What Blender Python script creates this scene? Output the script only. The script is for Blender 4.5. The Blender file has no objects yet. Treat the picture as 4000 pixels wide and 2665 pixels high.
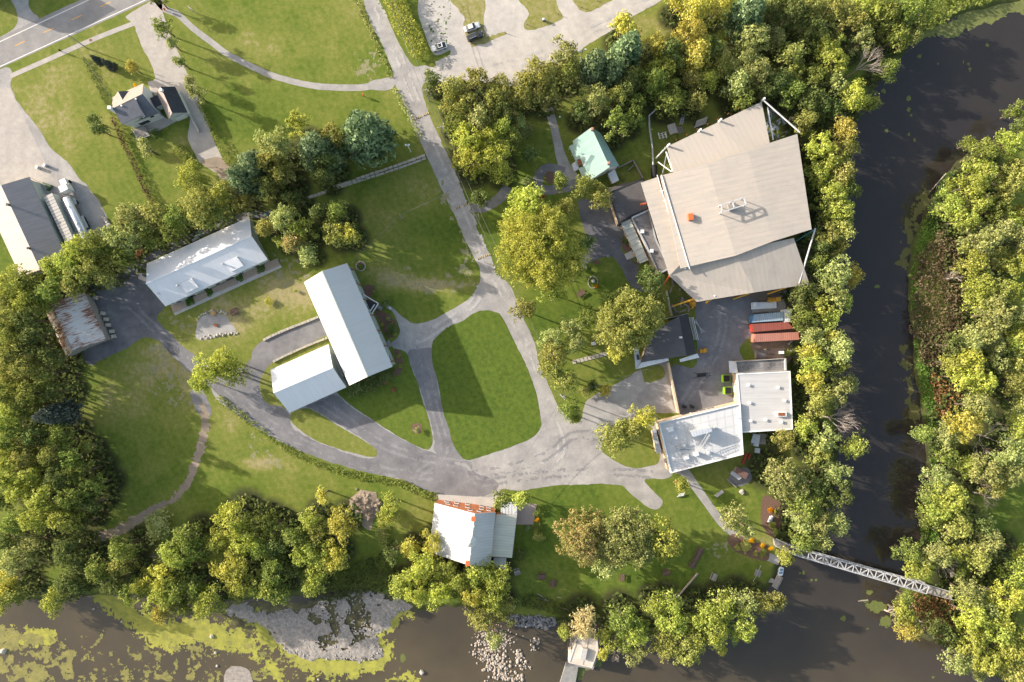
import bpy, math, random
import numpy as np
from mathutils import Vector, Matrix
from mathutils.geometry import tessellate_polygon
random.seed(7)
SC = bpy.context.scene
COL = SC.collection
R = math.radians
# ------------------------------------------------------------------ camera, sky, sun, exposure
CH = 196.0
cam_d = bpy.data.cameras.new('camera'); cam = bpy.data.objects.new('camera', cam_d); COL.objects.link(cam)
cam.location = (0, 0, CH); cam_d.sensor_width = 36; cam_d.lens = 24; cam_d.clip_end = 6000; cam_d.clip_start = 1
SC.camera = cam
SUN_EL = 19.5; SHADOW_DIR = 20.5      # shadows fall to the right and a little down in the picture
w = bpy.data.worlds.new('World'); SC.world = w; w.use_nodes = True
nt = w.node_tree; bg = nt.nodes['Background']
sky = nt.nodes.new('ShaderNodeTexSky'); sky.sky_type = 'NISHITA'; sky.sun_disc = False
sky.sun_elevation = R(SUN_EL); sky.air_density = 1.0; sky.dust_density = 2.0
sun_vec = Vector((-math.cos(R(SHADOW_DIR)) * math.cos(R(SUN_EL)), math.sin(R(SHADOW_DIR)) * math.cos(R(SUN_EL)), math.sin(R(SUN_EL))))
sky.sun_rotation = math.atan2(sun_vec.x, sun_vec.y)
tint = nt.nodes.new('ShaderNodeMix'); tint.data_type = 'RGBA'; tint.blend_type = 'MULTIPLY'; tint.inputs[0].default_value = 1.0   # thin high haze: a less blue sky
tint.inputs[7].default_value = (1.12, 1.0, .86, 1); nt.links.new(sky.outputs[0], tint.inputs[6]); nt.links.new(tint.outputs[2], bg.inputs[0]); bg.inputs[1].default_value = 0.15
sd = bpy.data.lights.new('sun', 'SUN'); sd.energy = 3.7; sd.angle = R(0.55); sd.color = (1.0, 0.915, 0.81)
so = bpy.data.objects.new('sun', sd); COL.objects.link(so)
so.rotation_euler = sun_vec.to_track_quat('Z', 'Y').to_euler(); so.location = (-80, 30, 60)
SC.view_settings.view_transform = 'Standard'; SC.view_settings.look = 'None'; SC.view_settings.gamma = 1
SC.view_settings.exposure = 1.35; SC.view_settings.use_curve_mapping = False
SC.cycles.max_bounces = 5; SC.cycles.transparent_max_bounces = 4

# ------------------------------------------------------------------ picture -> world
S4 = 0.0735
OY = [0, 650, 1300, 1965]
def A4(x, y, h=0.0):
    k = S4 * (CH - h) / CH
    return ((x - 2000) * k, (1332.5 - y) * k)
def W(c, r, tx, ty, h=0.0):
    return A4(1000 * c + tx / 2.24, OY[r] + ty / 2.24, h)
def P(x, y, h=0.0):
    return A4(x * 1.7, y * 1.7, h)
def WL(c, r, pts, h=0.0): return [W(c, r, a, b, h) for a, b in pts]
def PL(pts, h=0.0): return [P(a, b, h) for a, b in pts]
def v3(p, z): return Vector((p[0], p[1], z))

# ------------------------------------------------------------------ noise
def _hash(ix, iy, s):
    n = (ix.astype(np.int64) * 374761393 + iy.astype(np.int64) * 668265263 + s * 1442695041) & 0xffffffff
    n = ((n ^ (n >> 13)) * 1274126177) & 0xffffffff
    return ((n ^ (n >> 16)) & 0xffff) / 65535.0
def vnoise(x, y, s=0):
    x = np.asarray(x, float); y = np.asarray(y, float)
    ix = np.floor(x); iy = np.floor(y); fx = x - ix; fy = y - iy
    fx = fx * fx * (3 - 2 * fx); fy = fy * fy * (3 - 2 * fy)
    a = _hash(ix, iy, s); b = _hash(ix + 1, iy, s); c = _hash(ix, iy + 1, s); d = _hash(ix + 1, iy + 1, s)
    return (a * (1 - fx) + b * fx) * (1 - fy) + (c * (1 - fx) + d * fx) * fy
def fbm(x, y, scale, s=0, o=4):
    t = 0; a = 0.5; n = 0; f = 1.0 / scale
    for k in range(o):
        t = t + a * vnoise(x * f, y * f, s + k * 17); n += a; a *= 0.55; f *= 2.1
    return t / n
def sdf(px, py, poly):
    # positive inside
    px = np.asarray(px, float); py = np.asarray(py, float)
    best = np.full(px.shape, 1e9); ins = np.zeros(px.shape, bool)
    n = len(poly)
    for i in range(n):
        x1, y1 = poly[i]; x2, y2 = poly[(i + 1) % n]
        dx, dy = x2 - x1, y2 - y1; L = dx * dx + dy * dy + 1e-9
        t = np.clip(((px - x1) * dx + (py - y1) * dy) / L, 0, 1)
        d = (px - x1 - t * dx) ** 2 + (py - y1 - t * dy) ** 2
        best = np.minimum(best, d)
        if y1 != y2:
            c = ((y1 > py) != (y2 > py)) & (px < (x2 - x1) * (py - y1) / (y2 - y1) + x1)
            ins ^= c
    best = np.sqrt(best)
    return np.where(ins, best, -best)

# ------------------------------------------------------------------ materials
MATS = {}
def nodes_mat(name):
    m = bpy.data.materials.new(name); m.use_nodes = True
    nt = m.node_tree; b = nt.nodes['Principled BSDF']
    b.inputs['Specular IOR Level'].default_value = 0.25
    return m, nt, b
def N(nt, t, **k):
    n = nt.nodes.new(t)
    for a, v in k.items(): setattr(n, a, v)
    return n
def noise_fac(nt, scale, detail=5, rough=0.6, coord=None):
    n = N(nt, 'ShaderNodeTexNoise'); n.inputs['Scale'].default_value = scale
    n.inputs['Detail'].default_value = detail; n.inputs['Roughness'].default_value = rough
    if coord is None:
        g = N(nt, 'ShaderNodeNewGeometry'); coord = g.outputs['Position']
    nt.links.new(coord, n.inputs['Vector'])
    return n.outputs['Fac']
def ramp(nt, fac, stops):
    r = N(nt, 'ShaderNodeValToRGB'); nt.links.new(fac, r.inputs[0])
    e = r.color_ramp.elements
    while len(e) < len(stops): e.new(0.5)
    for i, (p, c) in enumerate(stops):
        e[i].position = p; e[i].color = (*c, 1) if len(c) == 3 else c
    return r.outputs[0]
def mix(nt, fac, a, b, mode='MIX'):
    m = N(nt, 'ShaderNodeMix', data_type='RGBA', blend_type=mode)
    for s, v in ((m.inputs[0], fac), (m.inputs[6], a), (m.inputs[7], b)):
        if hasattr(v, 'default_value') or hasattr(v, 'links'): nt.links.new(v, s)
        else: s.default_value = v if isinstance(v, float) else (*v, 1)
    return m.outputs[2]
def bump(nt, b, h, dist=0.05, strength=0.6):
    n = N(nt, 'ShaderNodeBump'); n.inputs['Distance'].default_value = dist; n.inputs['Strength'].default_value = strength
    nt.links.new(h, n.inputs['Height']); nt.links.new(n.outputs[0], b.inputs['Normal'])
def mat(name, c1, c2=None, scale=1.0, rough=0.85, bmp=0.0, metal=0.0, scale2=None, c3=None, spec=None):
    if name in MATS: return MATS[name]
    m, nt, b = nodes_mat(name)
    b.inputs['Roughness'].default_value = rough; b.inputs['Metallic'].default_value = metal
    if spec is not None: b.inputs['Specular IOR Level'].default_value = spec
    if c2 is None: c2 = tuple(x * 0.82 for x in c1)
    f = noise_fac(nt, scale)
    col = ramp(nt, f, [(0.32, c2), (0.68, c1)])
    f2 = noise_fac(nt, scale2 or scale * 9, 3)
    col = mix(nt, f2, col, c3 or c2) if c3 else mix(nt, 0.35, col, ramp(nt, f2, [(0.35, c2), (0.65, c1)]))
    nt.links.new(col, b.inputs['Base Color'])
    if bmp: bump(nt, b, f2, bmp, 0.7)
    MATS[name] = m; return m
def ribbed(name, c1, dirv, spacing=0.45, rough=0.5, depth=0.03, c2=None, metal=0.0, streak=0.0, line=0.78, dirty=None):
    """sheet metal or membrane: ribs at a spacing along dirv (a world XY direction)."""
    if name in MATS: return MATS[name]
    m, nt, b = nodes_mat(name)
    b.inputs['Roughness'].default_value = rough; b.inputs['Metallic'].default_value = metal
    g = N(nt, 'ShaderNodeNewGeometry')
    d = N(nt, 'ShaderNodeVectorMath', operation='DOT_PRODUCT'); nt.links.new(g.outputs['Position'], d.inputs[0])
    L = math.hypot(*dirv); ux, uy = dirv[0] / L, dirv[1] / L
    d.inputs[1].default_value = (ux, uy, 0)
    s = N(nt, 'ShaderNodeMath', operation='DIVIDE'); nt.links.new(d.outputs['Value'], s.inputs[0]); s.inputs[1].default_value = spacing
    fr = N(nt, 'ShaderNodeMath', operation='FRACT'); nt.links.new(s.outputs[0], fr.inputs[0])
    gt = N(nt, 'ShaderNodeMath', operation='GREATER_THAN'); nt.links.new(fr.outputs[0], gt.inputs[0]); gt.inputs[1].default_value = 0.82
    # streaks run across the rib direction (down the slope)
    mp = N(nt, 'ShaderNodeMapping'); mp.inputs['Rotation'].default_value = (0, 0, -math.atan2(uy, ux)); mp.vector_type = 'POINT'
    nt.links.new(g.outputs['Position'], mp.inputs['Vector'])
    mp2 = N(nt, 'ShaderNodeMapping'); mp2.inputs['Scale'].default_value = (1.0, 0.12, 0.12); nt.links.new(mp.outputs[0], mp2.inputs['Vector'])
    f = noise_fac(nt, 1.3, 4, 0.6, mp2.outputs[0])
    c2 = c2 or tuple(x * 0.86 for x in c1)
    col = ramp(nt, f, [(0.36, c2), (0.62, c1)])
    if dirty:
        f3 = noise_fac(nt, 0.25, 5, 0.7)
        col = mix(nt, ramp(nt, f3, [(0.5, (0, 0, 0)), (0.8, (.8, .8, .8))]), col, dirty)
    col = mix(nt, gt.outputs[0], col, mix(nt, 1.0, col, (line, line, line), 'MULTIPLY'))
    nt.links.new(col, b.inputs['Base Color'])
    bump(nt, b, fr.outputs[0], depth, 0.5)
    MATS[name] = m; return m

M_CONC = mat('concrete', (.50, .47, .43), (.38, .36, .33), .6, .9, .01)
M_CONC_D = mat('weathered concrete', (.30, .29, .27), (.19, .185, .175), .8, .9, .02)
M_STONE = mat('limestone block', (.52, .47, .39), (.32, .29, .24), 1.2, .95, .03)
M_ROCK = mat('river rock', (.46, .42, .38), (.24, .22, .20), .9, .95, .03)
M_WHITE = mat('white paint', (.78, .78, .77), (.68, .68, .66), .8, .5)
M_WALLW = mat('pale siding', (.62, .64, .63), (.52, .54, .53), 1.5, .7)
M_GREYW = mat('grey green siding', (.40, .44, .41), (.33, .37, .34), 1.0, .7)
M_DARK = mat('dark metal', (.05, .05, .055), (.03, .03, .03), 3, .5)
M_BLACK = mat('black rubber', (.02, .02, .022), None, 3, .8)
M_GLASS = mat('window glass', (.03, .04, .05), (.02, .025, .03), 1, .1, spec=.6)
M_BRICK = mat('orange brick', (.50, .19, .09), (.36, .13, .06), 2, .9)
M_BUFF = mat('buff brick wall', (.58, .45, .31), (.46, .35, .24), 1.5, .9)
M_WOOD = mat('deck boards', (.40, .31, .24), (.28, .22, .17), 2, .85)
M_WOODG = mat('grey boards', (.34, .31, .28), (.22, .20, .18), 2, .9)
M_BROWNB = mat('brown painted boards', (.17, .10, .085), (.12, .07, .06), 2, .8)
M_RUST = mat('rusty steel', (.30, .11, .05), (.17, .06, .03), 1.5, .9)
M_ORANGE = mat('orange paint', (.75, .16, .05), (.55, .11, .04), 2, .6)
M_YELLOW = mat('yellow paint', (.70, .36, .04), (.50, .26, .04), 1.5, .6)
M_GALV = mat('galvanised steel', (.52, .54, .55), (.40, .42, .43), 1.2, .45, 0, .3)
M_TRUSS = mat('pale painted steel', (.50, .50, .50), (.38, .38, .38), 1.2, .5)
M_BARK = mat('bark', (.16, .12, .09), (.09, .07, .05), 3, .95, .03)
M_DEADW = mat('bleached dead wood', (.42, .36, .31), (.24, .20, .17), 2, .95)
M_MULCH = mat('bark mulch', (.20, .12, .085), (.11, .07, .05), 2.5, .95, .04)
M_SOIL = mat('bare soil', (.27, .20, .15), (.17, .13, .10), .8, .95, .05)
M_LIME = mat('lime green steel', (.36, .62, .03), (.28, .5, .03), 2, .5)
M_RED = mat('red paint', (.42, .05, .03), (.25, .04, .03), 1.2, .6)
M_BLUE = mat('blue paint', (.12, .30, .50), (.08, .2, .36), 1.2, .5)
M_SALMON = mat('faded red paint', (.55, .20, .14), (.38, .14, .10), 1.2, .7)
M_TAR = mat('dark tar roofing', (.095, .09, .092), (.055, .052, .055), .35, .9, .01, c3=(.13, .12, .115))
M_TAR2 = mat('worn grey roofing', (.22, .205, .20), (.12, .115, .115), .3, .9, .01)
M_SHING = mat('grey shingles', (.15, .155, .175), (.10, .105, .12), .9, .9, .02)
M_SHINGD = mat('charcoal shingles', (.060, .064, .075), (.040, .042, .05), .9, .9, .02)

# ------------------------------------------------------------------ mesh builder
class MB:
    def __init__(s): s.v = []; s.f = []
    def add(s, vs, fs):
        o = len(s.v); s.v += [tuple(v) for v in vs]; s.f += [tuple(i + o for i in f) for f in fs]; return s
    def prism(s, pts, z0, z1):
        n = len(pts)
        ar = sum(pts[i][0] * pts[(i + 1) % n][1] - pts[(i + 1) % n][0] * pts[i][1] for i in range(n))
        if ar < 0: pts = pts[::-1]
        tri = tessellate_polygon([[Vector((p[0], p[1], 0)) for p in pts]])
        vs = [(p[0], p[1], z0) for p in pts] + [(p[0], p[1], z1) for p in pts]
        fs = []
        for t in tri:
            a, b, c = t
            cr = (pts[b][0]-pts[a][0])*(pts[c][1]-pts[a][1]) - (pts[b][1]-pts[a][1])*(pts[c][0]-pts[a][0])
            if cr < 0: a, c = c, a
            fs.append((a + n, b + n, c + n)); fs.append((c, b, a))
        for i in range(n):
            j = (i + 1) % n; fs.append((i, j, j + n, i + n))
        return s.add(vs, fs)
    def slab(s, p3, t):
        """a planar polygon in 3-D given a thickness downward"""
        n = len(p3); up = [Vector(p) for p in p3]
        ar = sum(up[i].x * up[(i + 1) % n].y - up[(i + 1) % n].x * up[i].y for i in range(n))
        if ar < 0: up = up[::-1]
        vs = up + [p - Vector((0, 0, t)) for p in up]
        fs = [tuple(range(n)), tuple(range(2 * n - 1, n - 1, -1))]
        for i in range(n):
            j = (i + 1) % n; fs.append((j, i, i + n, j + n))
        return s.add(vs, fs)
    def box(s, c, size, rz=0.0, rx=0.0, ry=0.0):
        m = Matrix.Rotation(rz, 3, 'Z') @ Matrix.Rotation(ry, 3, 'Y') @ Matrix.Rotation(rx, 3, 'X')
        vs = []
        for z in (-.5, .5):
            for x, y in ((-.5, -.5), (.5, -.5), (.5, .5), (-.5, .5)):
                vs.append(Vector(c) + m @ Vector((x * size[0], y * size[1], z * size[2])))
        return s.add(vs, [(3, 2, 1, 0), (4, 5, 6, 7), (0, 1, 5, 4), (1, 2, 6, 5), (2, 3, 7, 6), (3, 0, 4, 7)])
    def bar(s, a, b, wd, ht):
        a = Vector(a); b = Vector(b); d = b - a; L = d.length
        return s.box((a + b) / 2, (L, wd, ht), math.atan2(d.y, d.x), 0, -math.asin(max(-1, min(1, d.z / max(L, 1e-6)))))
    def tube(s, pts, rad, n=8, cap=True):
        pts = [Vector(p) for p in pts]; rad = rad if isinstance(rad, (list, tuple)) else [rad] * len(pts)
        vs = []
        for i, p in enumerate(pts):
            d = (pts[min(i + 1, len(pts) - 1)] - pts[max(i - 1, 0)]).normalized()
            u = d.cross(Vector((0, 0, 1)));
            if u.length < 1e-3: u = Vector((1, 0, 0))
            u.normalize(); w_ = d.cross(u)
            for k in range(n):
                a = 2 * math.pi * k / n; vs.append(p + (u * math.cos(a) + w_ * math.sin(a)) * rad[i])
        fs = []
        for i in range(len(pts) - 1):
            for k in range(n):
                a = i * n + k; b = i * n + (k + 1) % n; fs.append((a, a + n, b + n, b))
        if cap: fs += [tuple(range(n)), tuple(range(len(vs) - 1, len(vs) - n - 1, -1))]
        return s.add(vs, fs)
    def rock(s, c, r, flat=.7, seed=None):
        rnd = random.Random(seed if seed is not None else random.random())
        vs = []; n = 7
        for i, ph in enumerate((-.9, -.2, .5, 1.05)):
            for k in range(n):
                a = 2 * math.pi * (k + .5 * (i % 2)) / n; q = r * rnd.uniform(.8, 1.15)
                vs.append((c[0] + q * math.cos(a) * math.cos(ph), c[1] + q * math.sin(a) * math.cos(ph), c[2] + q * flat * math.sin(ph)))
        vs.append((c[0], c[1], c[2] + r * flat))
        fs = []
        for i in range(3):
            for k in range(n):
                a = i * n + k; b = i * n + (k + 1) % n; fs.append((a, b, b + n, a + n))
        for k in range(n): fs.append((3 * n + k, 3 * n + (k + 1) % n, 4 * n))
        return s.add(vs, fs)
    def obj(s, name, m, parent=None, smooth=False):
        off = Vector((0, 0, 0))
        if parent is not None: 
            off = parent.location.copy(); p = parent.parent
            while p: off += p.location; p = p.parent
        me = bpy.data.meshes.new(name)
        me.from_pydata([(v[0] - off.x, v[1] - off.y, v[2] - off.z) for v in s.v], [], s.f)
        me.materials.append(m); me.update()
        if smooth: me.shade_smooth()
        o = bpy.data.objects.new(name, me); COL.objects.link(o)
        if parent is not None: o.parent = parent
        return o
def tag(o, label, cat, group=None):
    o['label'] = label; o['category'] = cat
    if group: o['group'] = group
    return o
def thing(name, label, cat, loc, group=None):
    o = bpy.data.objects.new(name, None); COL.objects.link(o); o.empty_display_size = .3
    o.location = (loc[0], loc[1], loc[2] if len(loc) > 2 else 0)
    return tag(o, label, cat, group)
def structure(o): o['kind'] = 'structure'; return o
def stuff(o, label, cat): tag(o, label, cat); o['kind'] = 'stuff'; return o
def centroid(pts): return (sum(p[0] for p in pts) / len(pts), sum(p[1] for p in pts) / len(pts))

# ------------------------------------------------------------------ smooth outlines and sheets
def catmull(pts, step=0.6, closed=True):
    out = []; n = len(pts)
    for i in range(n if closed else n - 1):
        p0, p1, p2, p3 = (pts[(i - 1) % n], pts[i], pts[(i + 1) % n], pts[(i + 2) % n]) if closed else \
            (pts[max(i - 1, 0)], pts[i], pts[i + 1], pts[min(i + 2, n - 1)])
        L = math.hypot(p2[0] - p1[0], p2[1] - p1[1]); k = max(1, int(L / step))
        for j in range(k):
            t = j / k; q = []
            for a in (0, 1):
                q.append(.5 * (2 * p1[a] + (p2[a] - p0[a]) * t + (2 * p0[a] - 5 * p1[a] + 4 * p2[a] - p3[a]) * t * t + (3 * p1[a] - p0[a] - 3 * p2[a] + p3[a]) * t ** 3))
            out.append(tuple(q))
    if not closed: out.append(tuple(pts[-1]))
    return out
def linear(pts, step=0.6):
    out = []; n = len(pts)
    for i in range(n):
        p1, p2 = pts[i], pts[(i + 1) % n]; L = math.hypot(p2[0] - p1[0], p2[1] - p1[1]); k = max(1, int(L / step))
        out += [(p1[0] + (p2[0] - p1[0]) * j / k, p1[1] + (p2[1] - p1[1]) * j / k) for j in range(k)]
    return out
def ragged(pts, amp, seed=0):
    a = np.array(pts); 
    nx = fbm(a[:, 0], a[:, 1], 1.2, seed, 3) - .5; ny = fbm(a[:, 0] + 50, a[:, 1], 1.2, seed + 9, 3) - .5
    bx = fbm(a[:, 0], a[:, 1], 5, seed + 3, 2) - .5
    a[:, 0] += (nx * 1.6 + bx) * amp; a[:, 1] += (ny * 1.6 + bx) * amp
    return [tuple(p) for p in a]
def sheet(name, pts, z, m, amp=0.35, smooth=True, step=0.7, kind='structure', thick=0.0):
    q = catmull(pts, step) if smooth else linear(pts, step)
    if amp: q = ragged(q, amp, len(name) * 7)
    tri = tessellate_polygon([[Vector((p[0], p[1], 0)) for p in q]])
    me = bpy.data.meshes.new(name); me.from_pydata([(p[0], p[1], z) for p in q], [], [tuple(t) for t in tri])
    me.update()
    fl = [p for p in me.polygons if p.normal.z < 0]
    if len(fl) > len(me.polygons) / 2: me.flip_normals()
    me.materials.append(m); o = bpy.data.objects.new(name, me); COL.objects.link(o)
    if kind == 'structure': o['kind'] = 'structure'
    return o
def strip(center, width, step=.7):
    c = catmull(center, step, False); l, r = [], []
    wd = width if isinstance(width, (list, tuple)) else [width, width]
    for i, p in enumerate(c):
        a = c[max(i - 1, 0)]; b = c[min(i + 1, len(c) - 1)]; dx, dy = b[0] - a[0], b[1] - a[1]; L = math.hypot(dx, dy) or 1
        t = i / (len(c) - 1) * (len(wd) - 1); k = min(int(t), len(wd) - 2); w_ = wd[k] + (wd[k + 1] - wd[k]) * (t - k)
        l.append((p[0] - dy / L * w_ / 2, p[1] + dx / L * w_ / 2)); r.append((p[0] + dy / L * w_ / 2, p[1] - dx / L * w_ / 2))
    return l + r[::-1]
def grid_mesh(name, xs, ys, Z, m, attrs=None, mask=None):
    nx, ny = len(xs), len(ys)
    X, Y = np.meshgrid(xs, ys); 
    co = np.stack([X, Y, Z], -1).reshape(-1, 3)
    i = np.arange((nx - 1) * (ny - 1)); r_ = i // (nx - 1); c = i % (nx - 1)
    if mask is not None:
        k = mask.reshape(-1); r_ = r_[k]; c = c[k]
    a = r_ * nx + c
    q = np.stack([a, a + 1, a + nx + 1, a + nx], -1)
    if mask is not None:
        u, inv = np.unique(q.reshape(-1), return_inverse=True); co = co[u]; q = inv.reshape(-1, 4)
    return raw_mesh(name, co, q, m, attrs)
def raw_mesh(name, co, q, m, attrs=None, dom='POINT'):
    me = bpy.data.meshes.new(name); k = q.shape[1]
    me.vertices.add(len(co)); me.vertices.foreach_set('co', np.ascontiguousarray(co, np.float32).ravel())
    me.loops.add(q.size); me.loops.foreach_set('vertex_index', np.ascontiguousarray(q, np.int32).ravel())
    me.polygons.add(len(q)); me.polygons.foreach_set('loop_start', np.arange(0, q.size, k, dtype=np.int32))
    me.update(calc_edges=True)
    if attrs:
        for n_, v in attrs.items():
            at = me.attributes.new(n_, 'FLOAT', dom); at.data.foreach_set('value', np.ascontiguousarray(v, np.float32).ravel())
    me.materials.append(m)
    o = bpy.data.objects.new(name, me); COL.objects.link(o); return o
def cells(name, x0, x1, y0, y1, cell, fn, z, m, jit=.4):
    """a ragged sheet: small cells wherever fn(x, y) > 0"""
    xs = np.arange(x0, x1 + cell, cell); ys = np.arange(y0, y1 + cell, cell)
    X, Y = np.meshgrid(xs, ys); rg = np.random.RandomState(len(name))
    Xj = X + (rg.rand(*X.shape) - .5) * cell * jit; Yj = Y + (rg.rand(*X.shape) - .5) * cell * jit
    cx = (X[:-1, :-1] + X[1:, 1:]) / 2; cy = (Y[:-1, :-1] + Y[1:, 1:]) / 2
    k = (fn(cx, cy) > 0).reshape(-1)
    nx = len(xs); i = np.arange(k.size)[k]; r_ = i // (nx - 1); c = i % (nx - 1); a = r_ * nx + c
    q = np.stack([a, a + 1, a + nx + 1, a + nx], -1)
    Z = z(Xj, Yj) if callable(z) else np.full(X.shape, z)
    co = np.stack([Xj, Yj, Z], -1).reshape(-1, 3)
    u, inv = np.unique(q.reshape(-1), return_inverse=True)
    return raw_mesh(name, co[u], inv.reshape(-1, 4), m)

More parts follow.
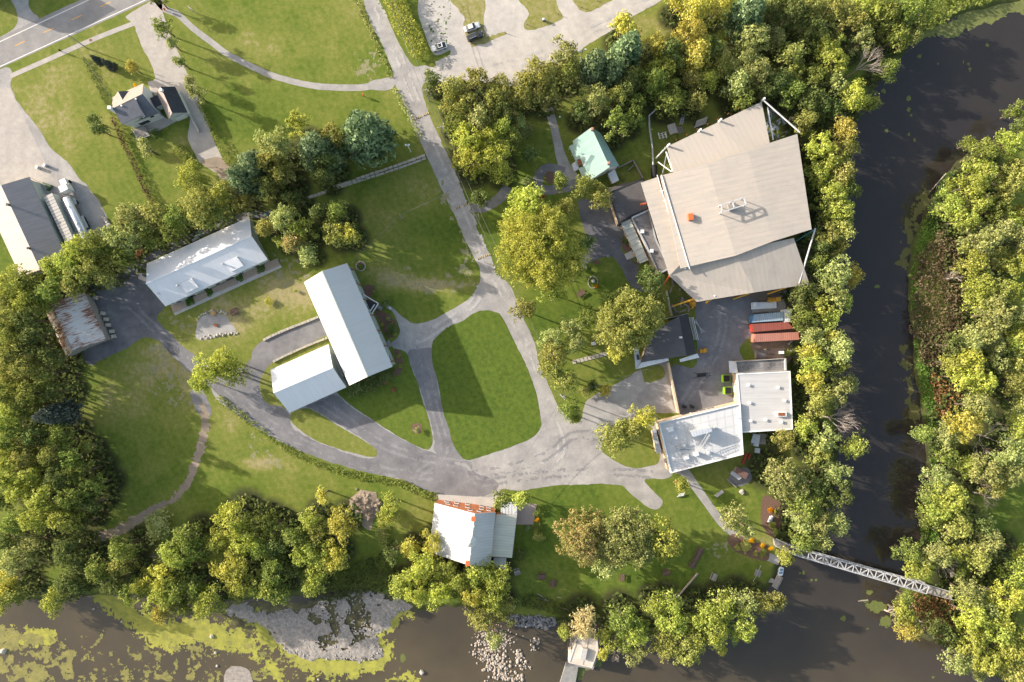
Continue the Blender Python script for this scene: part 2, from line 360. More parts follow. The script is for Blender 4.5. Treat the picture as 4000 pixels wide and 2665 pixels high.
# ================================================================== TREES: where they stand (tile col, tile row, x, y, radius, tint) 
TREES = [  # region phrase, sort axis, soil under them, list
 ('in the belt behind the white workshop', 0, 1, [(0,1,1150,450,115,'P'),(0,1,1090,640,150,'P'),(0,1,1250,570,110,'P'),(0,1,1370,430,110,'O'),(0,1,1560,470,120,'G'),(0,1,1760,360,170,'O'),(0,1,1950,250,110,'Y'),(0,1,1520,590,100,'G'),(0,1,1330,630,90,'G'),(0,1,2140,330,90,'O'),(0,1,1900,420,100,'G')]),
 ('between tanker truck and black lot', 0, 1, [(0,1,900,690,125,'G'),(0,1,730,740,125,'Y'),(0,1,640,830,120,'Y'),(0,1,850,890,130,'O'),(0,1,1110,820,100,'G'),(0,1,700,960,120,'O'),(0,1,930,960,90,'O'),(0,1,480,880,75,'Y'),(0,1,560,960,100,'G'),(0,1,660,1060,80,'O')]),
 ('between rusty shed and left building', 0, 1, [(0,1,480,1110,125,'G'),(0,1,130,1050,150,'Y'),(0,1,290,1010,100,'G'),(0,1,60,1180,130,'O'),(0,1,250,1190,140,'Y'),(0,1,420,1180,70,'Y')]),
 ('in the left wood beside the rusty shed', 1, 1, [(0,1,100,1340,130,'O'),(0,1,270,1350,130,'D'),(0,1,350,1480,120,'D'),(0,1,160,1490,130,'O'),(0,1,40,1480,110,'Y'),(0,2,130,170,150,'O'),(0,2,330,110,120,'D'),(0,2,270,300,150,'O'),(0,2,90,330,130,'O'),(0,2,480,200,105,'D'),(0,2,430,350,110,'O')]),
 ('in the left wood by the upper field', 1, 1, [(0,2,120,520,150,'G'),(0,2,320,530,150,'G'),(0,2,520,520,90,'D'),(0,2,80,740,150,'Y'),(0,2,240,650,110,'G'),(0,2,150,900,140,'G'),(0,2,350,890,130,'D'),(0,2,540,880,105,'G'),(0,2,90,1000,130,'Y'),(0,2,270,1050,140,'O'),(0,2,490,1050,130,'O'),(0,2,770,990,62,'O'),(0,2,660,1080,120,'G')]),
 ('in the left wood by the lower field', 1, 1, [(0,2,130,1210,150,'Y'),(0,2,350,1230,140,'Y'),(0,2,560,1230,140,'D'),(0,2,750,1210,115,'G'),(0,2,830,1340,110,'G'),(0,2,220,1380,140,'Y'),(0,2,440,1420,150,'Y'),(0,2,660,1420,145,'G'),(0,2,830,1490,85,'D'),(0,2,70,1450,110,'D'),(0,3,350,110,150,'Y'),(0,3,600,120,150,'Y'),(0,3,170,160,110,'G'),(0,3,730,180,80,'D')]),
 ('by the lower left river corner', 0, 1, [(0,3,60,300,110,'D'),(0,3,170,470,150,'P'),(0,3,330,330,110,'P'),(0,3,620,430,140,'D'),(0,3,740,500,110,'D'),(0,3,640,690,120,'D'),(0,3,100,650,100,'K'),(0,3,60,820,105,'Y'),(0,3,170,780,100,'G'),(0,3,510,840,110,'Y'),(0,3,750,690,90,'D')]),
 ('on the bank below the big field', 0, 1, [(0,3,1100,390,115,'G'),(0,3,900,550,115,'G'),(0,3,1090,550,105,'O'),(0,3,1010,690,105,'D'),(0,3,1180,760,105,'G'),(0,3,1280,690,100,'Y'),(0,3,1420,600,125,'K'),(0,3,1560,430,135,'Y'),(0,3,1650,300,120,'G'),(0,3,1450,790,125,'Y'),(0,3,1600,740,125,'G'),(0,3,1600,870,100,'G'),(0,3,1760,390,100,'G'),(0,3,1450,930,90,'K'),(0,3,1850,850,140,'Y'),(0,3,1750,720,95,'G')]),
 ('in the upper grove left of the dirt pile', 0, 1, [(0,3,2060,110,150,'M'),(0,3,1950,310,130,'Y'),(0,3,2150,330,135,'M'),(1,3,50,160,120,'G'),(1,3,170,200,105,'G'),(1,3,50,370,110,'Y'),(1,3,200,380,105,'D'),(1,3,340,270,110,'G'),(1,3,500,130,105,'Y'),(1,3,560,240,95,'O'),(1,3,750,180,135,'K'),(1,3,450,420,125,'Y'),(1,3,690,470,115,'K')]),
 ('in the lower grove left of the dirt pile', 0, 1, [(0,3,2050,540,150,'K'),(0,3,2130,700,125,'Y'),(1,3,590,460,110,'Y'),(1,3,550,590,110,'Y'),(1,3,170,600,135,'G'),(1,3,60,710,125,'Y'),(1,3,200,770,105,'G'),(1,3,500,700,105,'Y'),(1,3,350,560,90,'D')]),
 ('at the lower end of the mill', 0, 1, [(1,3,1350,390,78,'K'),(1,3,1545,350,98,'K'),(1,3,1450,530,140,'M'),(1,3,1640,560,120,'Y'),(1,3,1260,710,95,'Y'),(1,3,1400,760,130,'M'),(1,3,1600,760,140,'M'),(1,3,1770,650,110,'Y'),(1,3,1950,610,125,'Y'),(1,3,2110,650,130,'Y'),(1,3,1900,790,135,'K'),(1,3,2080,830,135,'Y'),(1,3,1960,980,120,'O'),(1,3,2170,920,105,'O'),(1,3,2090,1180,80,'P')]),
 ('beside the dirt pile', 1, 0, [(1,2,585,1420,80,'K'),(1,2,1185,1500,112,'Y'),(1,3,1170,110,100,'Y'),(1,3,1200,420,100,'D')]),
 ('on the riverside lawn with picnic tables', 0, 0, [(2,3,620,300,255,'R'),(2,3,1000,300,290,'P'),(2,3,1310,330,200,'Y'),(2,3,820,520,120,'P')]),
 ('on the riverbank left of the dock', 0, 1, [(2,3,630,1050,140,'T'),(2,3,450,1120,60,'Y'),(2,3,960,1000,135,'G'),(2,3,860,1190,120,'Y'),(2,3,1060,1110,140,'Y'),(2,3,1050,1320,105,'P'),(2,3,1230,880,88,'Y'),(2,3,1380,870,105,'Y'),(2,3,1380,1020,140,'Y'),(2,3,1340,1210,140,'O'),(2,3,1510,1270,150,'O'),(2,3,795,1320,48,'K'),(2,3,1680,960,140,'Y'),(2,3,1850,900,125,'Y'),(2,3,2020,830,110,'P'),(2,3,1760,1090,150,'Y'),(2,3,2000,1080,130,'Y'),(2,3,1600,1160,110,'Y'),(2,3,2190,860,95,'O'),(2,3,1830,1270,48,'K')]),
 ('beside the path to the footbridge', 0, 0, [(2,3,1930,130,120,'P'),(2,3,2060,230,80,'P'),(2,2,1490,1325,62,'Y'),(3,3,140,460,68,'Y'),(3,3,60,840,80,'O')]),
 ('above the left end of the footbridge', 1, 1, [(3,2,130,930,90,'O'),(3,2,500,920,125,'P'),(3,2,740,1000,110,'Y'),(3,2,420,1050,110,'O'),(3,2,100,1230,170,'P'),(3,2,230,1340,130,'P'),(3,2,600,1230,120,'P'),(3,2,600,1400,125,'D'),(3,2,300,1500,140,'G'),(3,2,420,1330,110,'D'),(3,3,260,120,120,'P'),(3,3,420,180,130,'P'),(3,3,560,170,115,'P'),(3,3,270,320,115,'G'),(3,3,430,310,105,'P')]),
 ('between flat-roofed building and river', 1, 1, [(3,2,380,50,88,'P'),(3,2,345,160,95,'K'),(3,2,600,140,125,'P'),(3,2,570,60,80,'K'),(3,2,400,270,115,'Y'),(3,2,570,290,95,'G'),(3,2,370,410,100,'K'),(3,2,700,440,78,'P'),(3,2,600,520,120,'P'),(3,2,430,560,115,'O'),(3,2,400,660,100,'O'),(3,2,320,830,90,'Y')]),
 ('on the river side of the containers', 1, 1, [(3,1,400,840,85,'G'),(3,1,560,950,145,'P'),(3,1,700,970,100,'K'),(3,1,560,1110,125,'P'),(3,1,300,1110,115,'D'),(3,1,640,1180,90,'Y'),(3,1,460,1240,110,'Y'),(3,1,280,1310,98,'G'),(3,1,500,1340,110,'Y'),(3,1,370,1480,90,'P')]),
 ('between the great hall and the river', 1, 1, [(3,0,640,1150,115,'K'),(3,0,430,1290,125,'M'),(3,0,660,1300,100,'O'),(3,0,560,1390,125,'Y'),(3,1,430,60,110,'Y'),(3,1,620,80,120,'O'),(3,1,700,200,95,'G'),(3,1,540,250,145,'Y'),(3,1,470,370,110,'G'),(3,1,600,400,140,'Y'),(3,1,620,560,110,'O'),(3,1,490,600,120,'O'),(3,1,430,700,105,'D'),(3,1,570,720,90,'O')]),
 ('along the top edge by the river bend', 0, 1, [(3,0,60,100,120,'D'),(3,0,200,120,140,'D'),(3,0,360,60,110,'O'),(3,0,560,60,120,'O'),(3,0,700,190,120,'O'),(3,0,860,80,125,'Y'),(3,0,1010,130,125,'G'),(3,0,1180,140,140,'G'),(3,0,1370,70,110,'G'),(3,0,1100,240,100,'D')]),
 ('by the upper bleached dead tree', 1, 1, [(3,0,50,340,90,'P'),(3,0,1100,350,115,'G'),(3,0,800,380,105,'P'),(3,0,1240,340,75,'O'),(3,0,500,420,115,'Y'),(3,0,180,500,115,'O'),(3,0,550,560,140,'Y'),(3,0,380,290,120,'D'),(3,0,1040,620,90,'G'),(3,0,200,660,90,'O'),(3,0,60,740,110,'D'),(3,0,380,680,100,'G')]),
 ('in the upper wood nearest the hall', 1, 1, [(3,0,200,810,110,'G'),(3,0,590,760,105,'P'),(3,0,720,870,130,'M'),(3,0,390,900,120,'D'),(3,0,320,1070,95,'O'),(3,0,860,930,75,'G'),(3,0,520,960,100,'D')]),
 ('right of the gravel parking lot', 1, 1, [(2,0,1450,40,100,'K'),(2,0,1600,100,125,'K'),(2,0,1560,300,145,'K'),(2,0,1600,490,125,'K'),(2,0,980,270,125,'K'),(2,0,1250,390,98,'K'),(2,0,1400,470,110,'D'),(2,0,1800,60,110,'K')]),
 ('in the wood above the great hall', 0, 1, [(2,0,2100,350,150,'P'),(2,0,1300,570,125,'Y'),(2,0,1250,720,140,'G'),(2,0,1380,880,125,'G'),(2,0,1080,940,100,'G'),(2,0,1600,900,95,'O'),(2,0,1700,720,95,'Y'),(2,0,2000,860,110,'G'),(2,0,1850,590,95,'O'),(2,0,2020,560,120,'P'),(2,0,2150,640,145,'P'),(2,0,1960,740,115,'P'),(2,0,1560,700,90,'O'),(2,0,1720,420,110,'D'),(2,0,2190,810,90,'D')]),
 ('around the teal-roofed house', 0, 1, [(2,0,450,500,125,'P'),(2,0,240,680,165,'O'),(2,0,100,790,130,'O'),(2,0,300,850,110,'O'),(2,0,490,660,105,'G'),(2,0,720,900,120,'P'),(2,0,910,870,95,'O'),(2,0,900,1110,125,'G'),(2,0,1010,740,110,'D'),(2,0,600,1000,90,'D'),(2,0,1060,1060,90,'G')]),
 ('below the parking lot, by the lane', 1, 1, [(1,0,1560,720,75,'D'),(1,0,1720,790,105,'O'),(1,0,1890,720,120,'O'),(1,0,2140,780,105,'O'),(1,0,1700,920,90,'O'),(1,0,1870,950,115,'O'),(1,0,2080,900,110,'O'),(1,0,1740,1090,115,'G'),(1,0,1950,1060,120,'P'),(1,0,2150,1000,110,'D'),(1,0,1870,1250,150,'M'),(1,0,2040,1240,130,'M'),(1,0,2160,1140,110,'Y'),(1,0,2100,1380,150,'M'),(1,0,1880,1420,140,'M'),(1,0,2150,1500,100,'Y')]),
 ('between teal house and lane maples', 0, 0, [(2,0,60,1080,70,'P'),(2,0,150,1370,70,'D'),(2,0,20,1220,80,'G'),(2,1,430,150,85,'G'),(2,1,620,190,115,'G'),(2,1,760,290,110,'O'),(1,1,1960,290,80,'D'),(2,1,640,660,85,'D'),(2,1,470,370,90,'O'),(2,1,100,1250,115,'O')]),
 ('in the great maple group by the lane', 1, 0, [(2,1,130,350,200,'M'),(2,1,265,720,385,'M'),(2,1,330,1090,130,'Y'),(2,1,540,900,90,'G')]),
 ('around the dark-roofed shed', 1, 0, [(2,1,1220,1000,140,'D'),(2,1,1000,1350,290,'O'),(2,1,1210,1300,150,'O'),(2,2,920,140,120,'K'),(2,1,1270,1180,100,'D'),(2,1,860,1200,110,'G'),(2,1,540,1430,125,'P'),(2,2,350,60,110,'P'),(2,2,540,100,100,'P'),(2,2,360,180,140,'O'),(2,2,350,320,130,'O'),(2,2,470,410,130,'O'),(2,1,650,1320,100,'G')]),
 ('around the big gravel turnaround', 1, 0, [(2,2,810,500,55,'K'),(2,2,700,460,52,'D'),(2,2,490,660,92,'G'),(2,2,545,730,60,'G'),(2,2,1140,740,130,'K'),(2,2,880,900,165,'O'),(2,2,1050,850,120,'O'),(1,2,2150,1445,82,'G'),(2,2,75,1440,78,'Y')]),
 ('by the drive left of the garage wing', 0, 0, [(0,2,1830,320,160,'M'),(0,2,1960,260,140,'M'),(0,2,2060,360,120,'Y'),(0,2,1760,430,90,'Y')]),
 ('in the clump right of the white workshop', 0, 1, [(1,1,360,290,80,'D'),(1,1,120,560,75,'O'),(1,1,270,470,130,'P'),(1,1,440,560,110,'Y'),(1,1,350,690,85,'R'),(1,1,240,680,70,'Y'),(1,1,460,770,78,'P'),(1,1,570,390,85,'D'),(1,1,740,410,105,'G'),(1,1,690,590,110,'O'),(1,1,800,590,108,'K')]),
 ('among the blue-green pines', 0, 1, [(1,0,380,1130,105,'Y'),(1,0,200,1300,150,'P'),(1,0,150,1450,130,'O'),(1,0,690,1200,100,'O'),(1,1,250,100,110,'O'),(1,1,130,180,100,'D'),(1,1,590,90,90,'D'),(1,0,640,1430,90,'D')]),
 ('around the grey-roofed house', 1, 0, [(0,0,1440,240,100,'G'),(0,0,1525,395,50,'P'),(0,0,1595,550,58,'G'),(0,0,1675,720,45,'P'),(0,0,1735,830,85,'P'),(0,0,835,1060,62,'D'),(0,0,885,1145,62,'D'),(0,0,1285,1305,78,'P'),(0,1,1690,95,135,'Y'),(0,0,1165,592,56,'K'),(0,0,1400,10,60,'D')]),
 ('in the right wood above the thicket', 1, 1, [(3,0,2180,970,90,'G'),(3,0,2220,1150,95,'D'),(3,0,1850,1350,125,'G'),(3,0,2060,1280,135,'Y'),(3,0,1830,1520,115,'Y'),(3,0,2120,1500,120,'O'),(3,0,1750,1260,60,'G'),(3,1,1760,170,140,'Y'),(3,1,1840,70,105,'Y'),(3,1,2110,110,145,'O'),(3,1,2020,230,110,'O'),(3,1,1560,340,105,'Y')]),
 ('in the right wood beside the thicket', 1, 1, [(3,1,1700,470,130,'Y'),(3,1,1980,390,105,'G'),(3,1,2110,460,100,'Y'),(3,1,1820,330,100,'Y'),(3,1,1850,650,160,'P'),(3,1,2190,420,75,'K'),(3,1,2170,660,140,'P'),(3,1,2010,560,110,'P'),(3,1,1760,830,120,'Y'),(3,1,2150,860,135,'Y'),(3,1,1950,800,100,'O'),(3,1,1830,1060,130,'Y'),(3,1,1980,1090,110,'O'),(3,1,2130,1120,120,'Y')]),
 ('in the right wood opposite the containers', 1, 1, [(3,1,1850,1180,110,'Y'),(3,1,1960,1300,170,'P'),(3,1,2180,1290,110,'P'),(3,1,2150,1480,125,'Y'),(3,1,1850,1490,135,'P'),(3,2,1580,110,100,'D'),(3,2,1750,70,120,'P'),(3,2,1940,110,105,'P'),(3,2,2150,60,115,'Y')]),
 ('in the right wood opposite the flat roofs', 1, 1, [(3,2,1560,260,85,'Y'),(3,2,1730,250,125,'M'),(3,2,1850,420,135,'M'),(3,2,1660,390,110,'M'),(3,2,1980,260,100,'P'),(3,2,2180,230,105,'O'),(3,2,2140,430,130,'O'),(3,2,2190,600,90,'O'),(3,2,1780,640,140,'P'),(3,2,1680,800,155,'K'),(3,2,1560,900,100,'P'),(3,2,1350,890,78,'G')]),
 ('in the right wood above the footbridge', 1, 1, [(3,2,2150,820,110,'Y'),(3,2,1560,1090,95,'G'),(3,2,1850,1200,150,'P'),(3,2,2050,1050,140,'P'),(3,2,2180,1000,110,'P'),(3,2,2080,1230,140,'P'),(3,2,1740,1170,95,'Y'),(3,2,1480,1290,110,'P'),(3,2,1570,1440,150,'Y'),(3,2,1420,1440,90,'G'),(3,2,1950,1350,100,'O')]),
 ('at the right end of the footbridge', 1, 1, [(3,3,1500,60,130,'Y'),(3,3,1410,130,85,'G'),(3,3,1620,180,125,'O'),(3,3,1850,150,115,'D'),(3,3,1900,320,130,'P'),(3,3,1800,470,120,'O'),(3,3,1230,430,105,'G'),(3,3,1320,560,115,'Y'),(3,3,1460,450,110,'P'),(3,3,1640,430,100,'Y'),(3,3,1650,612,55,'G'),(3,3,2150,600,115,'Y'),(3,3,2210,420,95,'Y')]),
 ('in the lower right corner wood', 1, 1, [(3,3,1730,780,130,'P'),(3,3,2060,820,150,'M'),(3,3,1860,900,105,'P'),(3,3,1740,970,140,'M'),(3,3,1970,980,125,'Y'),(3,3,1950,1120,140,'Y'),(3,3,1750,1180,130,'Y'),(3,3,1670,1390,115,'P'),(3,3,1880,1350,135,'Y'),(3,3,2080,1260,140,'Y'),(3,3,2200,1120,110,'Y'),(3,3,2150,1450,125,'O'),(3,3,1850,1500,58,'P')]),
 ('on the small point below the footbridge', 1, 1, [(3,3,1200,820,58,'G'),(3,3,1180,980,115,'Y'),(3,3,1210,1110,100,'K'),(3,3,1420,1060,95,'D'),(3,3,1540,1120,90,'D')]),
]
PINES = [('great blue-green pine, rightmost of the four, by the stone wall', (1,0,950,1170,225)), ('blue-green pine, second from right, left of the rightmost one', (1,0,560,1320,190)),
 ('blue-green pine, third from right, above the workshop path', (1,0,30,1470,170)), ('blue-green pine, leftmost, nearest the dirt drive', (0,1,2140,110,150)),
 ('broad blue-green pine left of centre in the wood above the teal house', (2,0,720,590,150)), ('blue-green pine directly beside the bright yellow tree above the teal house', (2,0,1010,440,140)),
 ('blue-green pine between two others above the teal house', (2,0,880,640,120)), ('tall blue-green pine at the top edge of the upper wood', (2,0,2070,110,170)),
 ('dark blue spruce poking out of the left wood', (0,2,500,710,112)), ('small silvery conifer on the shaded lawn left of the teal house', (2,0,100,1120,85))]
def ht(rad): return 5.2 + 1.75 * rad
TP = []
for reg, ax, soil, lst in TREES:
    hf = 1.6 if 'pines' in reg else 1.22 if 'left wood' in reg or 'big field' in reg else 1.35 if 'clump' in reg or 'pines' in reg else 1.0 if 'belt' in reg else 1.15 if 'parking lot' in reg or 'teal' in reg or 'tanker' in reg else 1.0
    for i, (c, r_, x, y, q, tint) in enumerate(lst):
        rad = q / 2.24 * S4; h = min(hf * min(ht(rad), 17.5), 20.5) if rad > 2.4 else 2.6 + 2.4 * rad; cz = h * .58
        X, Y = W(c, r_, x, y, cz); rad *= (CH - cz) / CH
        TP.append((reg, ax, soil, (1000 * c + x / 2.24, OY[r_] + y / 2.24), X, Y, rad, h, tint))

# ================================================================== GROUND AND RIVER
RIV = PL([(2700,-300),(2353,-20),(2353,6),(2250,22),(2180,50),(2110,85),(2075,135),(2020,195),(1985,250),(1962,320),(1955,400),(1948,520),(1935,600),(1925,700),(1918,800),(1922,900),(1932,1000),(1928,1100),(1905,1170),(1880,1220),(1845,1262),(1800,1300),(1775,1345),(1740,1400),(1650,1438),(1560,1462),(1480,1458),(1400,1440),(1345,1432),(1300,1430),(1255,1432),(1180,1425),(1130,1405),(1060,1398),(960,1408),(900,1380),(830,1362),(700,1372),(560,1385),(430,1385),(330,1375),(230,1372),(150,1385),(0,1385),(-200,1390),(-1200,1500),(-1200,4000),(4000,4000),(4000,1900),(2700,1650),(2340,1590),(2260,1545),(2190,1500),(2150,1482),(2100,1468),(2060,1440),(2050,1405),(2062,1360),(2095,1300),(2112,1250),(2126,1150),(2130,1050),(2118,950),(2104,850),(2098,780),(2088,700),(2086,620),(2094,560),(2112,520),(2130,470),(2148,440),(2172,400),(2205,365),(2250,335),(2330,290),(2360,240),(2700,100)])
def axis(lo, hi, step, far):
    a = list(np.arange(lo, hi + step, step)); s = step; l = lo; h = a[-1]; L = []; H = []
    while l > -far: s *= 1.5; l -= s; L.append(l); h += s; H.append(h)
    return np.array(L[::-1] + a + H)
gx = axis(-165, 165, .62, 3200); gy = axis(-115, 115, .62, 3200)
GX, GY = np.meshgrid(gx, gy)
near = (np.abs(GX) < 300) & (np.abs(GY) < 300)
sd_r = np.full(GX.shape, -50.0)
gxn = (np.abs(gx) < 700); gyn = (np.abs(gy) < 700)
sub = np.ix_(gyn, gxn)
sd_r[sub] = sdf(GX[sub], GY[sub], RIV)
sd_n = sd_r + (fbm(GX, GY, 4, 5) - .5) * 1.6
GZ = -np.clip((sd_n + 2.2) * .45, 0, 2.6)
GZ = np.where(sd_r < -3.2, 0.0, GZ)
# colours that belong to the turf itself: dry turf, lush turf, forest floor
def blob(pts):
    t = np.zeros(GX.shape)
    for x, y, rx, ry, a in pts:
        X, Y = P(x, y); t = t + a * np.exp(-(((GX - X) / (rx * .125)) ** 2 + ((GY - Y) / (ry * .125)) ** 2))
    return t
dry = 0.38 + blob([(1000,655,90,14,.5),(900,640,60,25,.2),(640,660,70,50,.35),(520,745,80,50,.35),(350,850,70,50,.28),(430,880,25,50,.3),(340,800,50,20,.3),(690,700,50,60,.25),(560,700,90,40,.2),(200,460,30,60,.2),(110,250,70,110,.18),(250,420,30,80,.2),
    (230,120,60,30,.15),(660,60,120,60,.05),(560,90,80,60,.15),(330,960,90,80,.12),(600,1065,60,18,.45),(520,1000,40,60,.22),(1000,460,60,60,.1),(1750,1250,60,40,.35),(1900,1240,30,50,.1),(1480,70,70,40,.2),(960,1170,40,50,.2),(420,350,40,60,.25),
    (1100,850,70,140,-.35),(900,890,60,100,-.2),(1050,540,90,70,-.22),(960,690,70,30,-.2),(320,1050,120,90,-.1),(620,30,150,70,-.05),(450,150,100,80,-.12),(1300,1250,160,100,-.3),(1480,1350,120,60,-.15),(1290,730,100,60,-.2),(560,280,120,60,-.15),(500,1130,200,50,-.08),(1060,40,100,100,0.1),(1290,1120,200,20,-.1),(1560,1130,80,40,-.1)])
dry = dry + (fbm(GX, GY, 16, 3) - .5) * .5 + (fbm(GX, GY, 4, 8) - .5) * .35
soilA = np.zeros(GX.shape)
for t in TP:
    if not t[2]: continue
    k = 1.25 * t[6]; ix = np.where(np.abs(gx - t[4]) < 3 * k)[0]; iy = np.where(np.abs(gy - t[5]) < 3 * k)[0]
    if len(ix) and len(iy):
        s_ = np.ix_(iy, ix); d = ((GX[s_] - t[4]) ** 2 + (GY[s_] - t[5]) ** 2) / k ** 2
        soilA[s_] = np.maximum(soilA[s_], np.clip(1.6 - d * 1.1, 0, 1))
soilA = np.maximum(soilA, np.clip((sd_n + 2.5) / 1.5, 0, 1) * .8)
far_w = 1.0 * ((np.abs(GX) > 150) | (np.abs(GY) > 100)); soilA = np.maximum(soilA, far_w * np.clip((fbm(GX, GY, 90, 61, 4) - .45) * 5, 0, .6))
def grass_material():
    m, nt, b = nodes_mat('turf'); b.inputs['Roughness'].default_value = .95; b.inputs['Specular IOR Level'].default_value = .1
    a = N(nt, 'ShaderNodeAttribute', attribute_name='dry'); s = N(nt, 'ShaderNodeAttribute', attribute_name='soil')
    f1 = noise_fac(nt, .8, 6, .7); f2 = noise_fac(nt, 5.0, 4, .7); f3 = noise_fac(nt, .12, 4, .6)
    ad = N(nt, 'ShaderNodeMath', operation='MULTIPLY_ADD'); nt.links.new(f1, ad.inputs[0]); ad.inputs[1].default_value = 1.0; 
    sb = N(nt, 'ShaderNodeMath', operation='SUBTRACT'); nt.links.new(a.outputs['Fac'], sb.inputs[0]); sb.inputs[1].default_value = .50; nt.links.new(sb.outputs[0], ad.inputs[2])
    ad2 = N(nt, 'ShaderNodeMath', operation='MULTIPLY_ADD'); nt.links.new(f3, ad2.inputs[0]); ad2.inputs[1].default_value = .3; nt.links.new(ad.outputs[0], ad2.inputs[2])
    col = ramp(nt, ad2.outputs[0], [(0.12, (.066, .110, .018)), (0.42, (.122, .164, .028)), (0.72, (.198, .210, .052)), (0.98, (.33, .28, .15))])
    col = mix(nt, 1.0, col, ramp(nt, f2, [(0.3, (.70, .72, .68)), (0.7, (1.18, 1.15, 1.1))]), 'MULTIPLY')
    wv = N(nt, 'ShaderNodeTexWave'); wv.bands_direction = 'X'; wv.inputs['Scale'].default_value = .13; wv.inputs['Distortion'].default_value = 6; wv.inputs['Detail'].default_value = 3; wv.inputs['Detail Scale'].default_value = .4
    gg = N(nt, 'ShaderNodeNewGeometry'); mpp = N(nt, 'ShaderNodeMapping'); mpp.inputs['Rotation'].default_value = (0, 0, R(-25)); nt.links.new(gg.outputs['Position'], mpp.inputs[0]); nt.links.new(mpp.outputs[0], wv.inputs['Vector'])
    col = mix(nt, 1.0, col, ramp(nt, wv.outputs['Fac'], [(0.2, (.965, .975, .965)), (0.8, (1.03, 1.025, 1.02))]), 'MULTIPLY')
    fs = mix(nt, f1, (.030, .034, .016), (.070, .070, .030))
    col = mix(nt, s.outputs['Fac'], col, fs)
    nt.links.new(col, b.inputs['Base Color']); bump(nt, b, f2, .05, .5); MATS['turf'] = m; return m
M_GRASS = grass_material()
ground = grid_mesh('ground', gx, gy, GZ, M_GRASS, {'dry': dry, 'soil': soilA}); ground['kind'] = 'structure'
for p in (): pass
# water
def water_material():
    m, nt, b = nodes_mat('river water'); b.inputs['Roughness'].default_value = .09; b.inputs['Specular IOR Level'].default_value = .5
    f = noise_fac(nt, .035, 5, .6); g = N(nt, 'ShaderNodeNewGeometry'); sp = N(nt, 'ShaderNodeVectorMath', operation='DOT_PRODUCT'); nt.links.new(g.outputs['Position'], sp.inputs[0]); sp.inputs[1].default_value = (-.35, -1.0, 0)
    sh = N(nt, 'ShaderNodeMapRange'); nt.links.new(sp.outputs['Value'], sh.inputs[0]); sh.inputs[1].default_value = 20; sh.inputs[2].default_value = 105
    col = mix(nt, sh.outputs[0], ramp(nt, f, [(.35, (.027, .023, .021)), (.7, (.038, .031, .025))]), ramp(nt, f, [(.3, (.060, .050, .032)), (.7, (.10, .078, .045))]))
    nt.links.new(col, b.inputs['Base Color']); bump(nt, b, noise_fac(nt, 1.2, 3, .6), .02, .12); return m
ws = sheet('river', [(-700, -800), (700, -800), (700, 600), (-700, 600)], -0.8, water_material(), 0, False, 1e4)

# gravel, paving, asphalt
def gravel(name, c1, c2, tracks=None):
    m, nt, b = nodes_mat(name); b.inputs['Roughness'].default_value = .95
    f1 = noise_fac(nt, .16, 6, .65); f2 = noise_fac(nt, 4.5, 4, .7)
    col = ramp(nt, f1, [(.34, c2), (.66, c1)]); f3 = noise_fac(nt, .7, 6, .75); f4 = noise_fac(nt, .06, 3, .5)
    wv = N(nt, 'ShaderNodeTexWave'); wv.wave_type = 'RINGS'; wv.rings_direction = 'Z'; wv.inputs['Scale'].default_value = .09; wv.inputs['Distortion'].default_value = 14; wv.inputs['Detail'].default_value = 4; wv.inputs['Detail Scale'].default_value = .25
    gg = N(nt, 'ShaderNodeNewGeometry'); mpp = N(nt, 'ShaderNodeMapping'); mpp.inputs['Location'].default_value = (30, -60, 0); nt.links.new(gg.outputs['Position'], mpp.inputs[0]); nt.links.new(mpp.outputs[0], wv.inputs['Vector'])
    col = mix(nt, 1.0, col, ramp(nt, wv.outputs['Fac'], [(.1, (.975, .975, .98)), (.9, (1.02, 1.02, 1.02))]), 'MULTIPLY')
    col = mix(nt, 1.0, col, ramp(nt, f3, [(.3, (.86, .86, .87)), (.7, (1.1, 1.1, 1.09))]), 'MULTIPLY')
    col = mix(nt, 1.0, col, ramp(nt, f2, [(.25, (.80, .80, .80)), (.75, (1.12, 1.12, 1.12))]), 'MULTIPLY')
    nt.links.new(col, b.inputs['Base Color']); bump(nt, b, f2, .04, .5); return m
M_GRAV_L = gravel('light gravel', (.50, .465, .42), (.40, .375, .345))
M_GRAV = gravel('gravel', (.40, .38, .355), (.27, .258, .25))
M_GRAV_D = gravel('dark crushed stone', (.175, .170, .176), (.105, .103, .11))
M_GRAV_M = gravel('grey crushed stone', (.235, .227, .228), (.155, .15, .155))
M_PAVE = gravel('sun bleached paving', (.44, .40, .355), (.36, .33, .30))
M_ASPH = gravel('road asphalt', (.30, .285, .27), (.235, .225, .215))
M_DIRT = gravel('trodden dirt', (.34, .27, .20), (.24, .19, .14))

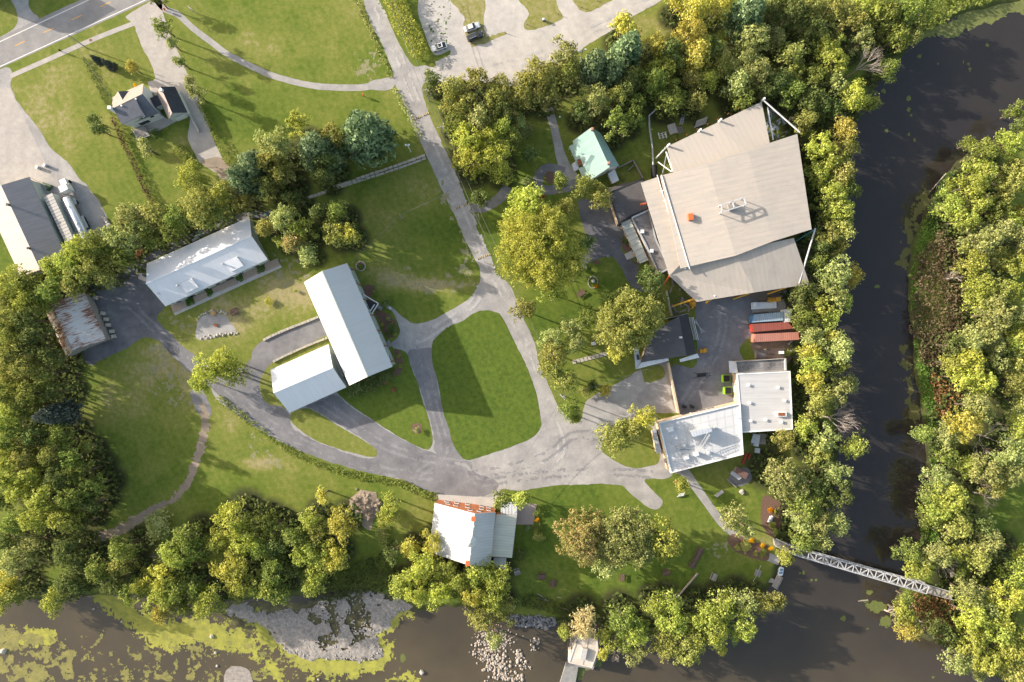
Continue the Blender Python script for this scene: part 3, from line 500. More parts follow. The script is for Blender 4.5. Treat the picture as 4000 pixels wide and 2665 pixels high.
# main lane and loop
NET = PL([(832,-30),(852,50),(876,100),(900,158),(906,185),(914,212),(940,270),(960,315),(985,370),(1010,425),(1042,490),(1072,558),(1098,608),(1104,632),(1098,658),(1082,682),(1050,705),(1010,727),(978,740),(950,743),(935,736),(912,718),(892,700),(880,696),(884,706),(905,722),(915,745),(918,762),(912,778),(896,792),(905,806),(860,840),(820,880),(790,900),(700,900),(640,930),(600,900),(560,845),(520,880),(487,887),(500,920),(540,948),(590,985),(650,1018),(720,1045),(800,1068),(880,1092),(950,1112),(1000,1135),(1000,1148),(1130,1152),(1150,1125),(1200,1128),(1260,1117),(1290,1114),(1420,1114),(1445,1130),(1470,1150),(1490,1168),(1510,1170),(1524,1152),(1500,1128),(1482,1105),(1495,1100),(1540,1096),(1545,1060),(1520,980),(1510,960),(1500,950),(1565,940),(1540,850),(1525,815),(1500,835),(1470,850),(1450,862),(1420,880),(1390,895),(1365,910),(1345,925),(1338,945),(1335,965),(1322,972),(1302,955),(1285,935),(1270,905),(1254,870),(1236,830),(1232,800),(1220,765),(1208,740),(1190,700),(1170,655),(1140,630),(1128,590),(1105,545),(1090,510),(1078,480),(1060,430),(1040,380),(1015,330),(998,290),(982,250),(972,215),(975,190),(1000,185),(1060,180),(1130,186),(1170,175),(1170,150),(1060,160),(1010,155),(975,150),(962,140),(947,130),(930,100),(905,45),(884,-30)])
sheet('gravel_lane', NET, .006, M_GRAV)
# the darker arms lie over it
sheet('garage_drive', WL(1,2,[(440,640),(560,600),(700,540),(800,620),(1000,760),(1200,890),(1400,1000),(1500,1035),(1600,1060),(1750,1150),(1900,1220),(2100,1290),(2100,1380),(1900,1440),(1550,1400),(1280,1285),(900,1205),(500,1080),(300,990),(130,870),(0,770),(-60,700),(-20,560),(60,575),(220,650),(300,710),(330,830),(480,930),(700,1020),(960,1100),(1060,1060),(1000,970),(850,880),(700,790),(560,700)]), .010, M_GRAV_M, .5)
sheet('barn_drive', WL(1,2,[(1330,170),(1430,140),(1540,130),(1540,230),(1580,400),(1620,600),(1680,800),(1740,1000),(1820,1120),(1700,1120),(1560,1030),(1560,960),(1540,830),(1500,700),(1450,540),(1380,340)]), .013, M_GRAV_M, .3)
sheet('black_lot', WL(0,1,[(1050,930),(1200,860),(1290,850),(1290,1030),(1360,1130),(1440,1225),(1370,1320),(1420,1390),(1500,1480),(1560,1560),(1570,1640),(1500,1640),(1420,1540),(1330,1505),(1230,1510),(1110,1590),(1000,1640),(860,1710),(790,1745),(740,1690),(700,1600),(620,1300),(680,1050),(860,1020)]), .016, M_GRAV_D, .35)
sheet('drive_link', PL([(380,757),(420,797),(465,826),(530,842),(595,862),(622,905),(610,955),(560,962),(520,925),(487,892),(455,870),(428,850),(395,817),(368,783)]), .0145, M_GRAV_M, .3)
sheet('gravel_path', strip(WL(0,1,[(1080,930),(1300,800),(1600,660),(1900,520),(2200,425),(2330,430),(2380,400)]), 2.0), .020, M_GRAV_M, .2)
sheet('walled_yard', WL(1,2,[(0,120),(80,60),(330,-60),(560,-130),(640,30),(450,120),(280,190),(130,270),(100,300),(60,330),(0,300),(-40,200)]), .022, M_GRAV_M, .2)
sheet('yard_link', PL([(592,795),(625,800),(640,835),(618,850),(610,885),(640,930),(600,925),(560,890),(560,850),(580,820)]), .026, M_GRAV_M, .4)
# far entry drive crossing the dry field
sheet('worn_track', WL(0,2,[(1680,500),(1780,500),(1850,700),(1800,780),(1760,740),(1700,620)]), .010, M_GRAV_M, .7)
DP = catmull(PL([(466,925),(470,955),(470,985),(466,1020),(450,1060),(434,1105),(412,1135),(380,1157),(345,1175),(310,1197),(270,1220),(215,1240)]), .8, False); DPP = strip(DP, [1.8, 2.6, 2.6, 2.4, 1.9, 2.4, 3.0, 2.8, 3.0])
cells('dirt_path', P(205,0)[0], P(485,0)[0], P(0,1255)[1], P(0,915)[1], .28, lambda x, y: sdf(x, y, DPP) + (fbm(x, y, .8, 4, 4) - .56) * 4.5 * fbm(x, y, 7, 14, 2), .012, M_DIRT)['kind'] = 'structure'
# parking lot
sheet('parking_lot', PL([(948,-30),(965,60),(985,110),(1003,150),(985,158),(1000,190),(1060,190),(1140,190),(1180,200),(1240,165),(1325,122),(1355,100),(1412,66),(1450,40),(1530,-5),(1560,-30)]), .010, M_GRAV_L, .3)
def lawn(name, pts, z=.030, amp=.22): 
    o = sheet(name, pts, z, M_GRASS, amp)
    me = o.data; n = len(me.vertices); co = np.empty(n * 3, np.float32); me.vertices.foreach_get('co', co); co = co.reshape(-1, 3)
    return o
def turf_sheet(name, pts, dryv, z=.03, amp=.22):
    q = ragged(catmull(pts, .7), amp, len(name) * 5); xs = [p[0] for p in q]; ys = [p[1] for p in q]
    o = sheet(name, q, z, M_GRASS, 0, False, 5)
    a = o.data.attributes.new('dry', 'FLOAT', 'POINT'); a.data.foreach_set('value', np.full(len(o.data.vertices), dryv, np.float32))
    return o
turf_sheet('oval_lawn', WL(1,2,[(1640,-20),(1700,-60),(1800,-100),(1900,-165),(1990,-195),(2090,-180),(2150,-140),(2250,60),(2340,230),(2400,380),(2460,560),(2490,740),(2490,830),(2440,900),(2350,950),(2200,1010),(2050,1060),(1870,1115),(1830,1110),(1770,1050),(1710,940),(1690,850),(1640,700),(1590,430),(1550,300),(1535,150),(1560,60)]), .12)
turf_sheet('barn_lawn', WL(1,2,[(1190,150),(1240,140),(1325,185),(1350,280),(1400,400),(1450,560),(1500,720),(1530,830),(1545,960),(1500,1025),(1400,990),(1200,880),(1000,750),(800,610),(700,500),(760,400),(1100,280)]), .22)
turf_sheet('leaf_lawn', WL(1,2,[(300,720),(345,680),(450,660),(560,710),(700,800),(850,890),(1000,980),(1055,1030),(1050,1080),(960,1080),(700,1010),(500,930),(380,850),(310,780)]), .5)
turf_sheet('garage_verge', WL(1,2,[(35,480),(50,380),(130,270),(280,190),(440,115),(640,25),(660,200),(300,640),(220,640),(120,625),(60,570)]), .55)
turf_sheet('turnaround_lawn', WL(2,2,[(785,1000),(850,1090),(950,1150),(1080,1185),(1200,1165),(1275,1140),(1290,1050),(1240,860),(1100,760),(900,800)]), .45)
turf_sheet('shed_lawn', WL(2,2,[(1135,310),(1160,430),(1200,442),(1330,385),(1300,280),(1150,300)]), .5)
for i, (pts, dv) in enumerate([([(1700,-30),(1750,60),(1830,150),(1820,240),(1870,380),(1905,412),(2050,360),(2195,300),(2180,275),(2030,310),(1990,180),(1980,-30)], .7)]):
    turf_sheet('parking_island', WL(1,0,pts), dv, .02, .6)
def sdmax2(x, y, polys):
    o = np.full(x.shape, -9.0)
    for p in polys:
        xs = [q[0] for q in p]; ys = [q[1] for q in p]; k = (x > min(xs) - 5) & (x < max(xs) + 5) & (y > min(ys) - 5) & (y < max(ys) + 5)
        if k.any(): o[k] = np.maximum(o[k], sdf(x[k], y[k], p))
    return o
def tracks(path, base_z, m, off=.85, wd=.7, seed=1, thr=.50):
    c = catmull(path, 1.0, False); sides = [strip([(p[0], p[1]) for p in c][::3] + [c[-1]], off * 2 + wd), strip([(p[0], p[1]) for p in c][::3] + [c[-1]], off * 2 - wd)]
    xs = [p[0] for p in c]; ys = [p[1] for p in c]
    cells('wheel_tracks', min(xs) - 3, max(xs) + 3, min(ys) - 3, max(ys) + 3, .26, lambda x, y: np.where((sdf(x, y, sides[0]) > (fbm(x, y, 1, 3) - .5) * .5) & (sdf(x, y, sides[1]) < (fbm(x, y, 1, 5) - .5) * .5) & (fbm(x, y, 3.5, seed, 4) * .7 + fbm(x, y, .6, seed + 5, 2) * .3 > thr), 1, -1), base_z, m)['kind'] = 'structure'
M_TRK = gravel('packed pale track', (.46, .44, .415), (.36, .345, .33)); M_TRK2 = gravel('packed grey track', (.275, .268, .268), (.205, .20, .202))
tracks(PL([(858,0),(890,60),(925,150),(955,230),(1000,320),(1040,410),(1080,500),(1120,600),(1160,680),(1195,760),(1225,860),(1265,950),(1290,1040),(1230,1080)]), .040, M_TRK, .9, .8, 3)
tracks(PL([(1112,640),(1085,700),(1020,745),(960,780),(935,770)]), .040, M_TRK, .9, .8, 4)
tracks(PL([(965,790),(985,880),(1005,960),(1020,1040),(960,1090)]), .041, M_TRK2, .9, .7, 5)
tracks(PL([(390,785),(450,850),(520,890),(590,950),(680,1010),(800,1055),(900,1085),(1020,1095),(1130,1085),(1250,1050),(1320,1000),(1400,1010)]), .042, M_TRK2, .95, .8, 6)
tracks(WL(1,2,[(560,600),(760,740),(950,885),(1180,1010),(1450,1090),(1850,1170)]) + PL([(1100,1108),(1250,1090),(1400,1085),(1500,1090)]), .043, M_TRK2, .9, .8, 7)
tracks(PL([(960,165),(1060,165),(1170,150),(1280,110),(1400,50),(1500,0)]), .044, M_TRK, 1.0, .9, 8, .56)
tracks(PL([(1570,930),(1600,880),(1640,820),(1660,760),(1660,710)]), .045, M_TRK2, .9, .9, 9, .46)
tracks(PL([(230,720),(290,700),(340,740),(400,800)]), .046, gravel('packed dark track', (.22, .215, .22), (.15, .148, .155)), .9, .8, 10)
BP = [WL(0,2,[(830,200),(1230,50),(1450,130),(1680,330),(1720,700),(1560,640),(1100,420),(900,330)]), WL(1,1,[(1080,920),(1900,890),(1930,1000),(1750,1130),(1400,1060),(1150,1000)]), WL(1,2,[(-40,870),(120,980),(240,1210),(100,1150),(-60,1010)]), WL(0,1,[(1375,1300),(1480,1240),(1620,1330),(1680,1480),(1560,1460)]), WL(1,1,[(60,800),(250,760),(480,900),(500,1000),(250,1040),(80,980)]), WL(1,1,[(1570,40),(1640,180),(1800,520),(1900,800),(1860,860),(1740,560),(1600,240)]), WL(0,2,[(950,1100),(1100,1040),(1180,1070),(1050,1160)]), WL(1,0,[(830,400),(1050,480),(1080,640),(850,620)]), WL(2,3,[(1700,400),(1860,330),(1960,480),(2150,560),(2140,620),(1850,520)]), WL(0,0,[(560,1180),(900,1150),(1050,1230),(900,1330)])]
cells('bare_patches', P(340,0)[0], P(1680,0)[0], P(0,1420)[1], P(0,120)[1], .24, lambda x, y: np.where(sdmax2(x, y, BP) > (fbm(x, y, 5, 41) - .5) * 8, fbm(x, y, 1.1, 43, 5) * .75 + fbm(x, y, 6, 44, 2) * .25 - .575, -1), .007, mat('dry straw and soil', (.27, .245, .145), (.19, .19, .095), .8, .95, .02))['kind'] = 'structure'
turf_sheet('parking_island', WL(2,0,[(50,-30),(100,50),(140,120),(100,220),(140,262),(270,240),(380,200),(440,150),(430,120),(385,40),(350,-30)]), .65, .02, .6)
turf_sheet('parking_island', WL(2,0,[(545,-30),(570,60),(600,100),(680,100),(800,40),(890,-30)]), .65, .02, .4)
turf_sheet('hedge_verge', WL(1,0,[(1060,-40),(1160,180),(1250,380),(1340,535),(1400,582),(1480,565),(1560,545),(1700,475),(1705,440),(1560,480),(1480,300),(1420,120),(1390,-40)]), .3, .02, .2)
M_WEED = M_GRASS
cells('parking_weeds', *P(985,0)[:1], *P(1035,0)[:1], P(0,100)[1], P(0,0)[1], .15, lambda x, y: fbm(x, y, .7, 2, 5) - .67 - .2 * fbm(x, y, 9, 12) + .1, .024, M_WEED)['kind'] = 'structure'
# courtyard and work yard
sheet('work_yard', PL([(1545,842),(1600,838),(1600,700),(1640,690),(1735,688),(1728,760),(1700,800),(1712,835),(1685,835),(1692,915),(1560,952)]), .020, M_GRAV_M, .25)
sheet('hall_forecourt', WL(2,1,[(580,300),(660,290),(850,330),(900,480),(950,500),(1000,640),(960,700),(990,780),(1100,830),(1100,1000),(1180,1090),(1090,1080),(1010,1000),(960,900),(870,790),(760,810),(640,860),(540,930),(500,900),(640,760),(660,650),(600,450)]), .018, M_GRAV_D, .25)
sheet('hall_yard_ground', PL([(1640,690),(1700,610),(1830,560),(1890,620),(1870,700),(1800,850),(1740,830),(1700,700)]), .012, M_SOIL, .5)
# house paths
sheet('garden_path', strip(WL(2,0,[(320,950),(360,1080),(400,1250),(440,1400),(500,1520),(560,1590)]), [2.4, 2.2, 3.0, 4.0]), .020, M_GRAV, .15)
sheet('garden_path', strip(WL(2,0,[(460,1500),(340,1470),(270,1490),(230,1560),(240,1640),(330,1665),(480,1640),(560,1600)]), 2.6), .024, M_GRAV_M, .15)
sheet('garden_path', strip(WL(1,1,[(1890,360),(1980,365),(2060,330),(2150,260),(2200,180)]), [2.5, 3.0]), .020, M_GRAV_M, .15)
sheet('foot_path', strip(WL(0,0,[(1350,-30),(1440,75),(1560,130),(1680,240),(1850,370),(2000,480),(2240,600),(2440,680),(2740,750),(3090,768),(3240,755),(3460,700)]), [1.9, 1.7, 1.7, 1.7, 1.9, 2.1]), .012, M_GRAV, .12)
sheet('foot_path', WL(1,0,[(990,715),(1120,690),(1200,670),(1230,720),(1215,745),(1160,790),(1000,780)]), .016, M_GRAV, .3)
sheet('bridge_path', strip(WL(2,2,[(1440,1190),(1520,1230),(1600,1340),(1680,1450),(1780,1590),(1870,1700),(2010,1810),(2100,1900),(2240,1960),(2340,2000)]), [2.6, 2.3, 2.2, 2.4]), .016, M_GRAV, .1)
# highway with its painted lines
def hw(x, side): return W(0, 0, x, side - x * .455)
sheet('highway', [W(0,0,-60,355), W(0,0,-60,625), W(0,0,1500,-80), W(0,0,870,-80)], .010, M_ASPH, .1, False)
M_PAINT_W = mat('white road paint', (.75, .72, .68), (.6, .58, .55), 3, .8); M_PAINT_Y = mat('yellow road paint', (.75, .40, .06), (.6, .3, .05), 3, .8)
for a, b_ in (((-60,394),(880,-48)), ((-60,611),(1380,-48))):
    p, q = W(0,0,*a), W(0,0,*b_); o = MB().bar(v3(p, .015), v3(q, .015), .22, .006).obj('edge_line', M_PAINT_W); structure(o)
for a, b_ in (((875,60),(966,18)),((625,175),(716,133)),((377,288),(468,247)),((130,403),(217,362)),((1125,-55),(1210,-95))):
    structure(MB().bar(v3(W(0,0,*a), .015), v3(W(0,0,*b_), .015), .2, .006).obj('centre_dash', M_PAINT_Y))
sheet('side_drive', WL(0,0,[(80,-60),(95,0),(130,60),(152,130),(150,200),(110,260),(0,325),(-60,360),(300,260),(340,160),(290,115),(250,50),(235,-60)]), .008, M_GRAV, .15)
sheet('sidewalk', strip(WL(0,0,[(90,668),(400,530),(700,395),(900,310),(1170,205)]), 1.35), .014, M_PAVE, .05)
sheet('house_drive', WL(0,0,[(1100,150),(1135,120),(1300,20),(1420,-20),(1420,70),(1440,160),(1500,340),(1560,460),(1620,600),(1700,740),(1745,905),(1800,1020),(1880,1250),(2010,1490),(1990,1570),(1930,1580),(1900,1520),(1750,1420),(1710,1350),(1640,1200),(1660,1090),(1640,980),(1500,900),(1380,850),(1300,760),(1290,720),(1360,690),(1340,620),(1290,500),(1250,430),(1200,300),(1165,215),(1135,185)]), .012, M_PAVE, .3)
sheet('paved_yard', [(-200, 60), W(0,0,-100,640), W(0,0,60,590), W(0,0,110,650), W(0,0,95,750), W(0,0,160,900), W(0,0,300,1080), W(0,0,400,1230), W(0,0,460,1310), W(0,0,600,1430), W(0,0,700,1568), W(0,1,750,150), W(0,1,850,290), W(0,1,920,420), W(0,1,970,560), W(0,1,800,720), W(0,1,300,900), W(0,1,-300,300), (-200, 30)], .010, M_GRAV, .35)
sheet('concrete_apron', [(-200, 62), W(0,0,-100,790), W(0,0,90,770), W(0,0,250,1110), W(0,0,465,1568), W(0,1,465,130), W(0,1,280,180), W(0,1,100,200), W(0,1,-200,140), (-200, 25)], .016, M_PAVE, .05, False)
turf_sheet('patch_of_lawn', WL(0,1,[(-40,570),(60,680),(200,960),(190,1100),(-40,1080)]), .2, .02)
sheet('dirt_patch', WL(0,0,[(1760,1400),(1840,1380),(1960,1390),(2005,1480),(1960,1560),(1870,1500),(1780,1440)]), .018, M_DIRT, .5)
# gravel bar and low islands in the river
BAR = WL(1,3,[(60,1100),(-40,1060),(-180,1010),(-330,960),(-260,900),(-100,890),(20,930),(120,960),(250,940),(440,930),(560,870),(720,830),(900,790),(960,760),(1100,740),(1260,780),(1400,880),(1390,925),(1250,985),(1190,1030),(1170,1110),(1060,1170),(1090,1250),(1130,1320),(1090,1370),(900,1420),(700,1390),(500,1405),(350,1360),(220,1290),(150,1200),(110,1130)])
barz = lambda x, y: -.78 + np.clip(sdf(x, y, BAR), -1, 2.2) * .14 + (fbm(x, y, .8, 6) - .5) * .30
POND = WL(1,3,[(380,900),(560,860),(900,800),(1180,780),(1240,850),(1000,960),(1000,1060),(1060,1180),(900,1240),(700,1300),(480,1240),(560,1100),(420,980)])
M_BARG = mat('river cobbles', (.47, .42, .36), (.14, .12, .10), 1.3, .95, .10, scale2=4, c3=(.27, .245, .22))
cells('gravel_bar', *W(1,3,-360,0)[:1], *W(1,3,1500,0)[:1], W(1,3,0,1500)[1], W(1,3,0,700)[1], .35,
      lambda x, y: np.where((sdf(x, y, POND) + (fbm(x, y, 3, 5) - .5) * 5 > 0) & (fbm(x, y, 3.2, 21, 5) < .48), -1, sdf(x, y, BAR) + (fbm(x, y, 2.0, 3, 5) - .5) * 5 - .3), barz, M_BARG)['kind'] = 'structure'
M_MUD = mat('wet mud', (.17, .15, .055), (.04, .036, .028), .5, .6, .02)
sheet('mud_flat', ragged(catmull(WL(1,3,[(-300,930),(0,880),(500,870),(1000,760),(1300,800),(1380,920),(1150,1040),(1060,1240),(600,1300),(300,1200),(60,1150),(-200,1150)])), .5), -.795, M_MUD, 0, False)
def sdmax(x, y, polys): return np.max([sdf(x, y, p) for p in polys], axis=0)
ALG1 = [strip(WL(0,3,[(800,790),(1000,900),(1180,1020),(1330,1120),(1500,1170),(1700,1130),(1850,1180),(2000,1210),(2240,1250)]), [2,6,7,9,7,7,4]), strip(WL(1,3,[(0,1230),(120,1210),(250,1310),(420,1400),(560,1450),(800,1450),(1000,1430),(1130,1340),(1110,1230),(1080,1150),(1180,1080),(1220,1000),(1330,950)]), [3.5,3,3,5,5,5,4,4,3,3]),
        WL(0,3,[(0,1130),(250,1100),(450,1150),(420,1250),(250,1230),(0,1210)]), WL(1,3,[(0,900),(90,1000),(110,1180),(0,1160),(-100,1050)]), WL(1,3,[(20,1410),(180,1400),(220,1568),(120,1568)]), WL(1,3,[(370,1568),(400,1520),(480,1530),(500,1568)]), WL(1,3,[(1150,1568),(1300,1500),(1400,1540),(1420,1568)])]
M_ALG = mat('duckweed', (.45, .42, .065), (.15, .16, .045), .55, .9, .02, c3=(.27, .27, .055))
M_ALG2 = mat('floating weed', (.28, .25, .08), (.13, .13, .045), .7, .9, .02)
stuff(cells('duckweed', *W(0,3,0,0)[:1], *W(1,3,1500,0)[:1], W(0,3,0,1600)[1], W(0,3,0,700)[1], .21,
      lambda x, y: sdmax(x, y, ALG1) + (fbm(x, y, 2.4, 31, 3) - .5) * 5 + (fbm(x, y, .7, 37, 4) - .52) * 5, -.77, M_ALG), 'bright yellow-green duckweed fringing the gravel bar', 'duckweed')
LILY = [(WL(0,3,[(-50,1100),(500,1150),(650,1400),(650,1568),(-50,1568)]), .46), (WL(0,3,[(650,1500),(2300,1480),(2300,1600),(650,1600)]), .50), (WL(0,3,[(1150,1150),(2200,1250),(2200,1568),(1400,1568),(1300,1400)]), .56), (WL(0,3,[(650,1050),(1400,1150),(1300,1568),(650,1568)]), .64), (WL(1,3,[(-50,1260),(300,1360),(500,1500),(900,1500),(800,1568),(-50,1568)]), .62)]
def lily(x, y):
    n = fbm(x, y, 1.7, 77, 5) * .5 + fbm(x, y, .7, 79, 3) * .25 + fbm(x, y, 7, 5, 2) * .25; o = np.full(x.shape, -1.0)
    for p, th in LILY: o = np.maximum(o, np.where(sdf(x, y, p) + (fbm(x, y, 3, 9) - .5) * 8 > 0, n - th, -1))
    return o
stuff(cells('floating_weed', *W(0,3,-20,0)[:1], *W(1,3,1300,0)[:1], W(0,3,0,1600)[1], W(0,3,0,1050)[1], .21, lily, -.765, M_ALG2), 'yellowish floating weed mats in the shallow lower left river', 'water weed')
LOOSE = [(3,3,900,790,30,18),(3,3,860,865,30,14),(3,3,960,920,90,50),(3,3,1040,1050,50,60),(3,3,670,1020,22,28),(3,3,320,615,14,18),(3,3,290,625,14,10),(3,3,390,680,10,12),(3,3,430,682,8,12),(3,3,885,1110,10,8),(3,3,360,505,10,10),(3,0,1340,487,20,20),(3,0,1028,792,18,22),(3,0,1242,855,24,24),(3,0,1247,950,18,20),(3,0,1266,1000,12,14),(3,0,1052,1135,16,16),(3,0,1250,1165,12,16),(3,0,1296,1216,14,14),(3,0,1725,537,8,18),(3,0,1772,555,12,14),(3,0,1784,597,12,18),(3,0,1935,385,12,14),(3,0,812,1320,12,14),(3,0,935,925,26,28),(3,0,1500,550,9,9),(3,0,1022,900,14,9),(3,1,965,1050,24,16),(3,2,848,860,13,22),(3,1,838,210,9,9),(2,3,1955,1200,32,60),(3,3,722,293,14,12),(2,3,600,1500,30,60),(2,3,740,1400,60,50),(2,3,660,1460,20,20),(1,3,1280,1370,25,40),(1,3,1255,1465,9,14),(3,3,1460,1535,14,10)]
cs = [(W(c, r_, x, y), a / 2.24 * S4, b / 2.24 * S4) for c, r_, x, y, a, b in LOOSE]
stuff(cells('pond_weed', W(1,3,1200,0)[0], W(3,0,2240,0)[0], W(0,3,0,1568)[1], W(3,0,0,300)[1], .33, lambda x, y: np.max([1 - ((x - p[0]) / a) ** 2 - ((y - p[1]) / b) ** 2 for p, a, b in cs], axis=0) + (fbm(x, y, .8, 3) - .5) * 1.6, -.77, mat('dull pond weed', (.15, .17, .05), (.09, .11, .03), 1.5, .9, .02)), 'dull green tufts of weed floating on the dark river', 'pond weed')
BAND = [strip(WL(3,0,[(1330,270),(1500,240),(1600,240),(1720,180),(1850,150),(2000,100),(2120,40),(2260,10),(2400,-40)]), [2, 5, 5, 5, 5, 6, 6])]
stuff(cells('reed_mat', W(3,0,1250,0)[0], W(3,0,2400,0)[0], W(3,0,0,320)[1], W(3,0,0,-60)[1], .33, lambda x, y: sdmax(x, y, BAND) + (fbm(x, y, 2, 31) - .5) * 4.0, -.76, mat('olive reed mat', (.17, .18, .055), (.10, .12, .04), .9, .9, .03)), 'olive mat of reeds along the upper river bend', 'reed mat')
EDGE = [strip(WL(3,1,[(1420,220),(1330,380),(1260,500),(1230,700),(1190,770),(1200,900)]), [4, 3, 3, 2.5, 1.5]), strip(WL(3,2,[(1200,130),(1220,300),(1250,400),(1250,590),(1290,700),(1340,780)]), [1.5, 2, 2, 2.5, 3])]
stuff(cells('shore_weed', W(3,1,1100,0)[0], W(3,1,1500,0)[0], W(3,2,0,900)[1], W(3,1,0,150)[1], .33, lambda x, y: sdmax(x, y, EDGE) + (fbm(x, y, 1.6, 31) - .52) * 5.0, -.765, mat('brownish shore weed', (.13, .125, .04), (.08, .08, .03), 1.2, .9, .03)), 'brown-green weed beds along the right bank', 'shore weed')

# ================================================================== VEGETATION
def leaf_mat(name, c_dark, c_mid, c_light, trans=.42):
    m = bpy.data.materials.new(name); m.use_nodes = True; nt = m.node_tree; nt.nodes.clear()
    out = N(nt, 'ShaderNodeOutputMaterial'); a = N(nt, 'ShaderNodeAttribute', attribute_name='cv'); oi = N(nt, 'ShaderNodeObjectInfo')
    col = ramp(nt, a.outputs['Fac'], [(0.0, c_dark), (0.5, c_mid), (1.0, c_light)])
    hs = N(nt, 'ShaderNodeHueSaturation'); nt.links.new(col, hs.inputs['Color'])
    mr = N(nt, 'ShaderNodeMapRange'); nt.links.new(oi.outputs['Random'], mr.inputs[0]); mr.inputs[3].default_value = .485; mr.inputs[4].default_value = .512; nt.links.new(mr.outputs[0], hs.inputs['Hue'])
    mr = N(nt, 'ShaderNodeMapRange'); nt.links.new(oi.outputs['Random'], mr.inputs[0]); mr.inputs[3].default_value = .86; mr.inputs[4].default_value = 1.14; nt.links.new(mr.outputs[0], hs.inputs['Value'])
    d = N(nt, 'ShaderNodeBsdfDiffuse'); t = N(nt, 'ShaderNodeBsdfTranslucent'); s = N(nt, 'ShaderNodeMixShader'); s.inputs[0].default_value = trans
    nt.links.new(hs.outputs[0], d.inputs[0]); nt.links.new(hs.outputs[0], t.inputs[0]); nt.links.new(d.outputs[0], s.inputs[1]); nt.links.new(t.outputs[0], s.inputs[2]); nt.links.new(s.outputs[0], out.inputs[0])
    return m
LEAF = {
 'Y': leaf_mat('yellow green leaves', (.18, .22, .040), (.38, .43, .085), (.66, .67, .21)),
 'G': leaf_mat('green leaves', (.115, .155, .036), (.235, .29, .065), (.43, .46, .15)),
 'D': leaf_mat('dark green leaves', (.08, .11, .035), (.16, .205, .062), (.29, .33, .12)),
 'O': leaf_mat('olive leaves', (.165, .185, .045), (.33, .345, .09), (.58, .55, .20)),
 'P': leaf_mat('pale green leaves', (.17, .205, .065), (.35, .39, .13), (.60, .61, .27)),
 'K': leaf_mat('golden leaves', (.26, .25, .045), (.48, .45, .09), (.72, .65, .20)),
 'M': leaf_mat('bright maple leaves', (.23, .27, .045), (.47, .51, .09), (.74, .74, .22)),
 'T': leaf_mat('tan willow leaves', (.34, .28, .14), (.52, .43, .23), (.64, .55, .32)),
 'R': leaf_mat('orange flushed maple leaves', (.20, .25, .06), (.38, .38, .13), (.64, .42, .22)),
 'B': leaf_mat('blue green needles', (.085, .13, .06), (.17, .24, .115), (.35, .43, .23), .25),
 'S': leaf_mat('dark blue needles', (.045, .058, .048), (.085, .10, .082), (.16, .18, .15), .15),
 'W': leaf_mat('brown thicket leaves', (.085, .048, .032), (.13, .09, .055), (.22, .18, .10), .15),
 'H': leaf_mat('rusty brown fern', (.16, .075, .035), (.33, .18, .08), (.48, .32, .13), .2),
 'N': leaf_mat('undergrowth leaves', (.045, .06, .022), (.09, .115, .035), (.17, .19, .06), .2),
 'L': leaf_mat('bank grass', (.06, .12, .025), (.11, .20, .035), (.19, .28, .06), .25),
 'F': leaf_mat('yellow flowers', (.5, .25, .01), (.8, .42, .01), (.9, .55, .03)),
}
TINT = {'Y': 'yellow-green', 'M': 'bright yellow-green', 'G': 'mid-green', 'D': 'dark green', 'O': 'olive', 'P': 'pale green', 'K': 'golden', 'T': 'tan', 'R': 'orange-flushed'}
def quads(rg, pos, nrm, size, asp=1.0, up=None):
    n = len(pos); a = rg.normal(size=(n, 3)); a -= (a * nrm).sum(1, keepdims=True) * nrm
    if up is not None:
        b = up - (up * nrm).sum(1, keepdims=True) * nrm; a = a * .25 + b
    a /= np.linalg.norm(a, axis=1, keepdims=True) + 1e-9; b = np.cross(nrm, a)
    s = size.reshape(-1, 1); a = a * s * asp; b = b * s
    co = np.stack([pos - a * .5, pos + b * .42, pos + a * .5, pos - b * .42], 1).reshape(-1, 3)
    return co
def unit(v): return v / (np.linalg.norm(v, axis=-1, keepdims=True) + 1e-9)
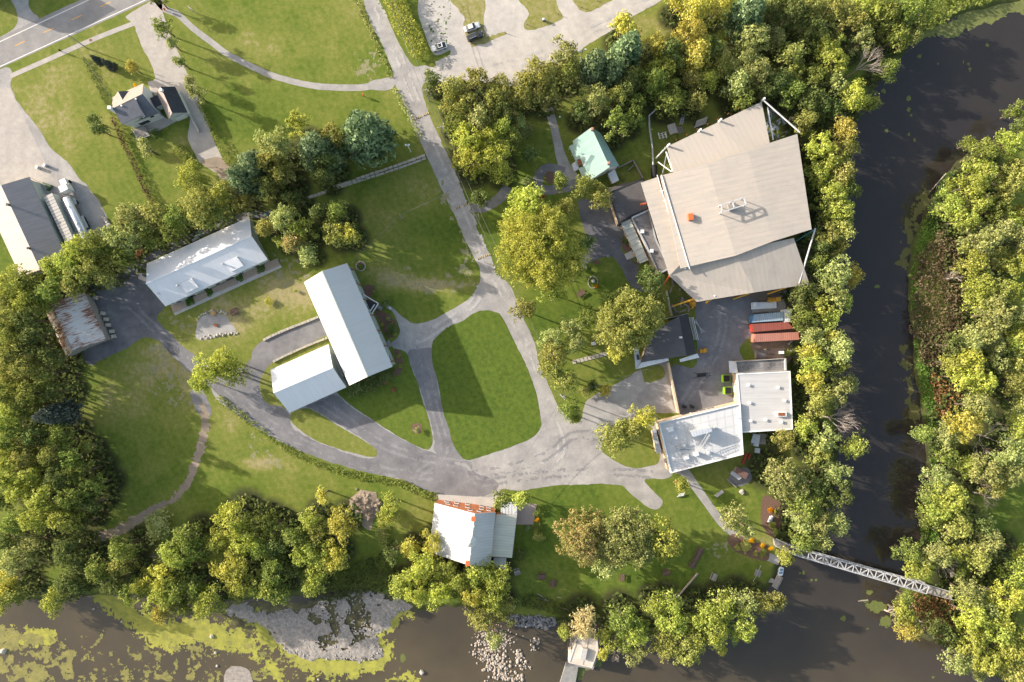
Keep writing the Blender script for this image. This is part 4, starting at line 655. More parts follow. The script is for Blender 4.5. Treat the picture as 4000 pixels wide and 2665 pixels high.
def crown_mesh(name, Rr, H, seed, style='broad', leaf=.42, dens=1.0):
    rg = np.random.RandomState(seed); base = H * .28; top = H; hc = (top - base)
    blobs = []
    if style == 'pine':
        nl = int(H * 1.1)
        for k in range(nl):
            t = k / (nl - 1); z = base * .5 + (H - base * .5) * t; rr = Rr * (1 - t) ** .62 * rg.uniform(.85, 1.05)
            nb = max(1, int(2 * math.pi * rr / 1.5))
            a0 = rg.uniform(0, 6.3)
            for j in range(nb):
                a = a0 + 2 * math.pi * j / nb + rg.normal() * .15; q = rr * rg.uniform(.70, 1.05)
                blobs.append((q * math.cos(a) * .9, q * math.sin(a) * .9, z + rg.normal() * .3, rg.uniform(.7, 1.15), rg.rand()))
                if rr > 2.5: blobs.append((q * .55 * math.cos(a + .3), q * .55 * math.sin(a + .3), z + .35, rg.uniform(.7, 1.1), rg.rand()))
    else:
        # several boughs, each carrying clumps: an uneven outline with bays between the boughs
        nbo = max(3, int(Rr * 1.5)); ph = rg.uniform(0, 6.3)
        boughs = [(0, 0, H * .80, Rr * .55)]
        for k in range(nbo):
            a = ph + 2 * math.pi * k / nbo + rg.normal() * .25; q = Rr * rg.uniform(.45, .72)
            boughs.append((q * math.cos(a), q * math.sin(a), H * rg.uniform(.48, .74), Rr * rg.uniform(.26, .48)))
        for k in range(nbo if Rr > 5 else 3):
            a = rg.uniform(0, 6.3); q = Rr * rg.uniform(.2, .6); boughs.append((q * math.cos(a), q * math.sin(a), H * rg.uniform(.66, .9), Rr * rg.uniform(.24, .36)))
        for bx, by, bz, br in boughs:
            nb = max(5, int((5.0 if seed % 2 else 3.2) * (br / .95) ** 2)); bcv = rg.rand()
            for j in range(nb):
                d = unit(rg.normal(size=3)); d[2] = abs(d[2]) * 1.0 - .25; q = br * rg.uniform(.62, 1.08)
                blobs.append((bx + d[0] * q, by + d[1] * q, bz + d[2] * q * .85, rg.uniform(.42, .85) if seed % 2 else rg.uniform(.6, 1.2), np.clip(.5 * bcv + .5 * rg.rand(), 0, 1)))
    P_, Nn, S_, C_ = [], [], [], []
    for x, y, z, br, cv in blobs:
        z = min(max(z, base * .6), H)
        n = int(dens * 15 * br * br * (.42 / leaf) ** 2) + 5
        d = unit(rg.normal(size=(n, 3))); d[:, 2] = np.where(d[:, 2] < -.35, -d[:, 2], d[:, 2])
        rr = br * (rg.uniform(.55, 1.15, n) ** .8)
        p = d * rr.reshape(-1, 1) * np.array([1, 1, .75]) + np.array([x, y, z])
        out = unit(d * .9 + rg.normal(size=(n, 3)) * .6 + np.array([0, 0, .08]))
        P_.append(p); Nn.append(out); S_.append(leaf * rg.uniform(.65, 1.45, n)); C_.append(np.clip(.5 * cv + .7 * rg.rand(n) - .1, 0, 1))
    pos, nrm, sz, cv = map(np.concatenate, (P_, Nn, S_, C_))
    co = quads(rg, pos, nrm, sz, 1.25 if style == 'broad' else 1.7)
    # inner mass so that the crown does not read hollow
    o = raw_mesh(name, co, np.arange(len(co)).reshape(-1, 4), LEAF['G'], {'cv': cv}, 'FACE')
    me = o.data; bpy.data.objects.remove(o); return me
def trunk_mesh(name, H, r, seed, limbs=6):
    rd = random.Random(seed); mb = MB()
    mb.tube([(0, 0, -.3), (.03 * H * rd.uniform(-1, 1), 0, H * .3), (rd.uniform(-.2, .2), rd.uniform(-.2, .2), H * .75)], [r * 1.25, r * .9, r * .35], 7)
    for k in range(limbs):
        a = k * 6.283 / limbs + rd.uniform(-.3, .3); z = H * rd.uniform(.28, .5); L = H * .34
        mb.tube([(0, 0, z), (math.cos(a) * L * .5, math.sin(a) * L * .5, z + L * .45), (math.cos(a) * L, math.sin(a) * L, z + L * .75)], [r * .45, r * .3, r * .12], 5)
    o = mb.obj(name, M_BARK); me = o.data; bpy.data.objects.remove(o); return me
CR = {}
for cls, Rr, H, nv in (('s', 2.0, 6.0, 3), ('m', 3.4, 8.2, 5), ('l', 4.6, 10.0, 6), ('x', 8.5, 14.5, 4), ('z', 13.0, 18.5, 1)):
    CR[cls] = [(Rr, H, crown_mesh('crown', Rr, H, hash_ * 13 + int(Rr * 10), 'broad', .27 if cls == 's' else .33)) for hash_ in range(nv)]
    CR[cls + 't'] = trunk_mesh('trunk', H, .09 + Rr * .045, int(H))
PCR = [(5.5, 14.0, crown_mesh('crown', 5.5, 14.0, 301 + k, 'pine', .5, 1.15)) for k in range(3)]
PTR = trunk_mesh('trunk', 14.0, .4, 3, 3)
ORD = ['first', 'second', 'third', 'fourth', 'fifth', 'sixth', 'seventh', 'eighth', 'ninth', 'tenth', 'eleventh', 'twelfth', 'thirteenth', 'fourteenth', 'fifteenth', 'sixteenth', 'seventeenth', 'eighteenth', 'nineteenth', 'twentieth', 'twenty-first']
def plant_tree(name, x, y, rad, h, cls_me, trunk_me, R0, H0, mt, label, cat, group=None, kseed=0):
    o = thing(name, label, cat, (x, y, 0), group); rd = random.Random(kseed)
    c = bpy.data.objects.new('crown', cls_me); COL.objects.link(c); c.parent = o
    s = rad / R0; c.scale = (s * rd.uniform(.94, 1.06), s * rd.uniform(.94, 1.06), h / H0); c.rotation_euler = (0, 0, rd.uniform(0, 6.28))
    c.material_slots[0].link = 'OBJECT'; c.material_slots[0].material = mt
    t = bpy.data.objects.new('trunk', trunk_me); COL.objects.link(t); t.parent = o; t.scale = (s, s, h / H0)
    return o
idx = 0
for reg, ax, soil, lst in TREES:
    mine = [t for t in TP if t[0] == reg]
    for rank, t in enumerate(sorted(mine, key=lambda t: t[3][ax])):
        _, _, _, pix, X, Y, rad, h, tint = t; idx += 1
        cls = 's' if rad < 2.7 else 'm' if rad < 4.0 else 'l' if rad < 6.3 else 'x' if rad < 10.5 else 'z'
        R0, H0, me = CR[cls][idx % len(CR[cls])]
        if sdf(np.array([X]), np.array([Y]), RIV)[0] > 0: h *= .86
        shy = max(h * 0.0, 0); nm = 'shrub' if h < 6.2 else 'tree'
        n = len(mine)
        if n == 1: where = 'the only one ' + reg
        else:
            frm = ('from the left' if ax == 0 else 'from the top')
            where = (ORD[rank] + ' ' + frm if rank < n - 1 or n > 16 else ('rightmost' if ax == 0 else 'lowest')) + ' ' + reg
        size = 'small ' if rad < 3 else 'large ' if rad > 5 else ''
        lab = f"{size}{TINT[tint]} {nm}, {where}"
        if len(lab.split()) > 16: lab = f"{TINT[tint]} {nm}, {where}"
        if len(lab.split()) > 16: print('LONG', len(lab.split()), lab)
        sh = 1.06 if not soil else 1.02 if 'left wood' in reg else 1.15
        plant_tree('shrub' if nm == 'shrub' else 'small_tree' if rad < 3.15 else 'broadleaf_tree', X, Y, rad * sh, h, me, CR[cls + 't'], R0, H0, LEAF[tint], lab, nm, 'trees and shrubs ' + reg, idx)
for i, (lab, (c, r_, x, y, q)) in enumerate(PINES):
    rad = q / 2.24 * S4; h = 13.5 + rad * 1.1
    if i == 9: h = 6.0
    X, Y = W(c, r_, x, y, h * .5); R0, H0, me = PCR[i % 3]
    plant_tree('pine_tree' if i < 8 else 'spruce_tree', X, Y, rad * 1.1, h, me, PTR, R0, H0, LEAF['S' if i == 8 else 'P' if i == 9 else 'B'], lab, 'conifer', 'conifers', i)

def scatter(name, region_fn, box, dens, hfn, leaf, mt, label, cat, seed=1, asp=1.3):
    x0, x1, y0, y1 = box; rg = np.random.RandomState(seed); n = int((x1 - x0) * (y1 - y0) * dens)
    x = rg.uniform(x0, x1, n); y = rg.uniform(y0, y1, n); k = region_fn(x, y) > 0; x, y = x[k], y[k]; n = len(x)
    hh = hfn(x, y); z = hh * rg.uniform(.15, 1, n) ** .5
    nrm = unit(rg.normal(size=(n, 3)) * .6 + np.array([0, 0, 1.0])); s = leaf * rg.uniform(.6, 1.5, n)
    co = quads(rg, np.stack([x, y, z], 1), nrm, s, asp); cv = np.clip(.6 * fbm(x, y, 2.2, seed, 3) + .5 * rg.rand(n) - .05, 0, 1)
    o = raw_mesh(name, co, np.arange(len(co)).reshape(-1, 4), mt, {'cv': cv}, 'FACE')
    if label: stuff(o, label, cat)
    return o
FT = [(t[4], t[5], t[6]) for t in TP if t[2]]
def forest(x, y):
    o = np.full(x.shape, -1.0)
    for fx, fy, fr in FT:
        o = np.maximum(o, 1 - ((x - fx) ** 2 + (y - fy) ** 2) / (fr * .92 + .3) ** 2)
    o = o + (fbm(x, y, 2.5, 4) - .5) * .6
    return np.where(sdf(x, y, RIV) > -.3, -1, o)
scatter('undergrowth', forest, (-150, 160, -104, 102), 3.0, lambda x, y: .3 + 1.6 * fbm(x, y, 3, 9), .75, LEAF['N'], 'low dark undergrowth under the trees of the woods', 'undergrowth', 5)
THK = PL([(2160,520),(2135,548),(2105,600),(2093,650),(2087,720),(2098,790),(2120,840),(2170,850),(2215,810),(2215,760),(2205,690),(2215,640),(2190,560)])
scatter('brown_thicket', lambda x, y: sdf(x, y, THK) + (fbm(x, y, 3, 2) - .5) * 4, (P(2060,0)[0], P(2240,0)[0], P(0,880)[1], P(0,500)[1]), 9, lambda x, y: .6 + 1.8 * fbm(x, y, 1.8, 9), .42, LEAF['W'], 'dark brown withered thicket between the right wood and the grassy bank', 'thicket', 6)
THK2 = WL(3,2,[(1400,370),(1440,520),(1460,740),(1560,740),(1590,600),(1720,560),(1560,430),(1440,330)])
scatter('rusty_fern_patch', lambda x, y: sdf(x, y, THK2) + (fbm(x, y, 2, 2) - .5) * 2, (W(3,2,1350,0)[0], W(3,2,1780,0)[0], W(3,2,0,780)[1], W(3,2,0,300)[1]), 9, lambda x, y: .4 + 1.2 * fbm(x, y, 1.6, 9), .42, LEAF['H'], 'rusty orange-brown ferns on the right bank opposite the flat roofs', 'ferns', 7)
GR = PL([(2180,395),(2155,430),(2140,465),(2125,505),(2108,545),(2096,600),(2092,660),(2093,720),(2100,780),(2108,850),(2120,930),(2132,1000),(2138,1060),(2132,1130),(2122,1200),(2110,1260),(2150,1240),(2165,1130),(2165,1020),(2150,930),(2135,850),(2118,780),(2112,720),(2112,650),(2125,590),(2150,520),(2185,450),(2210,400)])
scatter('bank_grass', lambda x, y: sdf(x, y, GR) + (fbm(x, y, 2, 2) - .4) * 2, (P(2050,0)[0], P(2230,0)[0], P(0,1280)[1], P(0,370)[1]), 11, lambda x, y: .2 + .6 * fbm(x, y, 1.6, 9), .38, LEAF['L'], 'bright green grass strip along the right river bank', 'bank grass', 8)
UP = WL(3,0,[(1280,40),(1450,-60),(2000,-60),(1950,10),(1800,50),(1700,90),(1600,130),(1480,220),(1400,260),(1320,250)])
scatter('bend_shrubs', lambda x, y: sdf(x, y, UP) + (fbm(x, y, 3, 2) - .3) * 3, (W(3,0,1150,0)[0], W(3,0,2100,0)[0], W(3,0,0,300)[1], W(3,0,0,-60)[1]), 9, lambda x, y: .5 + 2.4 * fbm(x, y, 2.6, 9), .45, LEAF['G'], 'low green shrubs on the upper river bend', 'bank shrubs', 9)
RS = WL(3,3,[(1280,740),(1560,820),(1620,1000),(1560,1200),(1400,1150),(1290,1000),(1240,860)])
scatter('golden_thicket', lambda x, y: sdf(x, y, RS) + (fbm(x, y, 3, 2) - .5) * 3, (W(3,3,1180,0)[0], W(3,3,1680,0)[0], W(3,3,0,1260)[1], W(3,3,0,700)[1]), 9, lambda x, y: .5 + 1.8 * fbm(x, y, 1.8, 9), .42, LEAF['H'], 'golden-brown thicket below the right end of the footbridge', 'thicket', 10)
BK = WL(1,3,[(480,840),(820,560),(1000,480),(1200,330),(1260,560),(1330,620),(1200,760),(960,770),(700,840)])
scatter('bank_weeds', lambda x, y: sdf(x, y, BK) + (fbm(x, y, 3, 2) - .4) * 3, (W(1,3,420,0)[0], W(1,3,1400,0)[0], W(1,3,0,900)[1], W(1,3,0,250)[1]), 9, lambda x, y: .3 + 1.2 * fbm(x, y, 2, 9), .42, LEAF['N'], 'tall dark weeds on the bank left of the mill trees', 'bank weeds', 11)
GF = WL(3,2,[(2000,1400),(2240,1350),(2260,1568),(2240,1900),(2050,1950),(1990,1600)])
def verge(name, path, wd, hgt, mt, label, cat, dens=11, seed=20, leaf=.36):
    pts = strip(path, wd); xs = [p[0] for p in pts]; ys = [p[1] for p in pts]
    return scatter(name, lambda x, y: sdf(x, y, pts) + (fbm(x, y, 1.6, 3) - .45) * 1.2, (min(xs) - 1, max(xs) + 1, min(ys) - 1, max(ys) + 1), dens, lambda x, y: hgt * (.4 + fbm(x, y, 1.5, seed)), leaf, mt, label, cat, seed)
verge('drive_verge_weeds', WL(1,2,[(-330,560),(-250,620),(-120,720),(0,810),(130,920),(300,1030),(500,1130),(750,1215),(900,1250),(1150,1300),(1300,1330),(1450,1400),(1580,1440)]), [2.2, 1.5, 2.0, 1.9, 2.6], .8, LEAF['G'], 'shaggy green weeds along the lower edge of the curving drive', 'weeds')
verge('lane_verge_weeds', WL(1,0,[(860,0),(930,120),(1000,270),(1080,450),(1160,630),(1180,680)]), 1.3, .5, LEAF['P'], 'pale tall grass along the upper lane above the foot path', 'tall grass', 9, 21)
verge('ditch_weeds', WL(1,0,[(1215,770),(1290,920),(1370,1080),(1440,1230)]), 1.6, .7, LEAF['P'], 'straw-coloured tall grass along the lane beside the pine lawn', 'tall grass', 9, 22)
verge('shore_weeds', PL([(1200,1375),(1260,1390),(1300,1405),(1330,1420)]), 4, .7, LEAF['N'], 'dark weeds on the shore left of the tan willow', 'weeds', 9, 23)
def hedge(name, path, wd, hgt, tint, label, cat='hedge', leaf=.3, dens=26, closed=False):
    pts = strip(path, wd) if not closed else path
    c = centroid(pts); root = thing(name, label, cat, (c[0], c[1], 0))
    xs = [p[0] for p in pts]; ys = [p[1] for p in pts]; rg = np.random.RandomState(len(label))
    n = int((max(xs) - min(xs) + 1) * (max(ys) - min(ys) + 1) * dens); x = rg.uniform(min(xs), max(xs), n); y = rg.uniform(min(ys), max(ys), n)
    d = sdf(x, y, pts); k = d > -.15 + (fbm(x, y, 1, 2) - .5) * .3; x, y, d = x[k], y[k], d[k]; n = len(x)
    z = hgt * rg.uniform(.1, 1, n) ** .45 * (.8 + .3 * fbm(x, y, 1.4, 3)); z = np.where(d < .25, z * rg.uniform(.3, 1, n), z)
    nrm = unit(rg.normal(size=(n, 3)) * .7 + np.array([0, 0, .8]))
    co = quads(rg, np.stack([x - c[0], y - c[1], z], 1), nrm, leaf * rg.uniform(.7, 1.4, n), 1.2)
    o = raw_mesh('foliage', co, np.arange(len(co)).reshape(-1, 4), LEAF[tint], {'cv': np.clip(.5 * fbm(x, y, 1.1, 4) + .5 * rg.rand(n), 0, 1)}, 'FACE'); o.parent = root
    t = MB(); step = max(1, len(path) // 12)
    for q in catmull(path, 2.2, closed)[:40]: t.tube([(q[0], q[1], 0), (q[0] + .1, q[1], hgt * .7)], .05, 5)
    t.obj('stems', M_BARK, root); return root
hedge('hedge', WL(0,0,[(1000,1040),(1060,1180),(1130,1330),(1200,1470),(1240,1568),(1300,1700),(1360,1800)]), 1.1, 1.7, 'W', 'brown clipped hedge along the left side of the house garden')
hedge('hedge', WL(0,0,[(738,512),(800,640),(870,780),(935,900),(985,1010)]), .6, 1.5, 'D', 'thin dark hedge running from the sidewalk down to the house')
hedge('hedge', WL(0,0,[(1745,905),(1830,1060),(1900,1220),(1960,1350),(2010,1450)]), 1.1, 2.0, 'G', 'narrow green hedge along the right side of the house drive')
hedge('hedge', WL(1,0,[(1190,-60),(1250,100),(1300,230),(1380,340),(1420,440),(1450,520)]), [6.5, 6, 6.2, 5.5, 4.6], 3.4, 'Y', 'broad shaggy yellow-green hedgerow left of the parking lot', 'hedgerow', .4, 16)
hedge('hedge', WL(0,0,[(1560,1290),(1610,1350),(1670,1400)]), 3.0, 1.6, 'G', 'loose green hedge in the back garden of the house', 'hedge')
def bush(name, c, r_, x, y, rr, h, tint, label, cat='bush', group=None):
    X, Y = W(c, r_, x, y, h * .5); R0, H0, me = CR['s'][int(x) % 3]
    o = thing(name, label, cat, (X, Y, 0), group)
    q = bpy.data.objects.new('foliage', me); COL.objects.link(q); q.parent = o; s = rr / 2.24 * S4 / R0
    q.scale = (s, s, h / H0 * 1.25); q.location.z = -h * .25; q.rotation_euler.z = x; q.material_slots[0].link = 'OBJECT'; q.material_slots[0].material = LEAF[tint]
    return o
for a in [('bush',0,0,1240,700,32,1.4,'O','round olive bush at the lower end of the yellow globe tree shadow'),('bush',0,0,1180,748,20,.8,'F','bright yellow flowering plant by the house front'),
  ('bush',0,0,1355,1170,45,1.6,'D','dark green bush right of the house deck'),('bush',0,0,1165,1170,30,1.2,'D','small dark bush left of the house deck'),('bush',0,0,1665,1425,28,1.2,'O','small olive bush in the back garden by the gravel'),
  ('bush',1,0,945,1568,10,.5,'D','tiny plant beside the stone block row'),('bush',1,1,345,1092,18,1.0,'Y','small yellow-green bush in the grass beside the barn'),('bush',1,1,110,1185,40,1.4,'K','young golden tree below the white workshop deck'),
  ('bush',1,1,1045,1100,28,1.2,'G','bright green bush in the bed beside the barn entrance'),('bush',1,1,1135,1195,48,1.8,'D','round dark green bush beside the barn entrance ramp'),('bush',1,1,1190,1415,52,2.0,'D','wide dark green bush in the bed by the lane'),
  ('bush',1,1,1107,1390,18,.8,'Y','small lime bush in the bed by the barn wall'),('bush',1,1,1150,1475,28,1.1,'D','small dark bush at the lower end of the barn bed'),('bush',1,1,1215,1465,22,.8,'Y','yellow-green bush at the tip of the barn bed'),('bush',1,1,1155,1335,22,.7,'P','white-flowering bush in the barn bed'),
  ('bush',1,2,880,515,88,2.6,'D','large dark shrub at the lower barn gable, left of two'),('bush',1,2,1010,440,95,2.6,'D','large dark shrub in the middle under the barn gable'),('bush',1,2,1140,365,70,2.4,'D','dark shrub at the right corner of the barn gable'),
  ('bush',1,2,1405,845,34,1.4,'P','pale round bush alone on the triangular barn lawn'),('bush',1,2,1250,200,18,.8,'Y','small lime plant in the strip bed by the barn corner'),('bush',1,2,1268,290,22,.8,'Y','trailing lime plant in the strip bed below the barn corner'),
  ('bush',1,2,1205,500,26,.8,'H','reddish low bush on the barn lawn'),('bush',1,2,1130,420,34,.9,'H','rust-coloured low bush at the barn gable bed'),
  ('bush',2,0,335,1235,16,.8,'G','tiny green shrub on the shaded lawn beside the garden path'),('bush',2,1,135,130,50,1.5,'P','white-flowering shrub beside the curved garden path'),('bush',2,1,1005,650,45,1.0,'D','low dark shrub in the bed by the pale lean-to roof'),
  ('bush',2,1,1075,820,32,1.2,'G','green shrub at the lower end of the pale lean-to'),('bush',2,1,968,98,20,.8,'Y','lime plant in the fenced garden right of the teal house'),('bush',2,1,825,170,26,1.0,'G','green shrub beside the white garden shed roof'),
  ('bush',2,3,220,90,42,1.4,'G','white-flecked green shrub right of the brick patio, upper of two'),('bush',2,3,220,150,26,.8,'F','orange-yellow flowers between two shrubs by the patio'),('bush',2,3,215,205,42,1.4,'G','white-flecked green shrub right of the brick patio, lower of two'),
  ('bush',2,3,145,222,30,1.0,'B','blue-grey round bush below the brick patio'),('bush',2,3,235,285,58,2.0,'O','olive-brown bush below the patio shrubs'),('bush',2,3,70,460,68,2.4,'N','dark bush at the right side of the mill'),
  ('bush',2,3,2085,325,30,1.0,'F','bright golden flowers at the footbridge flower bed'),('bush',2,3,2190,370,24,.8,'F','golden flowers in the bed by the footbridge approach'),('bush',2,3,1975,385,34,.9,'Y','yellow-green bush in the footbridge bed, left end'),('bush',2,3,2040,370,55,.9,'O','low olive plants in the footbridge bed'),
  ('bush',2,3,2200,440,50,1.4,'G','rounded green bush at the right end of the footbridge bed'),('bush',2,3,2128,440,26,.8,'Y','small yellow bush at the lower edge of the footbridge bed'),('bush',2,3,1812,48,22,.8,'Y','round yellow bush beside the path to the footbridge'),
  ('bush',3,3,20,60,26,1.0,'F','yellow flowering bush beside the striped figure, upper'),('bush',3,3,70,70,24,1.0,'K','golden bush beside the striped figure, right'),('bush',3,3,35,195,36,1.3,'Y','lime bush above the footbridge approach'),('bush',3,3,70,255,40,1.4,'G','green bush above the footbridge approach'),
  ('bush',3,3,25,400,26,1.0,'F','golden bush left below the footbridge steps'),('bush',2,0,1410,1200,40,1.0,'G','green weeds clump left of the upper hall panel'),('bush',0,1,1210,760,45,1.3,'H','orange-leaved bush behind the white workshop'),
  ('bush',1,3,1120,270,85,1.6,'O','sprawling straw-coloured grass clump right of the dirt pile'),('bush',1,0,1000,1568,8,.4,'D','tiny weed tuft by the stone row'),('bush',2,2,640,520,60,2.6,'O','olive shrub in the turnaround planting'),
  ('bush',0,3,1380,190,130,3.2,'P','pale sprawling bush alone on the lower left field'),('bush',3,2,160,170,45,1.8,'Y','yellow-green sapling behind the flat-roofed building'),('bush',2,2,1440,1310,22,.7,'H','rusty brown plant beside the small yellow tree')]:
    bush(*a)
for i, (x, y, x2, y2, lb) in enumerate([(835,485,920,575,'slim dark spindle conifer on the front lawn, left of two'),(932,530,1030,620,'slim dark spindle conifer on the front lawn, right and larger of two')]):
    X, Y = W(0,0,x2 - 15,y2 - 12); R0, H0, me = PCR[i]
    plant_tree('spindle_conifer', X, Y, 1.35 + .2 * i, 6.0 + .8 * i, me, PTR, R0, H0, LEAF['S'], lb, 'conifer', 'spindle conifers on the front lawn', i)
def dead_tree(c, r_, x, y, rr, h, ang, spread, label, seed):
    X, Y = W(c, r_, x, y, h * .4); root = thing('dead_tree', label, 'dead tree', (X, Y, 0), 'bleached dead trees'); rd = random.Random(seed); mb = MB(); tk = MB(); L0 = rr / 2.24 * S4
    tk.tube([(X, Y, 0), (X + .2, Y, h * .35), (X + .3, Y + .2, h * .55)], [.28, .22, .14], 7)
    def grow(p, d, L, r, lv):
        q = p + d * L * .5 + Vector((rd.uniform(-.1, .1), rd.uniform(-.1, .1), .05)) * L; e = q + d * L * .5 + Vector((0, 0, .12 * L))
        mb.tube([p, q, e], [r, r * .8, r * .55], 4, False)
        if lv < 4:
            for _ in range(3 if lv < 3 else 2):
                a = rd.uniform(-.65, .65); dd = Vector((d.x * math.cos(a) - d.y * math.sin(a), d.x * math.sin(a) + d.y * math.cos(a), d.z + rd.uniform(-.15, .3))).normalized()
                grow(q if rd.random() < .4 else e, dd, L * rd.uniform(.55, .8), r * .62, lv + 1)
    for k in range(5):
        a = ang + spread * (k / 4 - .5) + rd.uniform(-.1, .1); grow(Vector((X, Y, h * rd.uniform(.35, .5))), Vector((math.cos(a), math.sin(a), .35)).normalized(), L0 * .30, .10, 0)
    tk.obj('trunk', M_DEADW, root); mb.obj('branches', M_DEADW, root)
dead_tree(3,0,760,620,300,12,.55,1.2,'large bleached dead tree fanned out over the upper river bank',1)
dead_tree(3,0,570,970,150,9,-1.3,1.8,'small bare tree on the river bank beside the upper hall corner',2)
dead_tree(3,2,520,740,270,11,-.1,1.5,'large bleached dead tree leaning over the river by the flat-roofed building',3)
dead_tree(3,2,1860,900,290,12,-.6,5.6,'wide bare dead tree in the right wood above the footbridge',4)
dead_tree(3,2,1880,1420,150,10,-.5,2.6,'thin bare tree in the right wood above the footbridge end',5)
dead_tree(3,1,1590,980,110,7,1.5,3,'small pale dead tree in the brown thicket',6)
dead_tree(0,3,1500,470,180,11,2.6,1.8,'pale bare tree among the crowns on the left bank',7)
dead_tree(3,3,1520,520,150,11,-1.6,3,'pale bare tree by the right end of the footbridge',8)
dead_tree(3,3,1350,1050,170,7,-1.4,1.2,'bare fallen tree on the point below the footbridge',9)
dead_tree(2,3,560,1160,80,6,-2.0,1.5,'bare twiggy tree between tan willow and pump house',10)
dead_tree(2,3,890,1300,90,6,-1.5,1.0,'drooping bare branches over the water right of the pump house',11)
dead_tree(3,3,1040,950,120,3,.5,1.0,'fallen trunk with roots at the water edge below the footbridge',12)
# ================================================================== BUILDINGS
def offset_in(pts, d):
    c = centroid(pts); out = []
    for p in pts:
        v = Vector((c[0] - p[0], c[1] - p[1])); L = v.length; v = v / L * min(d * 1.3, L * .5); out.append((p[0] + v.x, p[1] + v.y))
    return out
def roofdir(a, b): return (b[0] - a[0], b[1] - a[1])
def gable(root, A, R1, B, D, R2, C, he, hr, mroof1, mroof2, mwall, over=.45, he2=None, t=.18, ridge=None):
    """A,R1,B one end (eave, ridge, eave); D,R2,C the other end. Two roof planes and a wall shell."""
    he2 = he if he2 is None else he2
    a, r1, b, d, r2, c = v3(A, he), v3(R1, hr), v3(B, he2), v3(D, he), v3(R2, hr), v3(C, he2)
    o1 = MB().slab([a, r1, r2, d], t).obj('roof_slope', mroof1, root)
    o2 = MB().slab([r1 + Vector((0, 0, .003)), b, c, r2 + Vector((0, 0, .003))], t).obj('roof_slope', mroof2, root)
    if ridge: MB().bar(r1 + Vector((0, 0, .05)), r2 + Vector((0, 0, .05)), .35, .08).obj('ridge_cap', ridge, root)
    def ins(p, q, e): # pull p toward the middle
        return (Vector(p[:2]).lerp(Vector(q[:2]), e))
    cx = (a + b + c + d) / 4
    def pull(p, dd):
        v = Vector((cx.x - p.x, cx.y - p.y, 0)); return p + v.normalized() * dd * 1.35
    wa, wb, wc, wd_ = pull(a, over), pull(b, over), pull(c, over), pull(d, over)
    e1 = (wa + wb) / 2; m1 = Vector((r1.x, r1.y, 0)) + (Vector((cx.x - r1.x, cx.y - r1.y, 0))).normalized() * over * .8
    m2 = Vector((r2.x, r2.y, 0)) + (Vector((cx.x - r2.x, cx.y - r2.y, 0))).normalized() * over * .8
    lo = t + .12; sl = (hr - he) * .08; sl2 = (hr - he2) * .08
    vs = [(wa.x, wa.y, -.1), (wb.x, wb.y, -.1), (wc.x, wc.y, -.1), (wd_.x, wd_.y, -.1), (wa.x, wa.y, he - lo + sl), (wb.x, wb.y, he2 - lo + sl2), (wc.x, wc.y, he2 - lo + sl2), (wd_.x, wd_.y, he - lo + sl), (m1.x, m1.y, hr - lo), (m2.x, m2.y, hr - lo), (m1.x, m1.y, -.1), (m2.x, m2.y, -.1)]
    MB().add(vs, [(0, 4, 8, 10), (10, 8, 5, 1), (1, 5, 6, 2), (2, 6, 9, 11), (11, 9, 7, 3), (3, 7, 4, 0)]).obj('wall', mwall, root)
    return wa, wb, wc, wd_
def opening(root, p, q, t, z, wd, ht, name='window', mf=M_WHITE, mg=M_GLASS):
    """a framed opening on the outside of the wall running p -> q, outside on its right-hand side"""
    p = Vector((p[0], p[1], 0)); q = Vector((q[0], q[1], 0)); d = (q - p).normalized(); n = Vector((d.y, -d.x, 0)); c = p.lerp(q, t) + n * .06 + Vector((0, 0, z + ht / 2)); a = math.atan2(d.y, d.x)
    f = MB().box(c, (wd + .2, .12, ht + .2), a).obj(name, mf, root)
    g = MB().box(c + n * .07, (wd, .04, ht), a).obj('pane' if name == 'window' else 'panel', mg); g.parent = f
    off = root.location; g.data.transform(Matrix.Translation(-off)); return f
def flat_roof(root, pts, h, mroof, mwall, parapet=.35, mcap=None, name='roof'):
    inn = offset_in(pts, .35)
    MB().prism(inn, h - .25, h - .02).obj(name, mroof, root)
    n = len(pts); mb = MB()
    for i in range(n): 
        a, b = pts[i], pts[(i + 1) % n]; ia, ib = inn[i], inn[(i + 1) % n]
        vs = [(a[0], a[1], h - .3), (b[0], b[1], h - .3), (ib[0], ib[1], h - .3), (ia[0], ia[1], h - .3), (a[0], a[1], h + parapet), (b[0], b[1], h + parapet), (ib[0], ib[1], h + parapet), (ia[0], ia[1], h + parapet)]
        mb.add(vs, [(0, 1, 5, 4), (1, 2, 6, 5), (2, 3, 7, 6), (3, 0, 4, 7), (4, 5, 6, 7)])
    if parapet: mb.obj('parapet', mcap or mwall, root)
    MB().prism(offset_in(pts, .12), -.1, h - .26).obj('wall', mwall, root)
def roof_vent(root, x, y, z, s=.5, h=.7, m=M_WHITE, name='roof_vent'):
    MB().box((x, y, z + h / 2), (s, s, h)).box((x, y, z + h + .05), (s * 1.3, s * 1.3, .12)).obj(name, m, root)
def planks(name, pts, z, th, m, root, dirv=None): return MB().prism(pts, z, z + th).obj(name, m, root)

